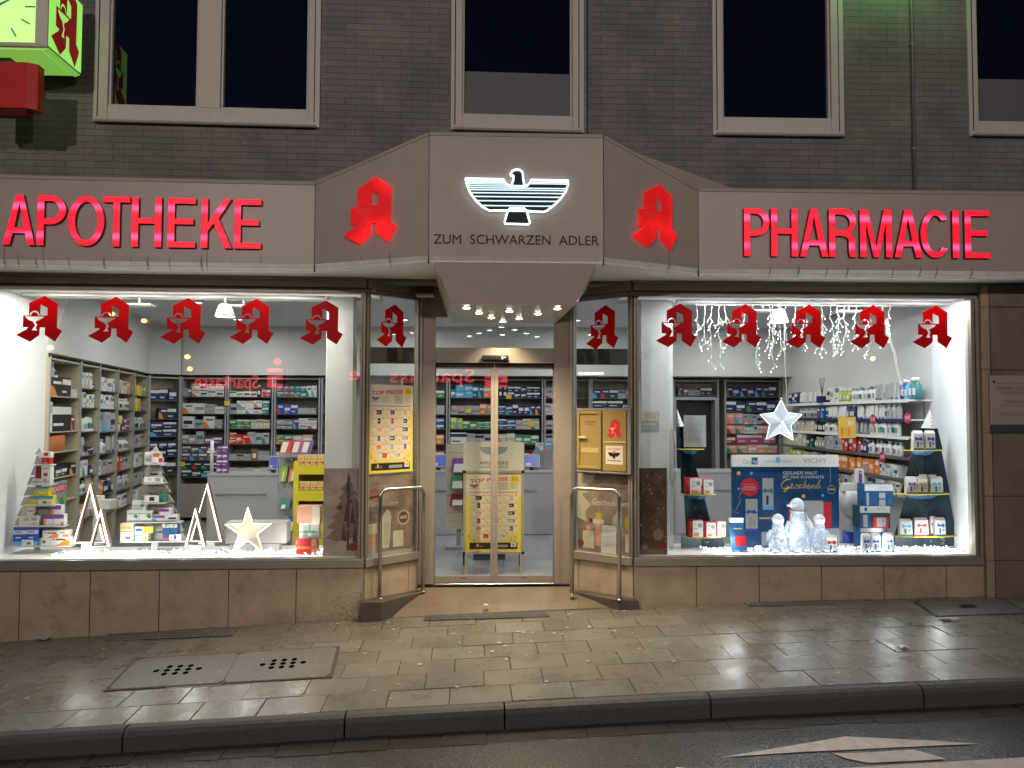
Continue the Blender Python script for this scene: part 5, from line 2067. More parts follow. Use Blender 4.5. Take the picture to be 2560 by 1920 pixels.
def stand(crop, d, boxes, label, name='display_stand'):
    a, b, *_ = boxes[0][0], boxes[0][1]
    c = hit(FL, *crop((a + b) / 2, 1300), d)
    t = thing(name, label, 'display stand', FL, (c.x, d + .1, STZ))
    for k, (x0, x1, y0, y1, dep, nm) in enumerate(boxes):
        dd = d + (.0 if k == 0 else .03)
        p0, p1 = hit(FL, *crop(x0, y1), dd), hit(FL, *crop(x1, y0), dd)
        mb = MB()
        mb.box(p0.x, p1.x, dd, dd + dep, max(p0.z, STZ + .0005), p1.z, M_lam)
        mb.build(nm, t, FL, bevel=.003)


stand(K7, .34, [(540, 1205, 1070, 1308, .20, 'box_top'), (585, 1128, 1309, 1410, .14, 'plinth')], 'low white T-shaped display stand behind the glowing star')
stand(K6, .55, [(938, 1205, 832, 930, .14, 'box_top'), (1005, 1122, 931, 1395, .08, 'post')], 'tall white T-shaped display stand behind a pair of glowing triangles')
pbox(K6, FL, .60, .08, 957, 1105, 788, 829, 'white', [], 'flat white box lying on the tall T-shaped stand', 'white_box', 'box')
# gifts
gb = 'gift boxes stacked beside the yellow cardboard display'
o1 = pbox(K7, FL, .16, .12, 1310, 1535, 1242, 1412, 'red', [(0, 1, .38, .52, 'orange'), (.74, 1, 0, .36, 'peach'), (.74, 1, .54, 1, 'peach')], 'red gift box with orange ribbon, bottom of the stack of three', 'gift_box', 'gift box', gb, rest=STZ)
o2 = pbox(K7, FL, .17, .12, 1345, 1560, 1062, 1240, 'white', [(.18, 1, .02, .9, 'silver'), (.0, .95, .42, .48, 'green'), (.50, .56, 0, 1, 'green'), ('p', [(.25, .38), (.53, .44), (.8, .36), (.75, .54), (.53, .46), (.28, .56)], 'green'), ('o', .53, .28, .12, 'white')], 'white patterned gift box with dark green bow, middle of the stack', 'gift_box', 'gift box', gb, rest=STZ + .153)
o3 = pbox(K7, FL, .15, .14, 1320, 1570, 872, 1060, 'peach', [(.66, 1, 0, 1, 'cream')], 'peach gift box, topmost of the stack of three', 'gift_box', 'gift box', gb, rest=STZ + .153 + .162)

# ---------------------------------------------------------------- fairy light chains on the stages
M_wire = mat('white_wire', (.75, .76, .74), .4)
M_bul = lamp_mat('cold_white_led_bulb', (.93, .97, 1.0), 16)


def fairy(F, x0, x1, label, seed, n=240, y0=.09, y1=.40, es=5, coil=None, col=(.95, .98, 1)):
    rr = random.Random(seed)
    t = thing('fairy_lights', label, 'fairy lights', F, ((x0 + x1) / 2, .2, STZ))
    wires = MB()
    bl = MB()
    for k in range(5):
        pts = []
        for i in range(70):
            u = i / 69
            pts.append((x0 + (x1 - x0) * (u + rr.uniform(-.012, .012)), y0 + (y1 - y0) * (.5 + .5 * math.sin(u * (17 + k * 5) + k) * rr.uniform(.3, 1)), STZ + .004 + abs(math.sin(u * (31 + 7 * k))) * .018 + rr.uniform(0, .012)))
        wires.tube(pts, .0028, M_wire, n=4)
    for i in range(n):
        x, y = rr.uniform(x0, x1), rr.uniform(y0, y1)
        z = STZ + rr.uniform(.006, .045) * (1 - (y - y0) / (y1 - y0) * .3)
        r = .0052
        bl.add([(x - r, y, z), (x + r, y, z), (x, y - r, z), (x, y + r, z), (x, y, z - r), (x, y, z + r)], [(0, 2, 5), (2, 1, 5), (1, 3, 5), (3, 0, 5), (2, 0, 4), (1, 2, 4), (3, 1, 4), (0, 3, 4)], M_bul)
    wires.build('wire', t, F)
    tag(bl.build('bulbs', t, F), kind='stuff')
    light('soffit_fill', 'AREA', F, ((x0 + x1) / 2, .075, STZ + .03), 26, col, x1 - x0, spread=math.radians(75), parent=t, target=((x0 + x1) / 2, -.28, 3), size_y=.04)  # added upward lamp that brightens the soffit, not light of the chain
    for k in range(es):
        light('fairy_glow', 'POINT', F, (x0 + (x1 - x0) * (k + .5) / es, .16, STZ + .12), 5, col, .06, parent=t)
    return t


fairy(FL, hit(FL, *K6(560, 1400), .25).x, hit(FL, *K7(1590, 1400), .2).x, 'tangled white fairy lights strewn over the stage around the glowing star', 4, 260, col=(1, .97, .92))
fairy(FR, hit(FR, *R6(480, 1440), .2).x, hit(FR, *R7(1100, 1180), .25).x, 'tangled white fairy lights strewn over the stage around the penguins', 9, 300)

# ================================================================ penguin window
GP = 'gift packs on the dark cardboard tree'


def gift_pack(crop, F, d, x0, x1, y0, y1, col, bow, label, group=GP, rest=None, dep=.05):
    side = {'teal': 'teal', 'blue': 'mid_blue', 'red': 'red', 'purple': 'purple', 'black': 'black'}[col]
    a, b = hit(F, *crop(x0, y1), d), hit(F, *crop(x1, y1), d)
    t_ = hit(F, *crop((x0 + x1) / 2, y0), d)
    xa, xb, za, zb = a.x, b.x, a.z, t_.z
    if rest is not None:
        zb += rest - za
        za = rest
    w, h = xb - xa, zb - za
    mb = MB()
    mb.hexa([(xa, d, za), (xb, d, za), (xb, d + dep, za), (xa, d + dep, za)], [(xa + w * .04, d, zb - h * .14), (xb - w * .04, d, zb - h * .14), (xb - w * .04, d + dep, zb - h * .14), (xa + w * .04, d + dep, zb - h * .14)], P_['white'])
    mb.hexa([(xa + w * .04, d, zb - h * .14), (xb - w * .04, d, zb - h * .14), (xb - w * .04, d + dep, zb - h * .14), (xa + w * .04, d + dep, zb - h * .14)],
            [(xa + w * .08, d + dep * .4, zb), (xb - w * .08, d + dep * .4, zb), (xb - w * .08, d + dep * .6, zb), (xa + w * .08, d + dep * .6, zb)], P_['white'])
    mb.box(xb - .001, xb + .004, d + .004, d + dep, za + .001, zb - h * .16, P_['dark_teal' if side == 'teal' else side])
    decorate(mb, xa, xb, za, zb, d, [(0, 1, 0, .10, side), (.12, .95, .55, .59, bow), ('p', [(.2, .48), (.5, .54), (.85, .46), (.82, .70), (.5, .60), (.22, .70)], bow),
                                     ('p', [(.35, .14), (.52, .14), (.52, .44), (.35, .44)], side), ('o', .74, .34, .07, 'grey'), ('p', [(.60, .14), (.68, .14), (.66, .30)], 'silver')])
    return mb.build('gift_pack', None, F, label=label, cat='gift pack', group=group)


M_card = mat('dark_teal_cardboard', (.006, .026, .050), .45, var=.3, vs=15)
M_yedge = mat('yellow_card_edge', (.85, .66, .04), .5)
M_ycard = mat('pale_card', (.66, .66, .66), .5)


def card_tree(F, label, crop, d, apex, cone, tiers, base_y):
    """a three-sided cardboard tree: tiers of (y_top, half_top, y_bot, half_bot, shelf_l, shelf_r)"""
    q = lambda x, y, dd=d: hit(F, *crop(x, y), dd)
    c = q(apex[0], base_y)
    t = thing('cardboard_tree', label, 'display tree', F, (c.x, d, STZ))
    mb = MB()
    A = q(*apex)
    l, r, m = q(cone[0], cone[2]), q(cone[1], cone[2]), q(apex[0] + 20, cone[2] + 5, d - .03)
    mb.add([(A.x, d + .02, A.z), (l.x, d, l.z), (m.x, d - .04, m.z), (r.x, d, r.z)], [(0, 1, 2), (0, 2, 3), (0, 3, 1), (1, 3, 2)], P_['white'])
    v = lambda u, s: Vector((A.x, d + .02, A.z)).lerp(Vector((m.x, d - .04, m.z)), s) + Vector((u, -.002, 0))
    for s in (.45, .65, .85):
        for (u0, u1) in ((-.018 * s - .012, -.004), (.004, .02 * s)):
            p0, p1 = v(u0, s), v(u1, s)
            mb.box(p0.x, p1.x, p0.y - .002, p0.y - .001, p0.z - .003, p0.z + .003, P_['mid_blue' if u0 < 0 else 'grey'])
    mb.build('cone', t, F)
    for i, (y0, xl0, xr0, y1, xl1, xr1, sl, sr) in enumerate(tiers):
        a, b, c2, d2 = q(xl0, y0), q(xr0, y0), q(xr1, y1), q(xl1, y1)
        mb = MB()
        zt_, zb_ = (a.z + b.z) / 2, max((c2.z + d2.z) / 2, STZ + .001)
        mxt, mxb = (a.x + b.x) / 2, (c2.x + d2.x) / 2
        # two panels folding back from a front ridge plus a rear board
        mb.hexa([(d2.x, d, zb_), (mxb, d + .06, zb_), (c2.x, d, zb_), (c2.x, d + .012, zb_), (mxb, d + .072, zb_), (d2.x, d + .012, zb_)],
                [(a.x, d, zt_), (mxt, d + .06, zt_), (b.x, d, zt_), (b.x, d + .012, zt_), (mxt, d + .072, zt_), (a.x, d + .012, zt_)], M_card)
        mb.build('panel', t, F)
        if sl is not None:
            s0, s1 = q(sl, y1, d - .10), q(sr, y1, d - .10)
            mb = MB()
            zz_ = zb_ - .004
            n = 8
            mx_, hw_ = (s0.x + s1.x) / 2, (s1.x - s0.x) / 2
            lo = [(mx_ - hw_, d - .005)] + [(mx_ - hw_ * math.cos(PI * k / n), d - .02 - .10 * math.sin(PI * k / n)) for k in range(n + 1)] + [(mx_ + hw_, d - .005)]
            mb.hexa([(x, y, zz_ - .006) for x, y in lo], [(x, y, zz_) for x, y in lo], M_yedge)
            mb.build('shelf', t, F)
            if i < 2:
                mb = MB()
                mb.hexa([(mx_ - hw_ * .35, d - .03, zz_ - .05), (mx_, d - .075, zz_ - .055), (mx_ + hw_ * .35, d - .03, zz_ - .05)], [(mx_ - hw_ * .6, d - .03, zz_ - .0065), (mx_, d - .09, zz_ - .0065), (mx_ + hw_ * .6, d - .03, zz_ - .0065)], P_['mid_blue'])
                mb.build('shelf_bracket', t, F)
    # printed stars and baubles
    mb = MB()
    rr = random.Random(len(label))
    for (y0, xl0, xr0, y1, xl1, xr1, sl, sr) in tiers:
        for k in range(5):
            s = rr.uniform(.15, .85)
            u = rr.uniform(.2, .8)
            p = q(xl0 + (xl1 - xl0) * s + ((xr0 - xl0) + ((xr1 - xl1) - (xr0 - xl0)) * s) * u, y0 + (y1 - y0) * s)
            r_ = rr.choice((.006, .010, .014))
            yy = d + .06 * (1 - abs(2 * u - 1)) - .003
            col = rr.choice(('gold', 'silver', 'teal'))
            if r_ > .012:
                for z_ in (0, .005):
                    mb.box(p.x - r_, p.x + r_, yy, yy + .001, p.z + z_, p.z + z_ + .002, P_[col])
                mb.tube([(p.x + r_ * math.cos(a), yy, p.z + r_ * math.sin(a)) for a in [k2 * PI / 4 for k2 in range(8)]], .0012, P_[col], n=4, closed=True)
            else:
                mb.prism([(p.x + r_ * (1 if k2 % 2 else .4) * math.cos(k2 * PI / 4), p.z + r_ * (1 if k2 % 2 else .4) * math.sin(k2 * PI / 4)) for k2 in range(8)], yy, yy + .001, P_[col])
    mb.build('printed_baubles', t, F)
    return t


card_tree(FR, 'dark blue cardboard tree with white tip and yellow shelves beside the white end wall', R7, .40, (885, 15), (805, 942, 165),
          [(167, 800, 942, 345, 742, 985, 672, 1028), (347, 745, 975, 705, 640, 1045, 576, 1095), (707, 690, 1035, 1052, 590, 1100, 586, 1135), (1054, 585, 1128, 1182, 585, 1132, None, None)], 1180)
shz = lambda y: hit(FR, *R7(870, y), .31).z
gz_ = [hit(FR, *R7(870, y), .40).z - .003 for y in (345, 705, 1052)]
gg = 'end-wall tree'
for (x0, x1, y0, y1, col, bow, lab, lv) in (
        (742, 828, 170, 332, 'blue', 'blue', 'white gift pack with blue bow, inner one on the top shelf of the', 0),
        (846, 926, 172, 334, 'blue', 'blue', 'white gift pack with blue bow, outer one on the top shelf of the', 0),
        (686, 774, 556, 700, 'purple', 'purple', 'white gift pack with purple bow on the middle shelf of the', 1),
        (776, 864, 556, 700, 'black', 'gold', 'white gift pack with black bottle on the middle shelf of the', 1),
        (886, 990, 560, 704, 'teal', 'sky', 'white gift pack with turquoise bow on the middle shelf of the', 1),
        (630, 736, 892, 1035, 'teal', 'sky', 'white gift pack with turquoise bow on the lowest shelf of the', 2),
        (752, 868, 892, 1045, 'red', 'red', 'white gift pack with red bow on the lowest shelf of the', 2),
        (926, 1012, 902, 1055, 'blue', 'blue', 'white gift pack with blue bow on the lowest shelf of the', 2)):
    gift_pack(R7, FR, .325, x0, x1, y0, y1, col, bow, lab + ' ' + gg, rest=gz_[lv] + .0005)
gift_pack(R7, FR, .385, 886, 930, 892, 1050, 'blue', 'blue', 'narrow gift pack tucked behind the others on the lowest shelf by the end wall', rest=gz_[2] + .0005, dep=.03)
gift_pack(R7, FR, .383, 795, 862, 532, 690, 'black', 'silver', 'pale gift pack standing behind the black bottle pack', rest=gz_[1] + .0005, dep=.03)
gift_pack(R7, FR, .383, 868, 942, 535, 690, 'teal', 'silver', 'pale gift pack standing behind the turquoise bow pack', rest=gz_[1] + .0005, dep=.03)

card_tree(FR, 'dark blue cardboard tree seen edge-on beside the column, carrying red pouches', R6, .42, (222, 5), (218, 292, 190),
          [(192, 235, 290, 418, 240, 362, 222, 522), (420, 250, 358, 885, 262, 490, 255, 645), (887, 290, 492, 1322, 315, 600, 290, 715), (1324, 262, 690, 1480, 262, 720, None, None)], 1475)
M_pouch = mat('red_glossy_pouch', (.50, .015, .02), .35)


def pouch(crop, F, d, x0, x1, y0, y1, label, rest=None, group='red pouches on the edge-on cardboard tree', m=None, col='red'):
    a, b = hit(F, *crop(x0, y1), d), hit(F, *crop(x1, y1), d)
    zt_ = hit(F, *crop(x0, y0), d).z
    za = a.z
    if rest is not None:
        zt_ += rest - za
        za = rest
    w, h = b.x - a.x, zt_ - za
    m = m or M_pouch
    mb = MB()
    rows = []
    for k, (s, dpt, sh) in enumerate(((0, .030, .0), (.15, .04, .02), (.5, .04, -.01), (.85, .022, .01), (1, .004, 0))):
        zc = za + h * s
        rows.append([(a.x + w * (u * (1 - .06 * abs(s - .5)) + .03 * abs(s - .5)) + sh * w, d + dpt * (math.cos(an)), zc) for u, an in ((0, PI / 2), (.15, PI), (.5, PI), (.85, PI), (1, PI / 2), (.85, 0), (.5, 0), (.15, 0))])
    vs = [p for r_ in rows for p in r_]
    fs = [(i * 8 + j, i * 8 + (j + 1) % 8, (i + 1) * 8 + (j + 1) % 8, (i + 1) * 8 + j) for i in range(4) for j in range(8)] + [tuple(range(8))[::-1], tuple(range(32, 40))]
    mb.add(vs, fs, m, True)
    t = thing('gift_pouch', label, 'pouch', F, (a.x + w / 2, d, za), group)
    mb.build('bag', t, F)
    mb = MB()
    mb.box(a.x + w * .30, b.x - w * .02, d - .0435, d - .0425, za + h * .02, zt_ - h * .06, P_['white'])
    decorate(mb, a.x + w * .30, b.x - w * .02, za + h * .02, zt_ - h * .06, d - .0435, [('o', .70, .70, .14, 'grey'), (.15, .5, .75, .8, 'silver'), (.1, .6, .05, .25, 'orange'), (.15, .45, .5, .55, 'grey')])
    mb.build('paper_band', t, F)
    return t


pz = [hit(FR, *R6(400, y), .42).z - .003 for y in (885, 1322)]
pouch(R6, FR, .36, 288, 470, 706, 882, 'red pouch with white band, inner one on the middle shelf of the edge-on tree', pz[0] + .0005)
pouch(R6, FR, .35, 440, 586, 706, 868, 'red pouch with white band, outer one on the middle shelf of the edge-on tree', pz[0] + .0005)
pouch(R6, FR, .36, 326, 480, 1140, 1322, 'red pouch with white band, innermost one on the lowest shelf of the edge-on tree', pz[1] + .0005)
pouch(R6, FR, .35, 470, 612, 1150, 1312, 'red pouch with white band, central one on the lowest shelf of the edge-on tree', pz[1] + .0005)
pouch(R6, FR, .37, 590, 712, 1130, 1300, 'red pouch with white band, outermost one on the lowest shelf of the edge-on tree', pz[1] + .0005)
pbox(R6, FR, .365, .002, 288, 520, 76, 405, 'silver', [(.12, .5, .88, .895, 'grey')] + [(.12, .12 + .7 * (1 - .3 * (k % 3 == 2)), .76 - .075 * k, .772 - .075 * k, 'grey') for k in range(8)] + [('t', 'Weihnachten', .12, .5, .88, .93, 'grey')],
     'grey paper sheet with small print leaning on the top shelf of the edge-on tree', 'paper_sheet', 'notice')

# the big cardboard backdrop with brand header
d = .46
q = lambda x, y, dd=d: hit(FR, *R6(x, y), dd)
a, b = q(795, 1480), q(1905, 1480)
zt_, zh, zb_ = q(1350, 488).z, q(1350, 610).z, STZ + .001
bd = thing('cardboard_display', 'large blue gift advertising board with white brand header behind the penguins', 'advertising board', FR, ((a.x + b.x) / 2, d, STZ))
mb = MB()
mb.box(a.x, b.x, d, d + .03, zb_, zh, mat('printed_blue_board', (.008, .062, .18), .4, var=.12, vs=2))
W_, H_ = b.x - a.x, zh - zb_
U = lambda x: (x - 795) / 1110
V = lambda y: (1500 - y) / 890
deco = [('t', 'GESUNDE HAUT', U(1325), U(1682), V(695), V(658), 'white'), ('t', 'IST DAS SCHÖNSTE', U(1325), U(1752), V(738), V(702), 'white'),
        ('p', [(U(1095), V(1480)), (U(1905), V(1480)), (U(1905), V(1285)), (U(1600), V(1300)), (U(1095), V(1330))], 'silver'),
        (U(1375), U(1825), V(1280), V(1000), 'red'), (U(1535), U(1740), V(1200), V(985), 'silver'),
        ('o', U(975), V(835), .115, 'red'), ('t', 'JETZT MIT', U(925), U(1020), V(815), V(800), 'white'), ('t', 'GRATIS GESCHENK', U(915), U(1035), V(842), V(826), 'white'), ('t', 'ZU WEIHNACHTEN', U(915), U(1035), V(868), V(852), 'white'),
        (U(1108), U(1222), V(1085), V(735), 'silver'), (U(1108), U(1222), V(1085), V(1045), 'sky'), (U(1145), U(1170), V(1030), V(930), 'navy'), (U(1095), U(1235), V(885), V(870), 'teal'),
        ('p', [(U(1120), V(900)), (U(1165), V(875)), (U(1215), V(905)), (U(1205), V(840)), (U(1165), V(868)), (U(1125), V(845))], 'teal'),
        (U(930), U(1055), V(1320), V(965), 'silver'), (U(930), U(1055), V(1320), V(1290), 'blue'), (U(925), U(1065), V(1118), V(1103), 'blue'),
        ('p', [(U(945), V(1135)), (U(990), V(1110)), (U(1035), V(1135)), (U(1025), V(1075)), (U(990), V(1100)), (U(950), V(1075))], 'blue'),
        (U(965), U(990), V(1270), V(1160), 'grey'), (U(1010), U(1030), V(1260), V(1190), 'grey'), (U(1070), U(1200), V(1185), V(1168), 'gold'),
        (U(1812), U(1816), V(790), V(620), 'silver'), (U(1785), U(1865), V(868), V(850), 'gold'), ('o', U(862), V(680), .025, 'gold'), ('o', U(992), V(680), .018, 'sky'), ('o', U(862), V(852), .016, 'sky'), ('o', U(1732), V(925), .018, 'sky'), ('o', U(1530), V(935), .024, 'gold')]
decorate(mb, a.x, b.x, zb_, zh, d, deco)
UX, VZ = lambda x: a.x + W_ * U(x), lambda y: zb_ + H_ * V(y)
mb.tube([(UX(1822 + 42 * math.cos(k * PI / 8)), d - .013, VZ(862 + 45 * math.sin(k * PI / 8))) for k in range(16)], .0022, P_['silver'], n=4, closed=True)
mb.tube([(UX(x), d - .013, VZ(y)) for x, y in ((905, 845), (850, 965), (885, 968), (812, 1115), (860, 1118))], .0022, P_['silver'], n=4)
# script word: strokes of a pen
scr = {'G': [(1395, 752), (1365, 748), (1320, 775), (1298, 815), (1310, 845), (1345, 850), (1372, 825), (1345, 822), (1375, 820), (1362, 860), (1335, 888), (1318, 880), (1345, 858), (1395, 838)],
       'e': [(1395, 838), (1425, 815), (1415, 795), (1398, 815), (1402, 848), (1440, 838)], 's': [(1440, 838), (1462, 798), (1478, 840), (1450, 852)],
       'c': [(1478, 838), (1512, 800), (1488, 812), (1485, 845), (1515, 838)], 'h': [(1515, 838), (1558, 750), (1532, 850), (1560, 808), (1565, 848)],
       'e2': [(1565, 848), (1600, 815), (1588, 800), (1575, 825), (1582, 850), (1612, 838)], 'n': [(1612, 838), (1622, 805), (1615, 850), (1645, 808), (1650, 848)],
       'k': [(1650, 848), (1708, 748), (1675, 850), (1712, 805), (1688, 825), (1722, 850)]}
for k, pts in scr.items():
    mb.tube([(UX(x), d - .015, VZ(y)) for x, y in pts], .0036 if k == 'G' else .003, P_['yellow'], n=5)
mb.build('board', bd, FR)
mb = MB()
mb.box(a.x - .003, b.x - .003, d - .012, d + .03, zh + .001, zt_, P_['white'])
hx = lambda x: q(x, 550, d - .013).x
hz_ = lambda y: q(1350, y, d - .013).z
yy = d - .0128
mb.text('Cera', hx(903), hx(990), hz_(578), hz_(532), yy, .0006, P_['grey'])
mb.box(hx(992), hx(1054), yy, yy + .0006, hz_(585), hz_(514), P_['mid_blue'])
mb.text('Ve', hx(1000), hx(1048), hz_(576), hz_(536), yy - .0006, .0004, P_['white'])
mb.text('LA ROCHE', hx(1132), hx(1235), hz_(567), hz_(540), yy, .0006, P_['grey'])
mb.box(hx(1243), hx(1283), yy, yy + .0006, hz_(566), hz_(510), P_['sky'])
mb.text('POSAY', hx(1290), hx(1410), hz_(567), hz_(540), yy, .0006, P_['grey'])
mb.text('VICHY', hx(1525), hx(1770), hz_(572), hz_(520), yy, .0006, P_['grey'])
mb.build('header', bd, FR)

# penguins of clear acrylic with lights inside
M_ac = mat('frosted_lit_acrylic', (.45, .50, .58), .3, emit=(.66, .78, 1.0), es=.3)
M_acw = mat('frosted_lit_head', (.55, .60, .66), .3, emit=(.72, .82, 1.0), es=.38)
N, L = M_ac.node_tree.nodes, M_ac.node_tree.links
vo = N.new('ShaderNodeTexVoronoi')
vo.inputs['Scale'].default_value = 45
ge = N.new('ShaderNodeNewGeometry')
L.new(ge.outputs['Position'], vo.inputs['Vector'])
mr = N.new('ShaderNodeMapRange')
mr.inputs['From Min'].default_value = .15
mr.inputs['From Max'].default_value = .6
mr.inputs['To Min'].default_value = .9
mr.inputs['To Max'].default_value = .22
L.new(vo.outputs['Distance'], mr.inputs['Value'])
L.new(mr.outputs[0], N['Principled BSDF'].inputs['Emission Strength'])
M_gry = mat('grey_knit_scarf', (.30, .29, .27), .8, bump=.5, bs=200)


def penguin(cx, top, bot, hr, bw, d, turn, label, scarf=False, lean=0):
    """cx, top, bot, head radius and body half width in R6 pixels; turn<0 looks towards the column"""
    k = 1 / 4.148 / FPX * (8.1)
    c = q(cx, bot, d)
    H = q(cx, top, d).z - STZ
    r, w = hr * k, bw * k
    F2 = FR @ Matrix.Translation((c.x, d, 0))
    t = thing('light_penguin', label, 'light figure', F2, (0, 0, STZ), 'glowing acrylic penguins')
    hz = H - r
    mb = MB()
    prof = [(w * .55, .0), (w * .92, .02), (w, H * .16), (w * .95, H * .32), (w * .72, H * .52), (r * .86, hz - r * .75), (r * .80, hz - r * .62), (r * .92, hz - r * .35), (r, hz), (r * .9, hz + r * .42), (r * .6, hz + r * .78), (r * .25, hz + r * .96), (.002, hz + r)]
    vs = []
    n = 20
    for rr_, z in prof:
        lx_ = lean * z
        for j in range(n):
            an = 2 * PI * j / n
            vs.append((rr_ * math.cos(an) + lx_, rr_ * .85 * math.sin(an), STZ + z))
    m_ = len(prof)
    fs = [(i * n + j, i * n + (j + 1) % n, (i + 1) * n + (j + 1) % n, (i + 1) * n + j) for i in range(m_ - 1) for j in range(n)] + [tuple(range(n))[::-1], tuple((m_ - 1) * n + j for j in range(n))]
    fa = [f for f in fs if min(f) // n < 5]
    fb = [f for f in fs if min(f) // n >= 5]
    mb.add(vs, fa, M_ac, True)
    mb.add(vs, fb, M_acw, True)
    mb.build('body', t, F2)
    # beak
    bx_, by_ = math.sin(turn), -math.cos(turn)
    hc = Vector((lean * hz, 0, STZ + hz))
    dirv = Vector((bx_, by_ * .85, 0)).normalized()
    mb = MB()
    p0, p1 = hc + dirv * r * .85 + Vector((0, 0, .002)), hc + dirv * r * (1.75 if scarf else 1.35) + Vector((0, 0, .0))
    mb.tube([p0, p0.lerp(p1, .5), p1], [r * .30, r * .2, r * .04], mat('pale_beak', (.6, .62, .66), .3, emit=(.8, .85, 1), es=.3), n=8)
    mb.build('beak', t, F2)
    for s in (-1, 1):
        e = Vector((bx_ * math.cos(.55 * s) - by_ * math.sin(.55 * s), bx_ * math.sin(.55 * s) + by_ * math.cos(.55 * s), 0)) * r * .93
        p = hc + Vector((e.x, e.y * .85, r * .30))
        mb = MB()
        mb.lathe([(.0005, -.004), (.0045, -.002), (.0045, .002), (.0005, .004)], (p.x, p.y, p.z), M_black, 8)
        mb.build('eye', t, F2)
        # flipper
        mb = MB()
        a0 = Vector((s * w * .80 + lean * H * .5, -.0, STZ + H * .56))
        a1 = Vector((s * w * 1.28, -.03 if s < 0 else -.0, STZ + H * .30))
        mb.tube([a0, a0.lerp(a1, .5) + Vector((s * .006, 0, .0)), a1], [.016, .022, .008], M_acw, n=8)
        mb.build('flipper', t, F2)
        mb = MB()
        mb.lathe([(.001, .022), (.022, .018), (.034, .006), (.034, 0)], (s * w * .5, -w * .80, STZ + .001), mat('frosted_foot', (.45, .42, .48), .35), 12)
        mb.build('foot', t, F2)
    if scarf:
        mb = MB()
        mb.lathe([(r * .98, -.012), (r * 1.08, -.004), (r * 1.08, .008), (r * .98, .014)], (lean * hz, 0, STZ + hz - r * .78), M_gry, 20)
        mb.tube([(r * .7, -r * .8, STZ + hz - r * .85), (r * 1.3, -r * .9, STZ + hz - r * 1.9), (r * 1.7, -r * .8, STZ + hz - r * 3.2)], [.014, .018, .02], M_gry, n=8)
        mb.build('scarf', t, F2)
    return t


penguin(1478, 932, 1425, 74, 118, .25, -1.25, 'tallest glowing penguin with grey scarf, head turned to the column side', True, -.02)
penguin(1268, 1095, 1420, 62, 96, .22, .25, 'small glowing penguin on the column side of the tall one')
penguin(1695, 1100, 1420, 60, 88, .22, -.1, 'small glowing penguin on the end-wall side of the tall one')
light('penguin_glow', 'POINT', FR, (q(1478, 1200, .1).x, .10, STZ + .25), 1.2, (.8, .88, 1), .1)

# little standee and gift packs around the penguins
st = thing('counter_card', 'small tapering blue and red gift card standee on the column side of the penguins', 'standee', FR, (q(850, 1440, .18).x, .18, STZ))
mb = MB()
P = [q(x, y, .18) for x, y in ((790, 1440), (945, 1440), (905, 1190), (765, 1190))]
mb.prism([(P[0].x, STZ + .001), (P[1].x, STZ + .001), (P[2].x, P[2].z), (P[3].x, P[3].z)], .18, .21, P_['mid_blue'])
P = [q(x, y, .18) for x, y in ((765, 1189), (907, 1189), (910, 1142), (760, 1142))]
mb.prism([(p.x, p.z) for p in P], .178, .212, P_['white'])
P = [q(x, y, .178) for x, y in ((825, 1430), (938, 1430), (930, 1325), (815, 1325))]
mb.prism([(p.x, max(p.z, STZ + .006)) for p in P], .1785, .1797, P_['red'])
P = [q(x, y, .178) for x, y in ((805, 1256), (895, 1256), (895, 1244), (805, 1244))]
mb.prism([(p.x, p.z) for p in P], .1785, .1797, P_['gold'])
mb.build('card', st, FR)
gift_pack(R6, FR, .14, 1762, 1884, 1285, 1465, 'blue', 'red', 'white gift pack with red bow standing right before the penguins', rest=STZ + .001)
gs = 'gift packs before the stacked blue boxes'
for i, (x0, x1, y0, y1) in enumerate(((322, 386, 1012, 1168), (394, 474, 1012, 1168), (504, 580, 1014, 1172))):
    gift_pack(R7, FR, .16 + .0 * i, x0, x1, y0, y1, 'blue', 'blue', 'white gift pack with blue bow, %s of three before the stacked blue boxes' % ('penguin-side one', 'middle one', 'tree-side one')[i], gs, rest=STZ + .001)
# stack of display boxes
gbx = 'blue display boxes stacked between penguins and cardboard tree'
zs0_ = STZ + .001
ob = pbox(R7, FR, .30, .16, 305, 490, 985, 1165, 'mid_blue', [(0, 1, .82, 1, 'white'), (.2, .45, .2, .75, 'silver')], 'blue box with white rim, bottom of the stack beside the penguins', 'display_box', 'box', gbx, rest=zs0_)
z1_ = ob.matrix_basis.translation.z + max(v.co.z for v in ob.data.vertices) + .001
ob = pbox(R7, FR, .29, .17, 300, 550, 802, 984, 'dark_teal', [(0, 1, .70, 1, 'white'), ('t', 'VICHY', .55, .85, .80, .92, 'grey'), (.15, .24, .78, .95, 'mid_blue'), (.44, .94, .0, .50, 'red'), (.55, .85, .06, .48, 'silver'), ('o', .76, .34, .07, 'grey'), (.12, .25, .05, .6, 'silver'), (0, .33, 0, .69, 'mid_blue'), (.10, .24, .05, .62, 'silver')], 'dark blue box showing a red set, middle of the stack beside the penguins', 'display_box', 'box', gbx, rest=z1_)
z2_ = ob.matrix_basis.translation.z + max(v.co.z for v in ob.data.vertices) + .001
pbox(R7, FR, .28, .17, 340, 575, 626, 808, 'mid_blue', [(0, 1, .70, 1, 'white'), ('t', 'CeraVe', .45, .80, .78, .90, 'sky'), (.50, .72, .02, .62, 'silver'), (.48, .74, .30, .36, 'blue'), (.06, .14, .05, .62, 'silver'), ('p', [(.86, .5), (.95, .1), (.80, .1)], 'teal')], 'blue box with white rim, topmost of the stack beside the penguins', 'display_box', 'box', gbx, rest=z2_)
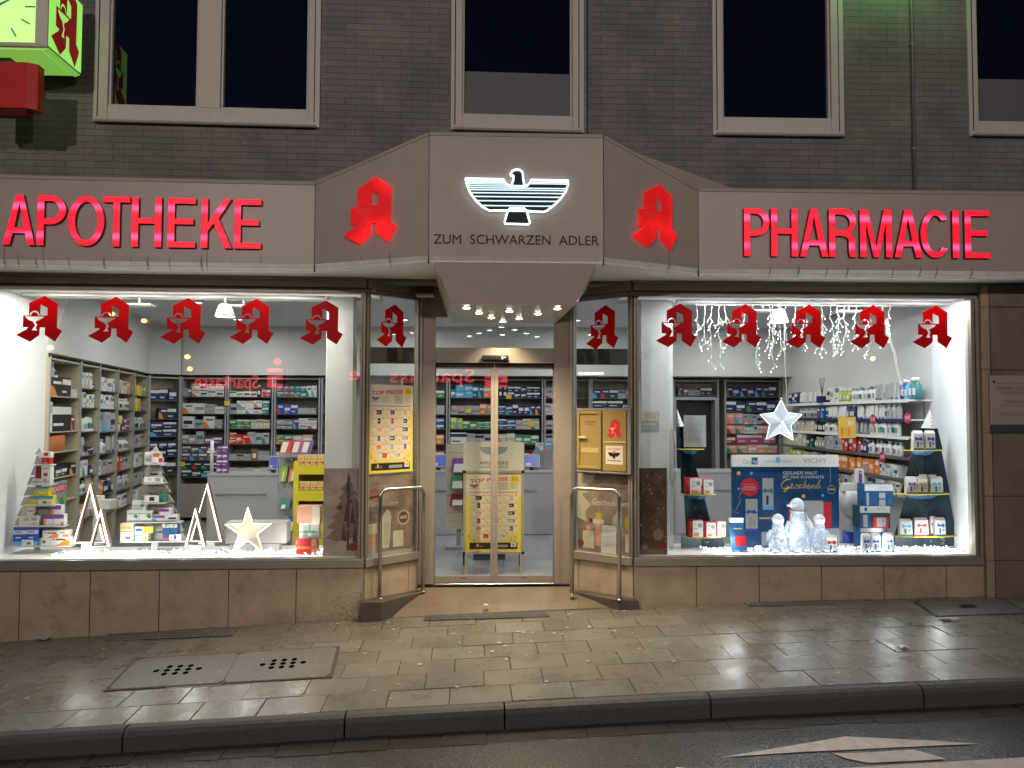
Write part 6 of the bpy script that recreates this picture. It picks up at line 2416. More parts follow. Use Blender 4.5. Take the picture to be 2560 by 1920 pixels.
# white tapering bin on a pedestal
q7 = lambda x, y, dd=.62: hit(FR, *R7(x, y), dd)
c = q7(262, 900)
bn = thing('display_bin', 'white tapering display bin on a white and blue pedestal behind the stacked boxes', 'display bin', FR, (c.x, .7, STZ))
mb = MB()
k_ = 8.4 / FPX / 3.318
z_ = lambda y: q7(262, y).z
mb.lathe([(60 * k_, z_(900)), (95 * k_, z_(860)), (108 * k_, z_(690)), (104 * k_, z_(690)), (90 * k_, z_(850))], (c.x, .72, 0), M_lam, 28)
mb.build('bowl', bn, FR)
mb = MB()
mb.lathe([(50 * k_, z_(1035)), (50 * k_, z_(901))], (c.x, .72, 0), M_lam, 24)
mb.build('pedestal', bn, FR)
mb = MB()
mb.lathe([(54 * k_, STZ - .3), (54 * k_, z_(1036))], (c.x, .78, 0), P_['blue'], 24)
mb.build('foot', bn, FR)
pbox(R7, FR, .60, .06, 276, 334, 507, 690, 'white', [(.25, .7, .25, .8, 'purple'), (.3, .6, .85, .92, 'black')], 'slim white carton with purple print standing on the display bin', 'slim_carton', 'carton')
pbox(R7, FR, .62, .08, 158, 262, 626, 690, 'white', [], 'white carton lying in the display bin', 'white_carton', 'carton')

# cables at the edge and coils on the stage
mb = MB()
pts = [q(x, y, .2) for x, y in ((190, 245), (200, 320), (208, 420), (206, 520), (214, 640), (212, 740), (190, 820), (168, 900), (160, 1000), (166, 1200), (168, 1440))]
mb.tube([(p.x, .2, p.z) for p in pts], .004, M_wire, n=6)
o = mb.build('power_cable', None, FR, label='white power cable hanging along the white post beside the column', cat='cable')
for i, (crop, cx, cy, F, lab) in enumerate(((R6, 590, 1440, FR, 'loose coil of white cable at the foot of the edge-on tree'), (R7, 760, 1160, FR, 'loose coils of white cable at the foot of the cardboard tree by the end wall'), (R7, 255, 1120, FR, 'white cable loop lying before the blue pedestal'))):
    rr = random.Random(i + 30)
    p = hit(F, *crop(cx, cy), .13)
    pts = []
    for k in range(60):
        an = k * .55
        pts.append((p.x - .12 + .24 * k / 60 + .03 * math.cos(an), .13 + .035 * math.sin(an), STZ + .008 + .02 * abs(math.sin(an * .5 + k)) + .018 * math.sin(k * .3) ** 2))
    mb = MB()
    mb.tube(pts, .0035, M_wire, n=5)
    mb.build('cable_coil', None, F, label=lab, cat='cable')

# hanging acrylic star
q4 = lambda x, y, dd=.22: hit(FR, x, y, dd)
ctr = q4(1951, 1058)
t = thing('hanging_star', 'glowing clear acrylic star hanging on a cord above the advertising board', 'light star', FR, (ctr.x, .22, ctr.z))
tips = [q4(*p) for p in ((1953, 1000), (2005, 1036), (1982.5, 1100), (1915.5, 1097.5), (1900, 1036))]
vs = []
ccx, ccz = sum(p.x for p in tips) / 5, sum(p.z for p in tips) / 5
for i in range(5):
    a, b = tips[i], tips[(i + 1) % 5]
    vs.append((a.x, .22, a.z))
    mx_, mz_ = (a.x + b.x) / 2, (a.z + b.z) / 2
    vs.append((ccx + (mx_ - ccx) * .62, .22, ccz + (mz_ - ccz) * .62))
vs += [(ccx, .175, ccz), (ccx, .265, ccz)]
mb = MB()
mb.add(vs, [(10, (i + 1) % 10, i) for i in range(10)] + [(11, i, (i + 1) % 10) for i in range(10)], mat('lit_clear_acrylic', (.50, .55, .62), .2, emit=(.78, .88, 1.0), es=.30))
mb.build('body', t, FR)
mb = MB()
mb.tube([(p[0], p[1], p[2]) for p in vs[:10]], .006, lamp_mat('star_edge_glow', (.9, .96, 1), 1.5), n=6, closed=True)
mb.tube([(ccx + (vs[i][0] - ccx) * .8, .18 + .03 * .8, ccz + (vs[i][2] - ccz) * .8) for i in (4, 10, 8)][:1] + [(ccx, .174, ccz)], .002, M_bul, n=4)
mb.build('glowing_edge', t, FR)
mb = MB()
mb.lathe([(.012, -.003), (.012, .003)], (tips[0].x, .22, tips[0].z + .012), M_dome, 12, 'Y')
mb.build('hanger', t, FR)
mb = MB()
p0 = q4(1968, 1036)
pts = [q4(x, y) for x, y in ((1968, 1034), (1967, 1010), (1966, 970), (1963, 930), (1961.5, 880), (1961, 840), (1961, 800))]
mb.tube([(p.x, .22, p.z) for p in pts] + [(pts[-1].x, .34, 3.0)], .0032, mat('yellowish_cord', (.6, .58, .48), .5), n=5)
mb.build('cord', t, FR)

# icicle light curtain
M_ice = lamp_mat('icy_led', (.80, .90, 1.0), 5)
M_icew = mat('white_lit_wire', (.7, .7, .66), .4, emit=(.8, .82, .78), es=.03)
t = thing('icicle_lights', 'white icicle light chain hanging from the track between the window stickers', 'light chain', FR, (q4(1980, 760).x, .3, 2.6))
rr = random.Random(21)
mb, bl = MB(), MB()
zt_ = q4(1980, 762, .3).z
zlim = lambda y: q4(1980, y, .3).z
strands = [(1741, 880), (1765, 880), (1780, 908), (1795, 905), (1812, 860), (1862, 865), (1885, 912), (1923, 915), (1933, 880), (1950, 878), (1965, 870), (1990, 868), (2010, 875), (2030, 880), (2055, 872), (2078, 882), (2095, 888), (2112, 876), (2140, 868), (2175, 880), (2205, 860), (2222, 840)]
for sx, yb in strands:
    x0_ = q4(sx, 800, .3).x
    zb_ = zlim(yb)
    pts = []
    x = x0_
    z = zt_
    k = 0
    while z > zb_:
        pts.append((x, .3 + rr.uniform(-.02, .02), z))
        z -= .035
        x += rr.uniform(-.012, .012)
        k += 1
        if k > 2 and rr.random() < .62:
            s = rr.choice((-1, 1))
            l = rr.uniform(.03, .06)
            e = (x + s * l * .7, .3 + rr.uniform(-.01, .01), z - l)
            mb.tube([(x, .3, z), (x + s * l * .45, .3, z - l * .45), e], .0022, M_icew, n=4)
            r_ = .0055
            bl.add([(e[0] - r_, e[1], e[2]), (e[0] + r_, e[1], e[2]), (e[0], e[1] - r_, e[2]), (e[0], e[1] + r_, e[2]), (e[0], e[1], e[2] - r_ * 1.8), (e[0], e[1], e[2] + r_)], [(0, 2, 5), (2, 1, 5), (1, 3, 5), (3, 0, 5), (2, 0, 4), (1, 2, 4), (3, 1, 4), (0, 3, 4)], M_ice)
    mb.tube(pts, .0024, M_icew, n=4)
mb.tube([(q4(1735 + i * 16, 800, .3).x, .3, zt_ - .012 * math.sin(i * 1.3) ** 2) for i in range(32)], .003, M_icew, n=4)
for off in (0, 4):
    pts = [q4(x + off, y, .3 + .02 * k) for k, (x, y) in enumerate(((2215, 800), (2222, 850), (2235, 885), (2238, 910), (2245, 940), (2250, 960), (2258, 985), (2264, 1000)))]
    mb.tube([tuple(p) for p in pts], .003, M_icew, n=5)
mb.build('wires', t, FR)
tag(bl.build('bulbs', t, FR), kind='stuff')

# ================================================================ posters inside the panes
M_pbrown = mat('poster_brown', (.66, .54, .48), .45, var=.25, vs=6)
M_pdark = mat('poster_dark', (.15, .105, .08), .4, var=.5, vs=7)
M_pgrad = mat('poster_taupe', (.34, .25, .20), .4, var=.5, vs=5)


def quadrect(F, x0, x1, y0, y1, d):
    a, b = hit(F, x0, y1, d), hit(F, x1, y1, d)
    return a.x, b.x, a.z, hit(F, (x0 + x1) / 2, y0, d).z


M_pl, M_pt = mat('paper_tree_print', (.40, .29, .245), .5, var=.2, vs=12), mat('paper_tree_dark', (.17, .10, .085), .5, var=.2, vs=12)
for m_, c_ in ((M_pbrown, (.62, .48, .42)), (M_pl, (.40, .27, .22)), (M_pt, (.22, .13, .11)), (M_pgrad, (.42, .30, .24)), (M_pdark, (.22, .15, .11))):
    translucent(m_, c_, .12)
x0, x1, z0, z1 = quadrect(FL, 807, 906, 1171, 1390, .06)
mb = MB()
mb.box(x0, x1, .06, .064, SILLZ + .014, z1, M_pbrown)
w, h = x1 - x0, z1 - z0
tx = lambda u: x0 + w * u
tz = lambda v: z0 + h * v
T = [(.62, .98), (.70, .86), (.66, .86), (.78, .78), (.72, .79), (.86, .69), (.76, .70), (.92, .58), (.84, .60), (.97, .47), (.86, .48), (1.0, .36), (.88, .38), (.98, .24), (.80, .22), (.66, .19), (.40, .16), (.06, .20), (.28, .30), (.10, .32), (.32, .42), (.20, .43), (.40, .52), (.28, .54), (.46, .63), (.36, .66), (.52, .73), (.44, .76), (.58, .84)]
mb.prism([(tx(u), tz(v)) for u, v in T], .0592, .0598, M_pl)
for (p, r_) in (((.62, .95), 0), ((.58, .62), 1), ((.74, .60), 1), ((.52, .40), 1), ((.80, .38), 1)):
    mb.prism([(tx(p[0]), tz(p[1])), (tx(p[0] - .06), tz(p[1] - .22)), (tx(p[0] + .07), tz(p[1] - .24))], .0584, .0590, M_pt)
mb.box(tx(.60), tx(.66), .0580, .0588, tz(.06), tz(.90), M_pt)
for u, v, r_ in ((.42, .55, .05), (.90, .46, .035), (.36, .33, .03), (.68, .62, .035), (.76, .10, .08), (.62, .30, .03)):
    mb.prism([(tx(u) + r_ * w * 1.4 * math.cos(k * PI / 6), tz(v) + r_ * w * 1.4 * math.sin(k * PI / 6)) for k in range(12)], .0570, .0578, flat('rust', (.32, .06, .045)) if r_ > .03 else M_pl)
mb.build('window_poster', None, FL, label='brown poster of a folded paper tree before the column next to the gift boxes', cat='poster')

DX = lambda x: 860 + x / 2.765
DY = lambda y: 940 + y / 2.765
for side, F, (pa, pb, pc, pd) in (('l', FSL, (DX(135), DX(490), DY(675), DY(1215))), ('r', FSR, (1240 + 565 / 2.765, 1240 + 935 / 2.765, 1185, 1378))):
    x0, x1, z0, z1 = quadrect(F, pa, pb, pc, pd, .036)
    z0 = SILLZ + .003
    x0, x1 = max(x0, .04), min(x1, (WSL if F is FSL else WSR) - .05)
    mb = MB()
    mb.box(x0, x1, .036, .040, z0, z1, M_pgrad)
    w, h = x1 - x0, z1 - z0
    deco = []
    if side == 'l':
        mb.text('medi', x0 + w * .02, x0 + w * .24, z0 + h * .78, z0 + h * .84, .0350, .0005, P_['red'])
        mb.text('Geschenkideen', x0 + w * .02, x0 + w * .66, z0 + h * .60, z0 + h * .67, .0350, .0005, P_['cream'], shear=.35)
        deco = [('p', [(.0, .72), (.3, .75), (.3, .73), (.1, .70)], 'dark_red'), ('o', .78, .44, .10, 'beige'), ('o', .78, .44, .075, 'brown'), (.70, .86, .42, .46, 'beige'), ('p', [(.34, .08), (.48, .08), (.52, .45), (.50, .52), (.44, .56), (.36, .50), (.32, .44)], 'cream'),
                ('p', [(.37, .12), (.46, .12), (.48, .40), (.36, .40)], 'beige'), (.04, .20, .02, .28, 'peach'), (.02, .22, .28, .40, 'cream'), (.56, .78, .08, .28, 'cream'), (.0, .14, .0, .12, 'silver'), (.0, 1, 0, .04, 'silver')]
    else:
        mb.text('medipharma', x0 + w * .36, x0 + w * .86, z0 + h * .80, z0 + h * .85, .0350, .0005, P_['dark_red'])
        mb.text('Geschenkideen', x0 + w * .28, x0 + w * .96, z0 + h * .60, z0 + h * .68, .0350, .0005, P_['cream'], shear=.35)
        deco = [('p', [(0, 1), (.34, 1), (.30, .9), (.18, .86), (.3, .78), (.08, .72), (.26, .6), (.14, .5), (.18, .38), (0, .42)], 'beige'), (.10, .32, .04, .26, 'cream'), (.16, .26, .26, .33, 'peach'), (.34, .46, .08, .36, 'peach'), (.30, .50, .36, .42, 'cream'), (.34, .46, .42, .50, 'gold'),
                ('p', [(.66, .30), (.86, .30), (.84, .48), (.76, .54), (.68, .46)], 'silver'), ('o', .98, .40, .09, 'gold'), (.90, 1, .04, .26, 'cream'), ('o', .06, .10, .05, 'brown'), ('o', .26, .40, .025, 'dark_red')]
    decorate(mb, x0, x1, z0, z1, .036, deco)
    lab = ('brown gift poster with green bottle low in the slanting pane under the price poster' if side == 'l' else 'brown gift poster low in the slanting pane under the brass letterboxes')
    mb.build('window_poster', None, F, label=lab, cat='poster')
    if side == 'r':
        mb = MB()
        zt2 = hit(F, 1530, 1315, .030).z
        xa, xb = hit(F, 1240 + 725 / 2.765, 1370, .030).x, hit(F, 1240 + 830 / 2.765, 1370, .030).x
        mb.hexa([(xa, .030, z0), (xb, .030, z0), (xb, .0315, z0), (xa, .0315, z0)], [(xa + .012, .033, zt2), (xb, .033, zt2), (xb, .0345, zt2), (xa + .012, .0345, zt2)], P_['white'])
        for k in range(9):
            zz_ = z0 + (zt2 - z0) * (.82 - k * .07)
            mb.box(xa + .02, xb - .02 - (.02 if k % 3 == 2 else 0), .0285 + (.82 - k * .07) * .003, .0290 + (.82 - k * .07) * .003, zz_, zz_ + .0022, P_['grey'])
        mb.build('paper_notice', None, F, label='small white notice sheet leaning in the slanting pane before the brown poster', cat='notice')
x0, x1, z0, z1 = quadrect(FR, 1590, 1668, 1170, 1390, .06)
mb = MB()
mb.box(x0, x1, .06, .064, SILLZ + .014, z1, M_pdark)
w, h = x1 - x0, z1 - z0
rr = random.Random(6)
M_bk = [mat('bokeh_%d' % k, c, .5) for k, c in enumerate(((.60, .42, .22), (.45, .28, .15), (.8, .65, .42)))]
for k in range(46):
    u, v = rr.random(), rr.random() ** .7
    r_ = rr.uniform(.003, .009)
    mb.prism([(x0 + w * (.04 + .92 * u) + r_ * math.cos(a * PI / 5), z0 + h * (.05 + .9 * v) + r_ * math.sin(a * PI / 5)) for a in range(10)], .0585 + k * .00002, .0590 + k * .00002, rr.choice(M_bk))
for u, v, r_, m in ((.72, .24, .055, mat('rose_bauble', (.34, .22, .17), .4)), (.86, .10, .042, mat('dark_red_bauble', (.30, .03, .03), .3)), (.28, .10, .03, mat('grey_bauble', (.3, .27, .24), .4))):
    mb.prism([(x0 + w * u + r_ * math.cos(a * PI / 10), z0 + max(h * v, r_ + .004) + r_ * math.sin(a * PI / 10)) for a in range(20)], .0566 + u * .0005, .0576, m)
mb.build('window_poster', None, FR, label='dark poster of glittering tree and red bauble at the foot of the column, penguin side', cat='poster')
pbox(inv((0, 0, 1)), FR, .395, .003, 1603, 1648, 1028, 1076, 'silver', [(.0, .95, .5, 1, 'cream'), (.25, .8, .6, .9, 'beige'), (.1, .8, .3, .36, 'white')], 'small pale paper note taped to the column above the dark poster', 'paper_note', 'notice')


# price poster, used on the side pane and on the A-board
def price_poster(F, x0, x1, z0, z1, y, name, label=None, parent=None, cat=None):
    mb = MB()
    mb.box(x0, x1, y, y + .0015, z0, z1, P_['yellow'])
    w, h = x1 - x0, z1 - z0
    M_cr = mat('cream_poster_paper', (.74, .66, .50), .5)
    M_cy = mat('pale_yellow_paper', (.76, .60, .22), .5)
    R_ = lambda u0, u1, v0, v1, m, k=1: mb.box(x0 + w * u0, x0 + w * u1, y - .0004 * k, y - .0004 * k + .0003, z0 + h * v0, z0 + h * v1, m)
    R_(0, 1, .70, 1, M_cr)
    R_(.05, .95, .12, .70, M_cy)
    mb.text('TOP PREISE', x0 + w * .07, x0 + w * .76, z0 + h * .875, z0 + h * .925, y - .0012, .0005, P_['red'], off=.02, slope=.06)
    n = 20
    mb.prism([(x0 + w * .88 + w * (.10 if k % 2 else .075) * math.cos(2 * PI * k / n), z0 + h * .925 + w * (.10 if k % 2 else .075) * math.sin(2 * PI * k / n)) for k in range(n)], y - .0012, y - .0008, P_['yellow'])
    mb.text('BIS ZU', x0 + w * .83, x0 + w * .93, z0 + h * .935, z0 + h * .95, y - .0018, .0004, P_['black'])
    mb.text('50%', x0 + w * .83, x0 + w * .94, z0 + h * .908, z0 + h * .93, y - .0018, .0004, P_['black'])
    mb.shape([[(x0 + w * .15 + a * w * .00034, z0 + h * .858 + b * w * .00034) for a, b in ws]], y - .0012, .0005, mat('blue_grey_print', (.12, .16, .18), .5))
    mb.text('APOTHEKE', x0 + w * .06, x0 + w * .24, z0 + h * .805, z0 + h * .815, y - .0012, .0005, P_['red'])
    R_(.27, .53, .79, .87, M_cr, 2)
    for k in range(5):
        R_(.29, .29 + (.2, .14, .12, .16, .22)[k], .86 - k * .014, .864 - k * .014, P_['grey'], 3)
        R_(.80, .80 + (.12, .14, .10, .14, .12)[k], .86 - k * .014, .864 - k * .014, P_['grey'], 3)
    R_(.57, .76, .785, .885, mat('pale_map', (.55, .47, .36), .5), 2)
    mb.text('A', x0 + w * .66, x0 + w * .69, z0 + h * .83, z0 + h * .845, y - .0016, .0005, P_['red'])
    R_(.06, .94, .752, .760, P_['red'], 2)
    rr = random.Random(17)
    cols = ['navy', 'dark_teal', 'peach', 'black', 'red', 'navy', 'orange', 'silver', 'navy', 'purple', 'teal', 'grey', 'orange', 'silver', 'purple', 'red', 'grey']
    i = 0
    for r_ in range(6):
        cs = 3 if r_ < 5 else 2
        for c_ in range(cs):
            u0 = .07 + c_ * .295 + (.13 if r_ == 5 else 0)
            v1 = .735 - r_ * .098
            R_(u0, u0 + .275, v1 - .088, v1, M_cr, 2)
            R_(u0 + .01, u0 + .12, v1 - .016, v1 - .011, P_['grey'], 3)
            R_(u0 + .01, u0 + .09, v1 - .028, v1 - .024, P_['grey'], 3)
            a_, b_ = rr.uniform(.08, .14), rr.uniform(.03, .055)
            if rr.random() < .5:
                a_, b_ = .06, .06
            R_(u0 + .14 - a_ / 2 + .02, u0 + .14 + a_ / 2 + .02, v1 - .05 - b_ / 2, v1 - .05 + b_ / 2, P_[cols[i]], 3)
            R_(u0 + .15 - a_ / 3, u0 + .15 + a_ / 4, v1 - .058, v1 - .045, P_[rr.choice(['white', 'silver', 'orange', 'cream'])], 4)
            mb.prism([(x0 + w * (u0 + .245) + w * .018 * math.cos(k * PI / 4), z0 + h * (v1 - .02) + w * .018 * math.sin(k * PI / 4)) for k in range(8)], y - .0018, y - .0014, P_['orange'])
            mb.prism([(x0 + w * (u0 + .03) + w * .02 * math.cos(k * PI / 4), z0 + h * (v1 - .075) + w * .014 * math.sin(k * PI / 4)) for k in range(8)], y - .0018, y - .0014, P_['gold'])
            i += 1
    R_(.07, .93, .028, .110, P_['black'], 2)
    R_(.16, .32, .05, .08, P_['brown'], 3)
    R_(.20, .23, .06, .095, P_['cream'], 4)
    R_(.46, .76, .05, .085, P_['grey'], 3)
    R_(.81, .91, .055, .108, P_['white'], 3)
    R_(.83, .89, .070, .095, P_['grey'], 4)
    for (u, v) in ((.08, .17), (.15, .14), (.82, .15), (.90, .18), (.88, .125), (.06, .20)):
        mb.prism([(x0 + w * u + w * .022 * math.cos(k * PI / 4), z0 + h * v + w * .03 * math.sin(k * PI / 4)) for k in range(8)], y - .0012, y - .0009, P_['gold'])
    return mb.build(name, parent, F, label=label, cat=cat)


a, b = hit(FSL, 920, 1100, .014), hit(FSL, 1032, 1100, .014)
price_poster(FSL, max(a.x, .045), b.x, hit(FSL, 975, 1181, .014).z, hit(FSL, 975, 962, .014).z, .014, 'price_poster', 'yellow and cream price poster headed TOP PREISE in the slanting pane', None, 'poster')
# ================================================================ shop interior
M_iwall = mat('grey_white_wall', (.63, .635, .63), .8, var=.02, vs=2)
M_ceil = mat('ceiling_white', (.66, .68, .70), .8)
M_tile = brick_mat('pale_floor_tile', (.30, .31, .34), (.26, .27, .30), (.16, .16, .18), .6, .6, .004, rough=.22, offset=0, bump=.1, axis='XY')
M_shelf = mat('beige_shelf_board', (.46, .42, .31), .5, var=.05, vs=4)
M_shelfg = mat('grey_metal_upright', (.36, .37, .40), .45, .3)
M_glsh = mat('dark_shelf_edge', (.10, .11, .10), .3)
FB = frame(0, 13.3, .045)
mb = MB()
mb.box(-6.6, 5.2, 8.30, 14.3, -.06, -.004, M_tile)
mb.build('shop_floor', BLD)
mb = MB()
mb.add([(-6.6, 7.95, 3.3), (5.2, 7.95, 3.3), (5.2, 14.3, 3.3), (-6.6, 14.3, 3.3)], [(3, 2, 1, 0)], M_ceil)
mb.build('shop_ceiling', BLD)
mb = MB()
mb.box(-7, 5.5, .42, .5, -.1, 3.3, M_iwall)
mb.build('shop_back_wall', BLD, FB)
lp = [(-5.06, 8.42), (-5.26, 9.39), (-5.41, 10.1), (-5.58, 10.9), (-5.74, 11.7), (-5.99, 12.7), (-5.62, 13.05)]
mb = MB()
for (xa, ya), (xb, yb) in list(zip(lp, lp[1:]))[:5]:
    mb.hexa([(xa - .40, ya, -.1), (xb - .40, yb, -.1), (xb - .5, yb, -.1), (xa - .5, ya, -.1)], [(xa - .40, ya, 3.3), (xb - .40, yb, 3.3), (xb - .5, yb, 3.3), (xa - .5, ya, 3.3)], M_iwall)
mb.build('shop_side_wall', BLD)
mb = MB()
for (xa, ya), (xb, yb) in zip(lp, lp[1:]):
    mb.hexa([(xa, ya, 2.47), (xb, yb, 2.47), (xb - .45, yb + .1, 2.47), (xa - .45, ya + .1, 2.47)], [(xa, ya, 3.299), (xb, yb, 3.299), (xb - .45, yb + .1, 3.299), (xa - .45, ya + .1, 3.299)], M_iwall)
mb.box(-5.62, 4.8, 13.07, 13.9, 2.47, 3.299, M_iwall)
mb.build('bulkhead', BLD)
mb = MB()
mb.box(4.761, 4.85, 8.701, 14, -.1, 3.3, M_iwall)
mb.build('shop_end_wall', BLD)
NB = [0]


def bay(F, x0, x1, dep, ztop, levels, label, zbase=0.0, cup=None, m=None, glass=True):
    m = m or M_shelf
    t = thing('shelf_unit', label, 'shelf unit', F, ((x0 + x1) / 2, 0, 0), 'shelf units along the shop walls')
    for a in (x0, x1 - .022):
        mb = MB()
        mb.box(a, a + .022, .004, dep, 0, ztop, m)
        mb.box(a - .002, a + .024, -.004, .0035, 0, ztop + .02, M_shelfg)
        mb.build('side_panel', t, F)
    mb = MB()
    mb.box(x0 + .022, x1 - .022, dep - .015, dep, 0, ztop, m)
    mb.box(x0 + .022, x1 - .022, .012, dep - .015, ztop - .02, ztop, m)
    mb.build('back_panel', t, F)
    for z in levels:
        mb = MB()
        mb.box(x0 + .023, x1 - .023, .01, dep - .016, z - .012, z, M_glsh if glass else m)
        mb.build('shelf', t, F)
    if cup:
        mb = MB()
        mb.box(x0 + .023, x1 - .023, .004, dep - .016, .06, cup, m)
        mb.box((x0 + x1) / 2 - .05, (x0 + x1) / 2 + .05, -.004, .003, cup - .06, cup - .05, M_shelfg)
        mb.build('cupboard', t, F, bevel=.002)
    return t


SH = {}
GE = 'skin care goods on the end wall shelves'
GR = 'goods on the rear wall shelves'
MEDB = ('rner', 'ndle', 'oxes', 'lumn', 'oard')


def product(F, x, d, z, w, h, dep, col, kind, label, group):
    mb = MB()
    c = P_[col]
    rr = PR
    light_ = 'white' if col not in ('white', 'silver', 'cream') else rr.choice(('grey', 'navy', 'silver', 'teal'))
    if kind == 'box':
        mb.box(x, x + w, d, d + dep, z, z + h, c)
        v = rr.random()
        if v < .4:
            decorate(mb, x, x + w, z, z + h, d, [(0, 1, .62, .9, light_), (.1, .6, .2, .3, light_)])
        elif v < .7:
            decorate(mb, x, x + w, z, z + h, d, [(.1, .9, .35, .65, light_), (.1, .5, .15, .22, light_)])
        else:
            decorate(mb, x, x + w, z, z + h, d, [('p', [(0, 0), (.6, 0), (.3, .5), (0, .6)], rr.choice(('orange', 'red', 'green', 'sky'))), (.25, .9, .65, .8, light_)])
    elif kind == 'bottle':
        r = w / 2
        mb.lathe([(r * .9, 0), (r, .005), (r, h * .66), (r * .45, h * .76), (r * .45, h * .82)], (x + r, d + r, z), c, 8)
        mb.lathe([(r * .5, h * .82), (r * .5, h)], (x + r, d + r, z), P_[light_ if col == 'white' else 'white'], 8)
        mb.box(x + r * .4, x + r * 1.6, d - .0008, d + .004, z + h * .2, z + h * .52, P_[light_])
    elif kind == 'tube':
        mb.hexa([(x + w * .15, d, z), (x + w * .85, d, z), (x + w * .85, d + .03, z), (x + w * .15, d + .03, z)], [(x, d + .012, z + h), (x + w, d + .012, z + h), (x + w, d + .016, z + h), (x, d + .016, z + h)], c)
        mb.box(x + w * .15, x + w * .85, d - .001, d + .031, z, z + h * .16, P_[light_])
    elif kind == 'bag':
        mb.hexa([(x, d, z), (x + w, d, z), (x + w, d + dep, z), (x, d + dep, z)], [(x + w * .05, d + dep * .45, z + h), (x + w * .98, d + dep * .45, z + h), (x + w * .98, d + dep * .55, z + h), (x + w * .05, d + dep * .55, z + h)], c)
        decorate(mb, x, x + w, z, z + h, d, [(.25, .8, .2, .6, light_)])
    bn_ = 'skincare_box' if group == GE else 'product_box' if group != GR else ('medicine_box' if label[-4:] in MEDB else 'remedy_box')
    nm = {'box': bn_, 'bottle': 'product_bottle', 'tube': 'product_tube', 'bag': 'product_bag'}[kind]
    return mb.build(nm, None, F, label=label, cat=nm.split('_')[1], group=group)


CN = {'plum': 'dark plum', 'navy': 'dark blue', 'sky': 'light blue', 'mid_blue': 'blue', 'lime': 'yellow-green', 'silver': 'pale grey', 'dark_teal': 'dark teal', 'dark_red': 'dark red', 'grey': 'grey', 'black': 'black'}
PR = random.Random(77)


def fill(F, x0, x1, z, spec, shelf, where, group, d=.03, gap=.004):
    """spec: list of (colour, count, width, height, kind, stack)"""
    x = x0
    n = 0
    tot = sum((s[2] if s[0] is None else s[1] * (s[2] + gap)) for s in spec)
    kx = max(.85, min(1.42, (x1 - x0) * .97 / tot)) if tot else 1
    for s in spec:
        col, cnt, w, h, kind = s[:5]
        w, h = w * kx, (min(h * 1.5, .2) if h < .15 else h * 1.08) if len(s) < 6 else h * 1.22
        st_ = s[5] if len(s) > 5 else 1
        if col is None:
            x += w
            continue
        for k in range(cnt):
            w2 = w * PR.uniform(.94, 1.03)
            if x + w2 > x1:
                return
            for j in range(st_):
                hh = h * PR.uniform(.93, 1.04)
                zz_ = z + .001 + j * (h * 1.045)
                lab = '%s %s, %s on %s shelf, %s' % (CN.get(col, col), kind + (('', ' second up', ' third up', ' fourth up')[j]), ORD[min(n, 68)], shelf, where)
                product(F, x, d + PR.uniform(-.02, .02), zz_, w2, hh, .12 if kind == 'box' else .06, col, kind, lab, group)
            n += 1
            x += w2 + gap


# ---- side wall shelves (receding on the side of the white shelf trees)
LW = []
for (xa, ya), (xb, yb) in zip(lp, lp[1:]):
    ang = math.atan2(yb - ya, xb - xa)
    LW.append((Matrix.Translation((xa, ya, 0)) @ Matrix.Rotation(ang, 4, 'Z'), math.hypot(xb - xa, yb - ya)))
names = ['first', 'second', 'third', 'fourth', 'fifth']
lv = [[2.0, 1.60, 1.37, 1.08, .80], [2.12, 1.88, 1.58, 1.28, 1.02, .80, .5], [2.11, 1.87, 1.56, 1.27, .99, .72, .45], [2.10, 1.86, 1.55, 1.26, .99, .70, .45], [2.09, 1.85, 1.55, 1.28, .98, .70, .45]]
for i in range(5):
    F, w = LW[i]
    bay(F, .0, w - .002, .36, 2.42, lv[i], 'beige side wall shelf bay, %s from the window, filled with goods' % names[i], glass=(i > 0))
F, w = LW[5]
bay(F, .0, w, .3, 2.42, [2.03, 1.72, 1.43, 1.10, .80, .5], 'narrow corner shelf bay stocked with dark blue packs')
GS = 'goods on the side wall shelves'
sw = lambda k: 'side wall bay %s from window' % names[k]
F, w = LW[0]
fill(F, .06, w - .03, 2.0, [('black', 2, .26, .20, 'box'), ('white', 1, .06, .06, 'box')], 'first', sw(0), GS, d=.03)
product(F, .08, .06, 2.215, .20, .17, .15, 'silver', 'box', 'pale grey carton on top of black boxes, first side wall bay', GS)
product(F, .30, .07, 2.215, .16, .15, .15, 'white', 'bag', 'white bag on top of black boxes, first side wall bay', GS)
fill(F, .04, w - .03, 1.60, [('white', 1, .10, .30, 'box'), ('black', 1, .58, .30, 'box'), ('dark_red', 1, .14, .12, 'box')], 'second', sw(0), GS, d=.03)
mb = MB()
mb.lathe([(.30, 0), (.30, .17), (.28, .18)], (0, 0, 0), mat('orange_leather', (.55, .17, .04), .5, var=.1, vs=8), 24)
o = mb.build('orange_hatbox', None, F @ Matrix.Translation((.44, .17, 1.372)) @ Matrix.Diagonal((1.15, .5, 1, 1)), label='orange oval case lying on the third shelf of the bay close to the side wall', cat='case')
fill(F, .03, w - .03, 1.08, [('silver', 3, .07, .16, 'box'), ('dark_teal', 1, .14, .08, 'box'), ('black', 2, .16, .09, 'box')], 'fourth', sw(0), GS)
o = product(F, .12, .0, .80, .46, .40, .05, 'lime', 'box', 'x', GS)
bpy.data.objects.remove(o)
mb = MB()
gx, gzz = .10, .66
mb.box(gx, gx + .50, .0, .05, gzz, gzz + .37, mat('game_box_print', (.20, .35, .36), .4, var=.5, vs=9))
mb.box(gx, gx + .50, -.0015, -.0002, gzz + .25, gzz + .34, P_['red'])
mb.text('MONOPOLY', gx + .03, gx + .47, gzz + .265, gzz + .325, -.0028, .001, P_['white'])
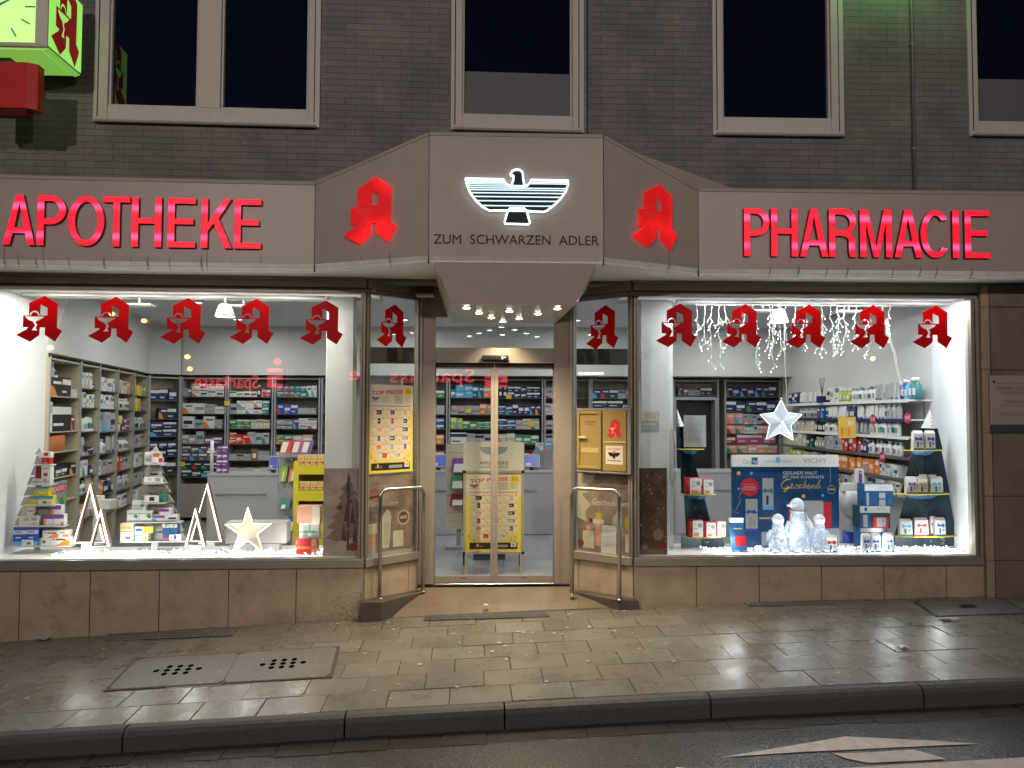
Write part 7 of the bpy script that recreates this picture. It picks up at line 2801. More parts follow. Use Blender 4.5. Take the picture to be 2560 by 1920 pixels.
decorate(mb, gx, gx + .5, gzz, gzz + .37, -.0004, [('p', [(.5, .1), (.9, .1), (.8, .5), (.6, .55)], 'green'), ('p', [(.1, .1), (.4, .1), (.3, .6)], 'mid_blue'), ('o', .6, .56, .08, 'orange'), ('p', [(.75, .5), (.95, .55), (.85, .2)], 'lime'), ('o', .25, .3, .07, 'cream')])
mb.build('board_game', None, F, label='colourful board game box with red title band in the bay by the side wall', cat='board game')
SPL = {
    1: [[('white', 6, .085, .13, 'box'), ('navy', 1, .2, .05, 'box')], [('white', 2, .08, .17, 'box'), ('black', 1, .03, .19, 'box'), ('white', 4, .09, .16, 'box')], [('silver', 1, .12, .18, 'bag'), ('white', 3, .14, .16, 'bag')], [('silver', 2, .10, .22, 'bag'), ('navy', 2, .16, .06, 'box')], [('white', 2, .18, .14, 'box'), ('navy', 1, .16, .08, 'bag')], [('white', 4, .09, .15, 'bottle'), ('beige', 3, .08, .14, 'bag')], [('orange', 2, .1, .12, 'box'), ('silver', 3, .1, .1, 'box')]],
    2: [[('white', 6, .10, .17, 'box')], [('white', 7, .085, .17, 'box')], [('silver', 3, .20, .24, 'box')], [('white', 4, .08, .18, 'bottle'), ('silver', 3, .08, .21, 'tube')], [('white', 2, .06, .19, 'box'), ('silver', 4, .11, .12, 'box')], [('orange', 3, .08, .16, 'box'), ('navy', 3, .09, .17, 'bottle')], [('navy', 2, .1, .14, 'box'), ('teal', 3, .09, .12, 'box')]],
    3: [[('cream', 5, .08, .13, 'box'), ('orange', 3, .07, .12, 'box')], [('cream', 8, .075, .16, 'bottle')], [('yellow', 2, .10, .09, 'box', 2), ('plum', 3, .12, .08, 'box', 2)], [('pink', 1, .14, .12, 'box', 2), ('white', 6, .08, .14, 'bottle')], [('cream', 1, .08, .14, 'box'), ('red', 2, .08, .19, 'box'), ('silver', 4, .08, .16, 'box')], [('silver', 8, .08, .14, 'bottle')], [('white', 4, .1, .12, 'box')]],
    4: [[('lime', 2, .09, .22, 'box'), ('yellow', 3, .08, .15, 'box'), ('lime', 3, .11, .10, 'box')], [('lime', 1, .09, .14, 'box'), ('yellow', 3, .08, .19, 'box'), ('mid_blue', 2, .14, .06, 'box')], [('silver', 7, .09, .13, 'bottle')], [('silver', 4, .15, .08, 'box', 2)], [('white', 4, .14, .19, 'box')], [('silver', 5, .12, .16, 'box')], [('white', 4, .14, .12, 'box')]]}
for k, rows in SPL.items():
    F, w = LW[k]
    for j, sp in enumerate(rows):
        fill(F, .035, w - .03, lv[k][j], sp, ORD[j], sw(k), GS)
F, w = LW[5]
for j, (z, sp) in enumerate(zip([2.03, 1.72, 1.43, 1.10, .80], [[('navy', 3, .15, .14, 'box')], [(None, 0, .16, 0, ''), ('navy', 2, .16, .13, 'box')], [('navy', 2, .22, .10, 'box', 2)], [('navy', 3, .15, .10, 'box', 2)], [('black', 3, .15, .2, 'box')]])):
    fill(F, .03, w - .03, z, sp, ORD[j], 'narrow corner bay', GS)

# ---- rear wall shelves
FBX = lambda px: hit(FB, px, 1000, 0).x
lvb = [2.10, 1.81, 1.56, 1.30, 1.02, .74]
M_bshelf = mat('taupe_shelf_back', (.33, .31, .27), .6)
bays = [(452, 566, 'rear bay beside the corner'), (569, 683, 'rear bay above the counter handle'), (686, 800, 'rear bay with turquoise boxes'), (803, 880, 'rear bay hidden by column'),
        (1003, 1119, 'rear bay at door edge'), (1122, 1239, 'rear bay behind the door mullion'), (1241, 1358, 'rear bay with blue boxes'), (1361, 1476, 'rear bay at door frame'), (1478, 1594, 'rear bay behind the letterboxes')]
GR = 'goods on the rear wall shelves'
BS = {
    0: [[('silver', 1, .08, .10, 'box'), ('teal', 1, .06, .09, 'box'), ('white', 4, .13, .085, 'box', 2)], [('white', 2, .2, .12, 'box'), ('silver', 1, .2, .11, 'box'), ('white', 1, .17, .08, 'box')], [('white', 1, .18, .19, 'box'), ('silver', 1, .14, .1, 'box'), ('white', 1, .18, .19, 'box'), ('silver', 1, .12, .06, 'box', 2)], [('grey', 2, .1, .1, 'box'), ('silver', 1, .12, .14, 'box'), ('plum', 2, .14, .08, 'box')], [('plum', 5, .13, .10, 'box', 2)], [('dark_teal', 4, .15, .10, 'box', 2)]],
    1: [[('white', 4, .11, .06, 'box'), ('black', 1, .06, .14, 'bottle'), ('pink', 2, .08, .09, 'box')], [('silver', 1, .13, .12, 'box'), ('white', 3, .15, .09, 'box', 2), ('teal', 1, .12, .09, 'box', 2)], [('green', 3, .13, .06, 'box', 2), ('cream', 3, .12, .10, 'box')], [('red', 1, .12, .05, 'box', 3), ('red', 2, .1, .15, 'box'), ('silver', 3, .12, .13, 'box')], [('silver', 3, .12, .07, 'box'), ('brown', 1, .12, .14, 'bag'), ('silver', 2, .1, .1, 'box')], [('beige', 5, .13, .10, 'box')]],
    2: [[('teal', 5, .11, .075, 'box', 2), ('white', 2, .09, .14, 'box')], [('blue', 3, .11, .15, 'box'), ('silver', 2, .15, .07, 'box')], [('silver', 2, .13, .06, 'box', 2), ('plum', 1, .1, .11, 'box'), ('white', 2, .14, .07, 'box', 2)], [('green', 2, .1, .06, 'box', 2), ('beige', 2, .12, .10, 'box')], [('grey', 3, .14, .1, 'box')], [('silver', 4, .14, .1, 'box')]],
    4: [[(None, 0, .40, 0, ''), ('green', 3, .12, .09, 'box')], [(None, 0, .40, 0, ''), ('silver', 2, .12, .11, 'box')], [(None, 0, .40, 0, ''), ('mid_blue', 2, .14, .08, 'box', 2)], [(None, 0, .40, 0, ''), ('orange', 2, .12, .11, 'box')], [(None, 0, .40, 0, ''), ('orange', 3, .1, .1, 'box')], []],
    5: [[('teal', 1, .08, .10, 'box'), ('sky', 2, .14, .09, 'box', 2), ('mid_blue', 2, .09, .13, 'box'), ('orange', 1, .13, .13, 'box')], [('silver', 4, .125, .06, 'box', 2), ('orange', 2, .11, .12, 'box')], [('lime', 2, .10, .13, 'box'), ('green', 2, .12, .09, 'box'), ('green', 2, .12, .05, 'box', 2)], [('white', 1, .24, .14, 'box'), ('silver', 3, .12, .12, 'box')], [('silver', 4, .14, .14, 'box')], []],
    6: [[('navy', 2, .07, .13, 'bottle'), ('navy', 5, .10, .08, 'box', 2)], [('mid_blue', 2, .13, .06, 'box', 2), ('navy', 5, .10, .12, 'box')], [('mid_blue', 2, .14, .07, 'box', 2), ('silver', 1, .12, .1, 'box'), ('cream', 2, .13, .07, 'box', 2)], [('beige', 2, .12, .12, 'box'), ('green', 3, .11, .15, 'box')], [('silver', 2, .15, .12, 'box'), ('dark_red', 2, .13, .1, 'box')], []],
    7: [[('silver', 2, .13, .055, 'box', 3), ('pink', 1, .1, .06, 'box', 2)], [('white', 3, .13, .05, 'box', 3)], [('silver', 3, .13, .06, 'box', 2)], [('silver', 2, .13, .12, 'box'), ('green', 2, .1, .12, 'box')], [('grey', 4, .12, .1, 'box')], []],
    8: [[('navy', 3, .13, .15, 'box'), ('silver', 2, .12, .09, 'box')], [('navy', 2, .2, .1, 'box', 2), ('silver', 1, .14, .07, 'box', 2)], [('mid_blue', 4, .13, .1, 'box')], [], [], []]}
for i, (a, b, nm) in enumerate(bays):
    x0, x1 = FBX(a), FBX(b)
    bay(FB, x0, x1, .36, 2.42, lvb, 'grey framed %s, crammed with medicine boxes' % nm, cup=.62, m=M_bshelf)
    if i in BS:
        for j, sp in enumerate(BS[i]):
            if j < 6 and sp:
                fill(FB, x0 + .03, x1 - .025, lvb[j], sp, ORD[j], nm, GR)
for px, py in ((568, 1008), (1171, 1027), (1272, 992), (455, 1160), (1328, 1060)):
    p = hit(FB, px, py, -.012)
    mb = MB()
    mb.box(p.x - .045, p.x + .045, -.014, -.012, p.z - .035, p.z + .035, P_['yellow'])
    mb.box(p.x - .03, p.x + .03, -.0148, -.0141, p.z - .01, p.z + .012, P_['gold'])
    mb.build('price_card', None, FB, label='small yellow price card on a rear shelf edge, %s' % {568: 'above counter handle', 1171: 'beside door mullion, lower', 1272: 'beside door mullion, upper', 455: 'low by the corner bay', 1328: 'over the till monitor'}[px], cat='price card', group='yellow price cards on the rear shelves')

# ---- rear wall on the penguin side: doorway, blue and pink box shelves
X0, X1 = FBX(1683), FBX(1797)
z_ = lambda y, px=1740, d=0: hit(FB, px, y, d).z
mb = MB()
mb.box(X0 - .6, X0, .0, .4, 0, 2.42, M_iwall)
mb.build('wall_panel', BLD, FB)
t = thing('back_room_door', 'dark open doorway in grey frame behind the edge-on cardboard tree', 'doorway', FB, ((X0 + X1) / 2, .1, 0))
mb = MB()
for a, b, c, d_ in ((X0, X0 + .06, 0, z_(993)), (X1 - .06, X1, 0, z_(993)), (X0 + .06, X1 - .06, z_(1000), z_(992))):
    mb.box(a, b, .02, .3, c, d_, M_shelfg)
mb.build('frame', t, FB)
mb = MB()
mb.box(X0 + .06, X1 - .06, .25, .29, 0, z_(1000), mat('room_shade_black', (.012, .013, .015), .4))  # black board, the darkness of an unlit room put into its colour
mb.build('shade_board', t, FB)
bay(FB, X0, X1, .34, 2.42, [z_(988)], 'short shelf over the dark doorway with purple boxes')
fill(FB, X0 + .1, X1 - .05, z_(988), [('plum', 2, .1, .1, 'box'), ('silver', 2, .12, .035, 'box', 2), ('navy', 3, .12, .09, 'box')], 'only', 'doorway top bay', GR)
X0, X1 = FBX(1812), FBX(1952)
zr = [z_(y, 1880) for y in (992, 1029, 1060, 1084, 1109, 1133)]
bay(FB, X0, X1, .36, 2.42, zr, 'rear shelf bay with dark blue boxes above pink ones, penguin side', m=M_bshelf, cup=.6)
rows = [[('navy', 7, .125, .17, 'box')], [('navy', 5, .17, .17, 'box')], [('peach', 2, .13, .14, 'box'), ('silver', 4, .07, .16, 'box'), ('pink', 2, .13, .12, 'box')], [('peach', 2, .15, .10, 'box'), ('white', 3, .07, .12, 'box'), ('peach', 2, .16, .10, 'box')], [('dark_red', 1, .13, .11, 'box'), ('pink', 3, .16, .11, 'box')], [('peach', 5, .17, .10, 'box')]]
for j, sp in enumerate(rows):
    fill(FB, X0 + .03, X1 - .02, zr[j], sp, ORD[j], 'rear bay above the advertising board', GR)
mb = MB()
mb.box(FBX(1955), FBX(2046), -.01, .1, 0, z_(945, 2000), M_shelf)
mb.build('beige_panel', BLD, FB)

# ---- end wall shelves with bottles and tubes, receding
FE = Matrix.Translation((4.76, 13.0, 0)) @ Matrix.Rotation(-PI / 2, 4, 'Z')      # x runs from the rear towards the window
zE = [1.99, 1.765, 1.565, 1.33, 1.08, .86]
t = thing('wall_shelving', 'long white wall shelving of skin care bottles behind the cardboard tree', 'shelving', FE, (2.2, 0, .8))
for z in zE:
    mb = MB()
    mb.box(.0, 4.28, -.27, -.01, z - .014, z, M_glsh if z < 1.5 else M_white)
    mb.box(.0, 4.28, -.275, -.27, z - .03, z + .008, P_['navy'] if z in (zE[1],) else (M_white if z > 1.5 else M_glsh))
    mb.build('shelf', t, FE)
for k in range(5):
    mb = MB()
    mb.box(.3 + k * .95, .33 + k * .95, -.012, -.001, .3, 2.1, M_shelfg)
    mb.build('upright', t, FE)
GE = 'skin care goods on the end wall shelves'
er = [
    [(None, 0, .35, 0, ''), ('navy', 3, .10, .12, 'box'), ('white', 14, .052, .16, 'tube'), ('black', 3, .05, .19, 'bottle'), ('white', 2, .09, .21, 'box'), ('lime', 5, .055, .17, 'bottle'), ('white', 9, .055, .17, 'bottle'), ('silver', 8, .05, .19, 'tube')],
    [(None, 0, .3, 0, ''), ('lime', 4, .09, .06, 'box'), ('silver', 9, .06, .15, 'bottle'), ('mid_blue', 3, .09, .16, 'box'), ('white', 8, .055, .16, 'tube'), ('navy', 3, .06, .14, 'bottle'), ('white', 10, .055, .16, 'tube'), ('silver', 5, .05, .14, 'bottle')],
    [(None, 0, .3, 0, ''), ('beige', 8, .10, .12, 'box'), ('black', 4, .06, .13, 'bottle'), ('white', 10, .055, .15, 'bottle'), ('silver', 8, .055, .15, 'tube'), ('white', 10, .05, .14, 'bottle')],
    [(None, 0, .3, 0, ''), ('beige', 6, .10, .13, 'box'), ('dark_teal', 3, .08, .15, 'box'), ('grey', 4, .06, .15, 'bottle'), ('silver', 5, .09, .13, 'box'), ('red', 6, .07, .12, 'box'), ('navy', 2, .07, .17, 'bottle'), ('white', 11, .055, .16, 'bottle')],
    [(None, 0, .3, 0, ''), ('lime', 6, .08, .18, 'box'), ('silver', 5, .09, .12, 'box'), ('pink', 2, .06, .15, 'box'), ('teal', 2, .06, .17, 'bottle'), ('orange', 14, .075, .12, 'box'), ('white', 6, .06, .1, 'box')],
    [(None, 0, .6, 0, ''), ('white', 8, .09, .12, 'box'), ('silver', 8, .09, .1, 'box'), ('cream', 10, .09, .12, 'box')]]
for j, sp in enumerate(er):
    fill(FE, .0, 4.26, zE[j], sp, ORD[j], 'end wall shelving', GE, d=-.25, gap=.006)
for i, (w_, h_, c_) in enumerate(((.07, .19, 'mid_blue'), (.08, .21, 'mid_blue'), (.075, .20, 'sky'), (.09, .22, 'teal'), (.09, .22, 'teal'))):
    product(FE, 3.92 - .0 + i * .088 - .05, -.2, 1.992, w_, h_ * 1.15, .06, c_, 'bottle', ('%s pump bottle, %s of five at the window end of the top shelf' % (CN.get(c_, c_), ORD[i])), GE)
M_tag = mat('crimson_tag', (.42, .015, .06), .5)
for i, (px, py, s) in enumerate(((2182, 1048, '5€'), (2269, 1045, '5€'), (2206, 1142, '3€'), (2283, 1148, '3€'))):
    p = hitx(FR, px, py, 0)
    X = 4.46
    v = ray(px, py)
    tt = X / v.x
    p = Vector((0, 0, CAMZ)) + v * tt
    Ft = Matrix.Translation((p.x, p.y, p.z)) @ Matrix.Rotation(-.5, 4, 'Z')
    mb = MB()
    mb.shape([[(.036 * math.cos(a * PI / 8), .062 * math.sin(a * PI / 8)) for a in range(16)]], 0, .002, M_tag)
    mb.text(s, -.024, .024, -.018, .026, -.002, .001, P_['white'])
    mb.build('price_tag', None, Ft, label='oval crimson tag reading %s, %s' % (s, ('upper row over the yellow bag side', 'upper row beside the tree tip', 'lower row toward the stacked boxes', 'lower row half hidden by the cardboard tree')[i]), cat='price tag', group='crimson price tags')
p = hit(FR, 2118, 1067, 1.9)
t = thing('yellow_bag', 'yellow printed bag hanging before the end wall shelves above the board', 'bag', FR, (p.x, 1.9, p.z - .12))
pa, pb_ = hit(FR, 2098, 1095, 1.9), hit(FR, 2139, 1042, 1.9)
mb = MB()
mb.box(pa.x, pb_.x, 1.9, 1.93, pa.z, pb_.z, mat('yellow_paper_bag', (.72, .50, .08), .5))
decorate(mb, pa.x, pb_.x, pa.z, pb_.z, 1.9, [(.55, .85, .6, .8, 'cream'), (.1, .25, .1, .5, 'orange'), (.3, .45, .1, .5, 'gold'), (.5, .65, .1, .5, 'orange')])
mb.build('sheet', t, FR)
mb = MB()
mb.tube([((pa.x + pb_.x) / 2, 1.91, pb_.z), ((pa.x + pb_.x) / 2, 1.91, 3.3)], .0015, M_wire, n=4)
mb.build('string', t, FR)

# ---- counters, tills, racks, A-board, door gear
M_ctr = mat('pale_grey_counter', (.42, .42, .44), .35)


def counter(label, px0, px1, Y):
    F = frame(0, Y, .045)
    x0, x1 = hit(F, px0, 1200, 0).x, hit(F, px1, 1200, 0).x
    t = thing('shop_counter', label, 'counter', F, ((x0 + x1) / 2, .25, 0), 'pale shop counters')
    mb = MB()
    mb.box(x0, x1, .0, .55, .0, .92, M_ctr)
    mb.build('body', t, F, bevel=.004)
    mb = MB()
    mb.box(x0 - .01, x1 + .01, -.012, .56, .921, .955, M_ctr)
    mb.build('worktop', t, F, bevel=.004)
    mb = MB()
    mb.box(x0 + (x1 - x0) * .12, x0 + (x1 - x0) * .85, -.03, -.001, .66, .68, M_shelfg)
    mb.build('handle_bar', t, F, bevel=.003)
    return F, x0, x1


CF1, c1a, c1b = counter('pale grey shop counter with long handle bar, behind the pair of triangles', 518, 694, 11.2)
CF2, c2a, c2b = counter('pale grey shop counter behind the A-board, seen through the doors', 1010, 1395, 11.7)
CF3, c3a, c3b = counter('pale grey shop counter behind the edge-on cardboard tree', 1690, 2060, 11.7)
M_scr = mat('till_screen', (.01, .01, .03), .3, emit=(.10, .16, .62), es=.6)
for F, px, lab in ((CF1, 683, 'till monitor glowing blue at the end of the counter beside the rack'), (CF2, 1096, 'till monitor glowing blue, seen at the hinge edge of the doors'), (CF2, 1329, 'till monitor glowing blue, seen beside the header of the A-board')):
    p = hit(F, px, 1165, .15)
    sx_ = 1 if px != 683 else .5
    Ft = F @ Matrix.Translation((p.x, .15, .957))
    t = thing('till_monitor', lab, 'monitor', Ft, (0, 0, 0), 'till monitors on the counters')
    mb = MB()
    mb.hexa([(-.13 * sx_, -.02, .05), (.13 * sx_, -.02, .05), (.13 * sx_, .0, .045), (-.13 * sx_, .0, .045)], [(-.13 * sx_, .07, .24), (.13 * sx_, .07, .24), (.13 * sx_, .09, .235), (-.13 * sx_, .09, .235)], P_['silver'])
    mb.box(-.03, .03, .01, .04, 0, .07, M_black)
    mb.build('case', t, Ft)
    mb = MB()
    mb.add([(-.115 * sx_, -.0168, .060), (.115 * sx_, -.0168, .060), (.115 * sx_, .0620, .228), (-.115 * sx_, .0620, .228)], [(0, 1, 2, 3)], M_scr)
    mb.add([(-.09 * sx_, -.0130, .072), (-.01, -.0130, .072), (-.01, .005, .11), (-.09 * sx_, .005, .11)], [(0, 1, 2, 3)], mat('till_window', (.02, .02, .02), .3, emit=(.8, .5, .7), es=.7))
    mb.build('screen', t, Ft)
# small goods on the first counter: stacked jars, beam stand
for k in range(2):
    for j in range(4):
        product(CF1, hit(CF1, 549 + k * 14, 1175, .1).x - .04, .08, .957 + j * .10, .075, .09, .06, 'purple', 'box', 'purple jar box, %s up in the %s column on the counter' % (ORD[j], ('first', 'second')[k]), 'purple jar boxes on the counter')
p = hit(CF1, 529, 1180, .2)
mb = MB()
mb.tube([(p.x, .2, .956), (p.x, .2, 1.42)], .025, M_white, n=12)
mb.box(p.x - .06, p.x + .05, .17, .23, 1.24, 1.27, M_white)
mb.build('counter_post', None, CF1, label='slim white post with short cross arm standing on the counter end', cat='post')
for i, (px, n, c_) in enumerate(((1180, 2, 'white'), (1206, 2, 'silver'), (1150, 2, 'peach'))):
    p = hit(CF2, px, 1175, .3)
    for j in range(n):
        product(CF2, p.x - .05, .25, .957 + j * .15, .11, .14, .08, c_, 'box', '%s stacked box, %s tier, on the counter above the A-board header, pile %s' % (CN.get(c_, c_), ORD[j], 'abc'[i]), 'boxes piled on the counter behind the doors')
p = hit(CF2, 1355, 1165, .3)
product(CF2, p.x - .1, .30, 1.25, .12, .12, .06, 'white', 'box', 'white box stacked high on the counter beside the till monitor', 'boxes piled on the counter behind the doors')
product(CF2, p.x + .02, .30, 1.25, .14, .14, .06, 'sky', 'box', 'pale blue box stacked high on the counter beside the till monitor', 'boxes piled on the counter behind the doors')
mb = MB()
mb.box(p.x - .13, p.x + .19, .28, .40, .957, 1.249, P_['grey'])
mb.build('counter_riser', None, CF2, label='grey riser box carrying two small packs on the counter', cat='riser')


def rack(F, x0, x1, z0, z1, label, bags, m, d=0.0):
    t = thing('brochure_rack', label, 'rack', F, ((x0 + x1) / 2, d, 0))
    mb = MB()
    mb.box(x0, x1, d + .05, d + .09, z0, z1, m)
    for k in range(int((z1 - z0) / .115)):
        mb.box(x0 + .002, x1 - .002, d + .0485, d + .0495, z0 + .1 + k * .115, z0 + .106 + k * .115, M_shelfg)
    mb.build('slat_panel', t, F)
    mb = MB()
    mb.box(x0, x1, d, d + .3, 0, .04, M_shelfg)
    mb.box((x0 + x1) / 2 - .03, (x0 + x1) / 2 + .03, d + .1, d + .15, .04, z1, M_shelfg)
    mb.build('stand', t, F)
    for i, (u0, u1, v0, v1, col, lab) in enumerate(bags):
        xa, xb, za, zb = x0 + (x1 - x0) * u0, x0 + (x1 - x0) * u1, z0 + (z1 - z0) * v0, z0 + (z1 - z0) * v1
        mb = MB()
        mb.hexa([(xa, d - .04, za), (xb, d - .04, za), (xb, d + .035, za), (xa, d + .035, za)], [(xa + .02, d + .01, zb), (xb + .02, d + .01, zb), (xb + .02, d + .03, zb), (xa + .02, d + .03, zb)], P_[col])
        mb.hexa([(xa + .03, d - .042, za + .01), (xa + (xb - xa) * .6, d - .042, za + .01), (xa + (xb - xa) * .6, d - .04, za + .01), (xa + .03, d - .04, za + .01)], [(xa + .05, d + .004, zb - .03), (xa + (xb - xa) * .6 + .02, d + .004, zb - .03), (xa + (xb - xa) * .6 + .02, d + .006, zb - .03), (xa + .05, d + .006, zb - .03)], P_['white'])
        mb.build('sweet_bag', None, F, label=lab, cat='sweet bag', group='bags of sweets on the racks')


RF = frame(0, 10.4, .045)
xr0, xr1 = hit(RF, 1115, 1200, 0).x, hit(RF, 1160, 1200, 0).x
rack(RF, xr0, xr1 + .1, .27, 1.40, 'cream slatted rack with hanging sweet bags, seen through the door beside the A-board',
     [(.2, 1.0, .67, .84, 'purple', 'purple sweet bag, uppermost on the door rack'), (.15, 1.0, .48, .64, 'green', 'green sweet bag in the middle of the door rack'), (.15, 1.0, .28, .42, 'dark_red', 'red sweet bag, lowest on the door rack')], mat('cream_slat_panel', (.62, .57, .42), .5))
RF2 = frame(0, 10.0, .045)
xr0, xr1 = hit(RF2, 694, 1200, 0).x, hit(RF2, 745, 1200, 0).x
rack(RF2, xr0, xr1, .2, 1.30, 'grey slatted rack of sweet bags between the counter and the yellow display',
     [(.10, .42, .68, .86, 'lime', 'green and white sweet bag on the grey rack'), (.55, .95, .68, .86, 'orange', 'orange sweet bag on the grey rack'), (.1, .6, .36, .48, 'teal', 'blue tin on the grey rack'), (.5, .95, .10, .28, 'blue', 'dark blue sweet bag low on the grey rack')], M_shelfg)
YF = frame(0, 9.75, .045)
for i, (px, c_) in enumerate(((710, 'red'), (739, 'pink'), (763, 'purple'))):
    p = hit(YF, px, 1133, .1)
    mb = MB()
    mb.hexa([(p.x - .06, .1, p.z), (p.x + .07, .1, p.z), (p.x + .07, .16, p.z), (p.x - .06, .16, p.z)], [(p.x - .03, .14, p.z + .16), (p.x + .10, .14, p.z + .16), (p.x + .10, .16, p.z + .16), (p.x - .03, .16, p.z + .16)], P_[c_])
    mb.hexa([(p.x - .05, .098, p.z + .01), (p.x + .02, .098, p.z + .01), (p.x + .02, .0999, p.z + .01), (p.x - .05, .0999, p.z + .01)], [(p.x - .022, .134, p.z + .14), (p.x + .05, .134, p.z + .14), (p.x + .05, .1359, p.z + .14), (p.x - .022, .1359, p.z + .14)], P_['white'])
    mb.build('sweet_bag', None, YF, label='%s and white sweet bag in the row above the yellow display' % c_, cat='sweet bag', group='bags of sweets on the racks')
mb = MB()
p0, p1 = hit(YF, 696, 1137, .1), hit(YF, 806, 1137, .1)
mb.box(p0.x, p1.x, .08, .3, p0.z - .03, p0.z - .002, M_shelfg)
mb.box((p0.x + p1.x) / 2 - .03, (p0.x + p1.x) / 2 + .03, .25, .29, 0, p0.z - .03, M_shelfg)
mb.build('bag_shelf_stand', None, YF, label='grey stand with shelf carrying the row of sweet bags behind the yellow display', cat='stand')
# yellow cardboard floor display
YF2 = frame(0, 9.2, .045)
q9 = lambda x, y, d=0.0: hit(YF2, *K7(x, y), d)
x0, x1 = q9(1280, 800).x, q9(1660, 800).x
t = thing('yellow_display', 'yellow cardboard floor display with rows of orange-white boxes beside the column', 'floor display', YF2, ((x0 + x1) / 2, .1, 0))
M_yel = mat('yellow_cardboard', (.66, .56, .02), .5)
M_yel2 = mat('pale_yellow_cardboard', (.70, .62, .18), .5)
zt_ = q9(1400, 410).z
mb = MB()
mb.box(x0, x0 + .06, 0, .36, 0, zt_, M_yel)
mb.box(x1 - .02, x1, 0, .36, 0, zt_, M_yel)
mb.box(x0 + .06, x1 - .02, .34, .36, 0, zt_, M_yel)
mb.build('carcass', t, YF2)
for ya, yb in ((455, 550), (725, 840), (1000, 1330)):
    mb = MB()
    mb.box(x0 + .06, x1 - .02, -.004, .01, q9(1400, yb).z, q9(1400, ya).z, M_yel)
    mb.box(x0 + .06, x1 - .02, .011, .34, q9(1400, ya).z - .02, q9(1400, ya).z - .01, M_yel2)
    mb.build('shelf_front', t, YF2)
mb = MB()
mb.text('TOP', q9(1540, 1230).x, q9(1650, 1230).x, q9(1500, 1255).z, q9(1500, 1190).z, -.007, .002, P_['purple'])
mb.build('lettering', t, YF2)
for j, (y0, y1) in enumerate(((340, 455), (628, 722), (895, 998))):
    for k in range(4):
        xa, xb = q9(1325 + k * 72, 500).x, q9(1392 + k * 72, 500).x
        mb = MB()
        za, zb = q9(1400, y1).z + .001, q9(1400, y0).z
        mb.box(xa, xb, .02, .12, za, zb, mat('pale_orange_pack', (.72, .52, .20), .5))
        decorate(mb, xa, xb, za, zb, .02, [(.1, .7, .55, .68, 'orange'), (.7, .95, .15, .4, 'red'), (.15, .6, .25, .32, 'brown')])
        mb.build('lozenge_box', None, YF2, label='pale orange box, %s in the %s row of the yellow cardboard display' % (ORD[k], ('top', 'middle', 'lower')[j]), cat='box', group='boxes in the yellow display')

# A-board inside the doors
AF = frame(0, 8.78, .043)
qa = lambda x, y, d=0.0: hit(AF, 1040 + x / 3.770, 1040 + y / 3.770, d)
x0, x1 = qa(445, 800).x, qa(1018, 800).x
zt_, zm_, zb_ = qa(730, 242).z, qa(730, 515).z, qa(730, 1300).z
t = thing('a_board', 'metal framed A-board with pharmacy header and price poster inside the doors', 'A-board', AF, ((x0 + x1) / 2, 0, 0))
M_af = mat('satin_aluminium', (.50, .48, .40), .4, .4)
mb = MB()
e = .028
mb.box(x0, x0 + e, -.012, .02, zb_, zm_, M_af)
mb.box(x1 - e, x1, -.012, .02, zb_, zm_, M_af)
mb.box(x0 + e, x1 - e, -.012, .02, zb_, zb_ + e, M_af)
mb.box(x0 + e, x1 - e, -.012, .02, zm_ - e, zm_, M_af)
mb.box(x0 + e, x1 - e, .004, .018, zb_ + e, zm_ - e, M_af)
for cxx in (x0 - .004, x1 - e):
    for czz in (zb_ - .004, zm_ - e):
        mb.box(cxx, cxx + e + .004, -.016, -.0125, czz, czz + e + .004, M_black)
mb.build('front_frame', t, AF, bevel=.002)
for xa in (x0 + .02, x1 - .045):
    mb = MB()
    mb.box(xa, xa + .025, -.01, .015, 0, zb_ - .001, M_af)
    mb.build('leg', t, AF, bevel=.002)
for xa in (x0 - .012, x1 - .03):
    mb = MB()
    mb.hexa([(xa, .55, 0), (xa + .025, .55, 0), (xa + .025, .58, 0), (xa, .58, 0)], [(xa, .03, zm_), (xa + .025, .03, zm_), (xa + .025, .05, zm_), (xa, .05, zm_)], M_black)
    mb.build('leg', t, AF)
mb = MB()
r_ = .035
lo = [(x0, zm_ + .002), (x1, zm_ + .002), (x1, zt_ - r_)] + [(x1 - r_ + r_ * math.cos(a), zt_ - r_ + r_ * math.sin(a)) for a in (.4, .8, 1.2)] + [(x1 - r_, zt_), (x0 + r_, zt_)] + [(x0 + r_ - r_ * math.sin(a), zt_ - r_ + r_ * math.cos(a)) for a in (.4, .8, 1.2)] + [(x0, zt_ - r_)]
mb.prism(lo, -.006, .004, mat('cream_grey_header', (.66, .63, .55), .45))
xx, zz_ = lambda x: qa(x, 400).x, lambda y: qa(730, y).z
sc_ = (xx(868) - xx(597)) / 500
mb.shape([[(xx(732) + a * sc_, zz_(292) + b * sc_ * .8) for a, b in ws]], -.0075, .001, P_['grey'])
for k in range(6):
    y_ = 306 + k * 12
    hw_ = 128 - k * k * 2.6
    mb.box(xx(732 - hw_), xx(732 + hw_), -.0088, -.0078, zz_(y_ + 3), zz_(y_), P_['silver'])
mb.text('APOTHEKE', xx(597), xx(868), zz_(458), zz_(427), -.0078, .001, P_['dark_red'])
mb.text('ZUM SCHWARZEN ADLER', xx(595), xx(870), zz_(488), zz_(472), -.0078, .001, P_['black'])
mb.build('header', t, AF)
price_poster(AF, x0 + e + .002, x1 - e - .002, zb_ + e + .002, zm_ - e - .002, .001, 'poster', None, t)
mb = MB()
mb.box(qa(540, 1350, .9).x, qa(842, 1350, .9).x, .9, 1.2, 0, .32, P_['dark_teal'])
mb.build('dark_bin', None, AF, label='dark green bin standing behind the A-board', cat='bin')
mb = MB()
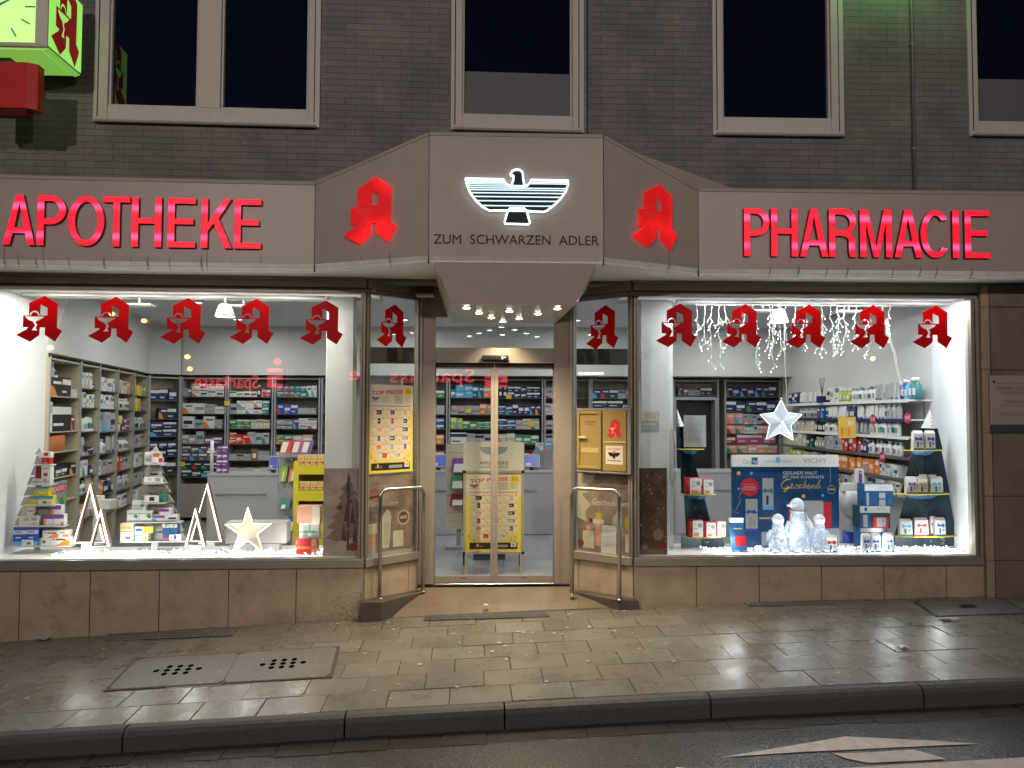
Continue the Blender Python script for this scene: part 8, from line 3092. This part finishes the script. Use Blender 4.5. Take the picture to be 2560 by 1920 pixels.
mb.box(-.86, .50, 8.34, 8.62, -.003, .006, mat('black_entrance_mat', (.02, .022, .024), .8))
mb.build('entrance_mat', None, label='black rubber mat lying on the tiles just inside the doors', cat='mat')
# door operator beam and glazing gear
OF = frame(0, 8.47, .043)
x0, x1 = hit(OF, 899, 890, 0).x, hit(OF, 1571, 890, 0).x
mb = MB()
mb.box(x0, x1, 0, .12, hit(OF, 1240, 909, 0).z, hit(OF, 1240, 870, 0).z, mat('dark_taupe_beam', (.10, .085, .075), .5))
mb.build('door_operator', BLD, OF, bevel=.004)
# ceiling lamps in the shop and the linear lamps over the rear shelves
M_panel = lamp_mat('ceiling_panel_light', (.92, .96, 1.0), 2.5)
for i, (x, y) in enumerate(((-4.2, 10.2), (-4.3, 12.0), (-1.8, 10.0), (-1.7, 12.0), (.8, 10.0), (1.0, 12.0), (3.5, 10.2), (3.5, 12.0))):
    t = thing('ceiling_light', 'round recessed ceiling lamp in the shop, %s bay of the ceiling' % ORD[i], 'ceiling lamp', WORLD, (x, y, 3.28), 'recessed lamps in the shop ceiling')
    mb = MB()
    mb.lathe([(.085, 0), (.085, -.012), (.07, -.014)], (x, y, 3.299), M_dome, 20)
    mb.build('rim', t)
    mb = MB()
    mb.lathe([(.065, -.001), (.06, -.004)], (x, y, 3.284), M_panel, 16)
    mb.build('lens', t)
    light('ceiling_beam', 'AREA', WORLD, (x, y, 3.26), 19, (1.0, .98, .93), .5, parent=t)
M_lin = lamp_mat('linear_led', (.9, .95, 1.0), 3.0)
for px0, px1, lab in ((1777, 1925, 'thin linear lamp on the bulkhead above the dark blue boxes'), (1447, 1537, 'thin linear lamp on the bulkhead above the letterboxes')):
    a, b = hit(FB, px0, 935, -.3), hit(FB, px1, 935, -.3)
    t = thing('linear_lamp', lab, 'lamp', FB, ((a.x + b.x) / 2, -.3, a.z), 'linear lamps on the bulkhead')
    mb = MB()
    mb.box(a.x, b.x, -.3, -.25, a.z, a.z + .022, M_lin)
    mb.build('tube', t, FB)
    mb = MB()
    mb.box(a.x, b.x, -.3, -.2, a.z + .023, a.z + .04, M_white)
    mb.build('housing', t, FB)
# hanging diffuser sticks on the top shelf of the end wall
p = Vector((0, 0, CAMZ)) + ray(2055, 975) * (4.5 / ray(2055, 975).x)
t = thing('reed_diffuser', 'dark reed diffuser with black sticks on the end wall top shelf', 'diffuser', WORLD, (4.5, p.y, 2.0))
mb = MB()
mb.box(4.44, 4.56, p.y - .06, p.y + .06, 1.992, 2.09, P_['navy'])
mb.build('holder', t)
mb = MB()
for a in (-.08, -.04, 0, .05, .09):
    mb.tube([(4.5, p.y, 2.09), (4.5, p.y - a * 1.3, 2.36)], .003, M_black, n=4)
mb.build('sticks', t)
# ================================================================ protective glass leaves behind the slanting panes
for a, b in ((x0 + .02, hit(OF, 1050, 1000, 0).x), (hit(OF, 1426, 1000, 0).x, x1 - .02)):
    mb = MB()
    mb.box(a, b, .045, .053, .02, hit(OF, 1240, 910, 0).z, M_glass)
    mb.build('guard_pane', BLD, OF)

# ================================================================ across the street: house front, bank signs, lamps
YO = -10.0
OP = Matrix.Translation((0, YO, 0)) @ Matrix.Rotation(PI, 4, 'Z')


def refl(F, d, px, py, Y=YO):
    """point on the plane world Y that is mirrored by the glass plane of frame F at pixel px, py"""
    p = F @ hit(F, px, py, d)
    v = ray(px, py)
    n_ = (F.to_3x3() @ Vector((0, -1, 0))).normalized()
    r_ = v - 2 * v.dot(n_) * n_
    t_ = (Y - p.y) / r_.y
    return OP.inverted() @ (p + r_ * t_)


M_opp = mat('dark_render_wall', (.07, .065, .06), .8, var=.15, vs=1.5)
ob = thing('opposite_house', 'dark rendered house front across the street', 'building', OP, (0, 0, -1.4))
mb = MB()
mb.box(-16, 16, .05, .5, -1.5, 7.0, M_opp)
mb.build('wall', ob, OP)
for i in range(8):
    x = -14 + i * 4
    mb = MB()
    mb.box(x - .7, x + .7, .03, .06, 4.2, 6.0, M_uglass)
    mb.box(x - .75, x + .75, .02, .05, 4.12, 4.195, M_frame)
    mb.build('window', ob, OP)
for i, (y_, sl) in enumerate(((0, 0),)):
    mb = MB()
    mb.box(-16, 16, -3.5, .04, -1.46, -.62, M_slab[0])
    mb.build('far_pavement', None, OP, kind='structure')
M_bank = lamp_mat('red_bank_sign', (1.0, .06, .09), 5.5)


def bank_sign(label, F, d, pl, pr, pt, ptop, pbot, plogo):
    """pl: pixel of the start of the word, pr: pixel of its end"""
    a, b = refl(F, d, pl, pbot), refl(F, d, pr, pbot)
    top, bot = refl(F, d, (pl + pr) / 2, ptop).z, refl(F, d, (pl + pr) / 2, pbot).z
    x_a, x_b = min(a.x, b.x), max(a.x, b.x)
    t = thing('bank_sign', label, 'lit sign', OP, ((x_a + x_b) / 2, 0, bot))
    mb = MB()
    mb.text('Sparkasse', x_a, x_b, bot, top, -.04, .05, M_bank)
    mb.build('lettering', t, OP)
    lg = refl(F, d, plogo[0], plogo[2])
    lt = refl(F, d, plogo[1], plogo[3])
    xa, xb, z0, z1 = min(lg.x, lt.x), max(lg.x, lt.x), lg.z, lt.z
    w, h = xb - xa, z1 - z0
    mb = MB()
    B_ = lambda u0, u1, v0, v1: mb.box(xa + w * u0, xa + w * u1, -.04, .01, z0 + h * v0, z0 + h * v1, M_bank)
    B_(0, 1, .0, .13)
    B_(.72, .98, .131, .27)
    B_(0, 1, .271, .40)
    B_(.0, .24, .401, .52)
    B_(0, 1, .521, .66)
    mb.prism([(xa + w * .5 + h * .13 * math.cos(k * PI / 8), z0 + h * .87 + h * .13 * math.sin(k * PI / 8)) for k in range(16)], -.04, .01, M_bank)
    mb.build('logo', t, OP)


bank_sign('small red lit bank sign with logo over the opposite house door', FL, .03, 646, 486, 0, 937, 981, (718, 669, 969, 895))
bank_sign('large red lit bank sign with logo on the opposite house front', FM, .046, 1185, 940, 0, 922, 966, (1268, 1212, 968, 925))
M_wl = lamp_mat('amber_lamp_glass', (1.0, .55, .18), 26)
for i, (F, px, py) in enumerate(((FL, 283, 786), (FL, 363, 803), (FL, 130, 870), (FL, 471, 893), (FL, 477, 923), (FR, 1200 + 978, 897))):  # invented lanterns, placed so their mirror images give amber spots in the glass
    p = refl(F, .03, px, py)
    t = thing('added_lamp', 'amber wall lantern on the opposite house, %s in the row' % ORD[i], 'wall lamp', OP, (p.x, -.1, p.z), 'amber wall lanterns across the street')
    mb = MB()
    mb.lathe([(.02, -.07), (.085, -.03), (.085, .03), (.02, .07)], (p.x, -.12, p.z), M_wl, 10)
    mb.build('lantern', t, OP)
    mb = MB()
    mb.box(p.x - .02, p.x + .02, -.06, .045, p.z + .071, p.z + .10, M_alu)
    mb.build('arm', t, OP)
# street lamps that light the front
M_sl = lamp_mat('street_lamp_lens', (1.0, .80, .58), 20)
for i, (x, y, h, e) in enumerate(((-4.5, -6.2, 6.6, 2250), (5.5, -6.6, 6.8, 1900))):
    t = thing('street_lamp', 'grey street lamp with flat head across the road, %s one' % ('bank side', 'far')[i], 'street lamp', WORLD, (x, y, -1.0), 'street lamps across the road')
    mb = MB()
    mb.tube([(x, y, -1.1), (x, y, h)], [.07, .04], M_shelfg, n=12)
    mb.tube([(x, y, h), (x, y + .5, h + .12), (x, y + 1.2, h + .12)], .035, M_shelfg, n=10)
    mb.build('pole', t)
    mb = MB()
    mb.box(x - .14, x + .14, y + 1.1, y + 1.75, h + .06, h + .16, M_shelfg)
    hd = mb.build('lamp_head', t, bevel=.02)
    mb = MB()
    mb.box(x - .10, x + .10, y + 1.16, y + 1.68, h + .045, h + .058, M_sl)
    mb.build('lens', hd)
    light('street_light', 'SPOT', WORLD, (x, y + 1.4, h + .03), e, (1.0, .87, .77), .18, parent=hd, target=(x * .25, 7.6, 3.1), spot=math.radians(104), blend=1.0)
# green pharmacy cross high on the wall beyond the frame, between the two far windows
M_gc = lamp_mat('green_cross_tube', (.25, 1.0, .22), 3.2)
xg, zg = hit(FR, 2255, -150, -.3).x, hit(FR, 2255, -150, -.3).z
t = thing('pharmacy_cross', 'green lit pharmacy cross high on the brick wall', 'lit sign', FR, (xg, -.3, zg - .4))
mb = MB()
a_, b_ = .13, .40
mb.prism([(xg + u, zg + v) for u, v in ((-a_, -b_), (a_, -b_), (a_, -a_), (b_, -a_), (b_, a_), (a_, a_), (a_, b_), (-a_, b_), (-a_, a_), (-b_, a_), (-b_, -a_), (-a_, -a_))], -.42, -.26, M_gc)
mb.build('cross', t, FR)
mb = MB()
mb.box(xg - .03, xg + .03, -.25, .02, zg - .03, zg + .03, M_alu)
mb.build('bracket', t, FR)
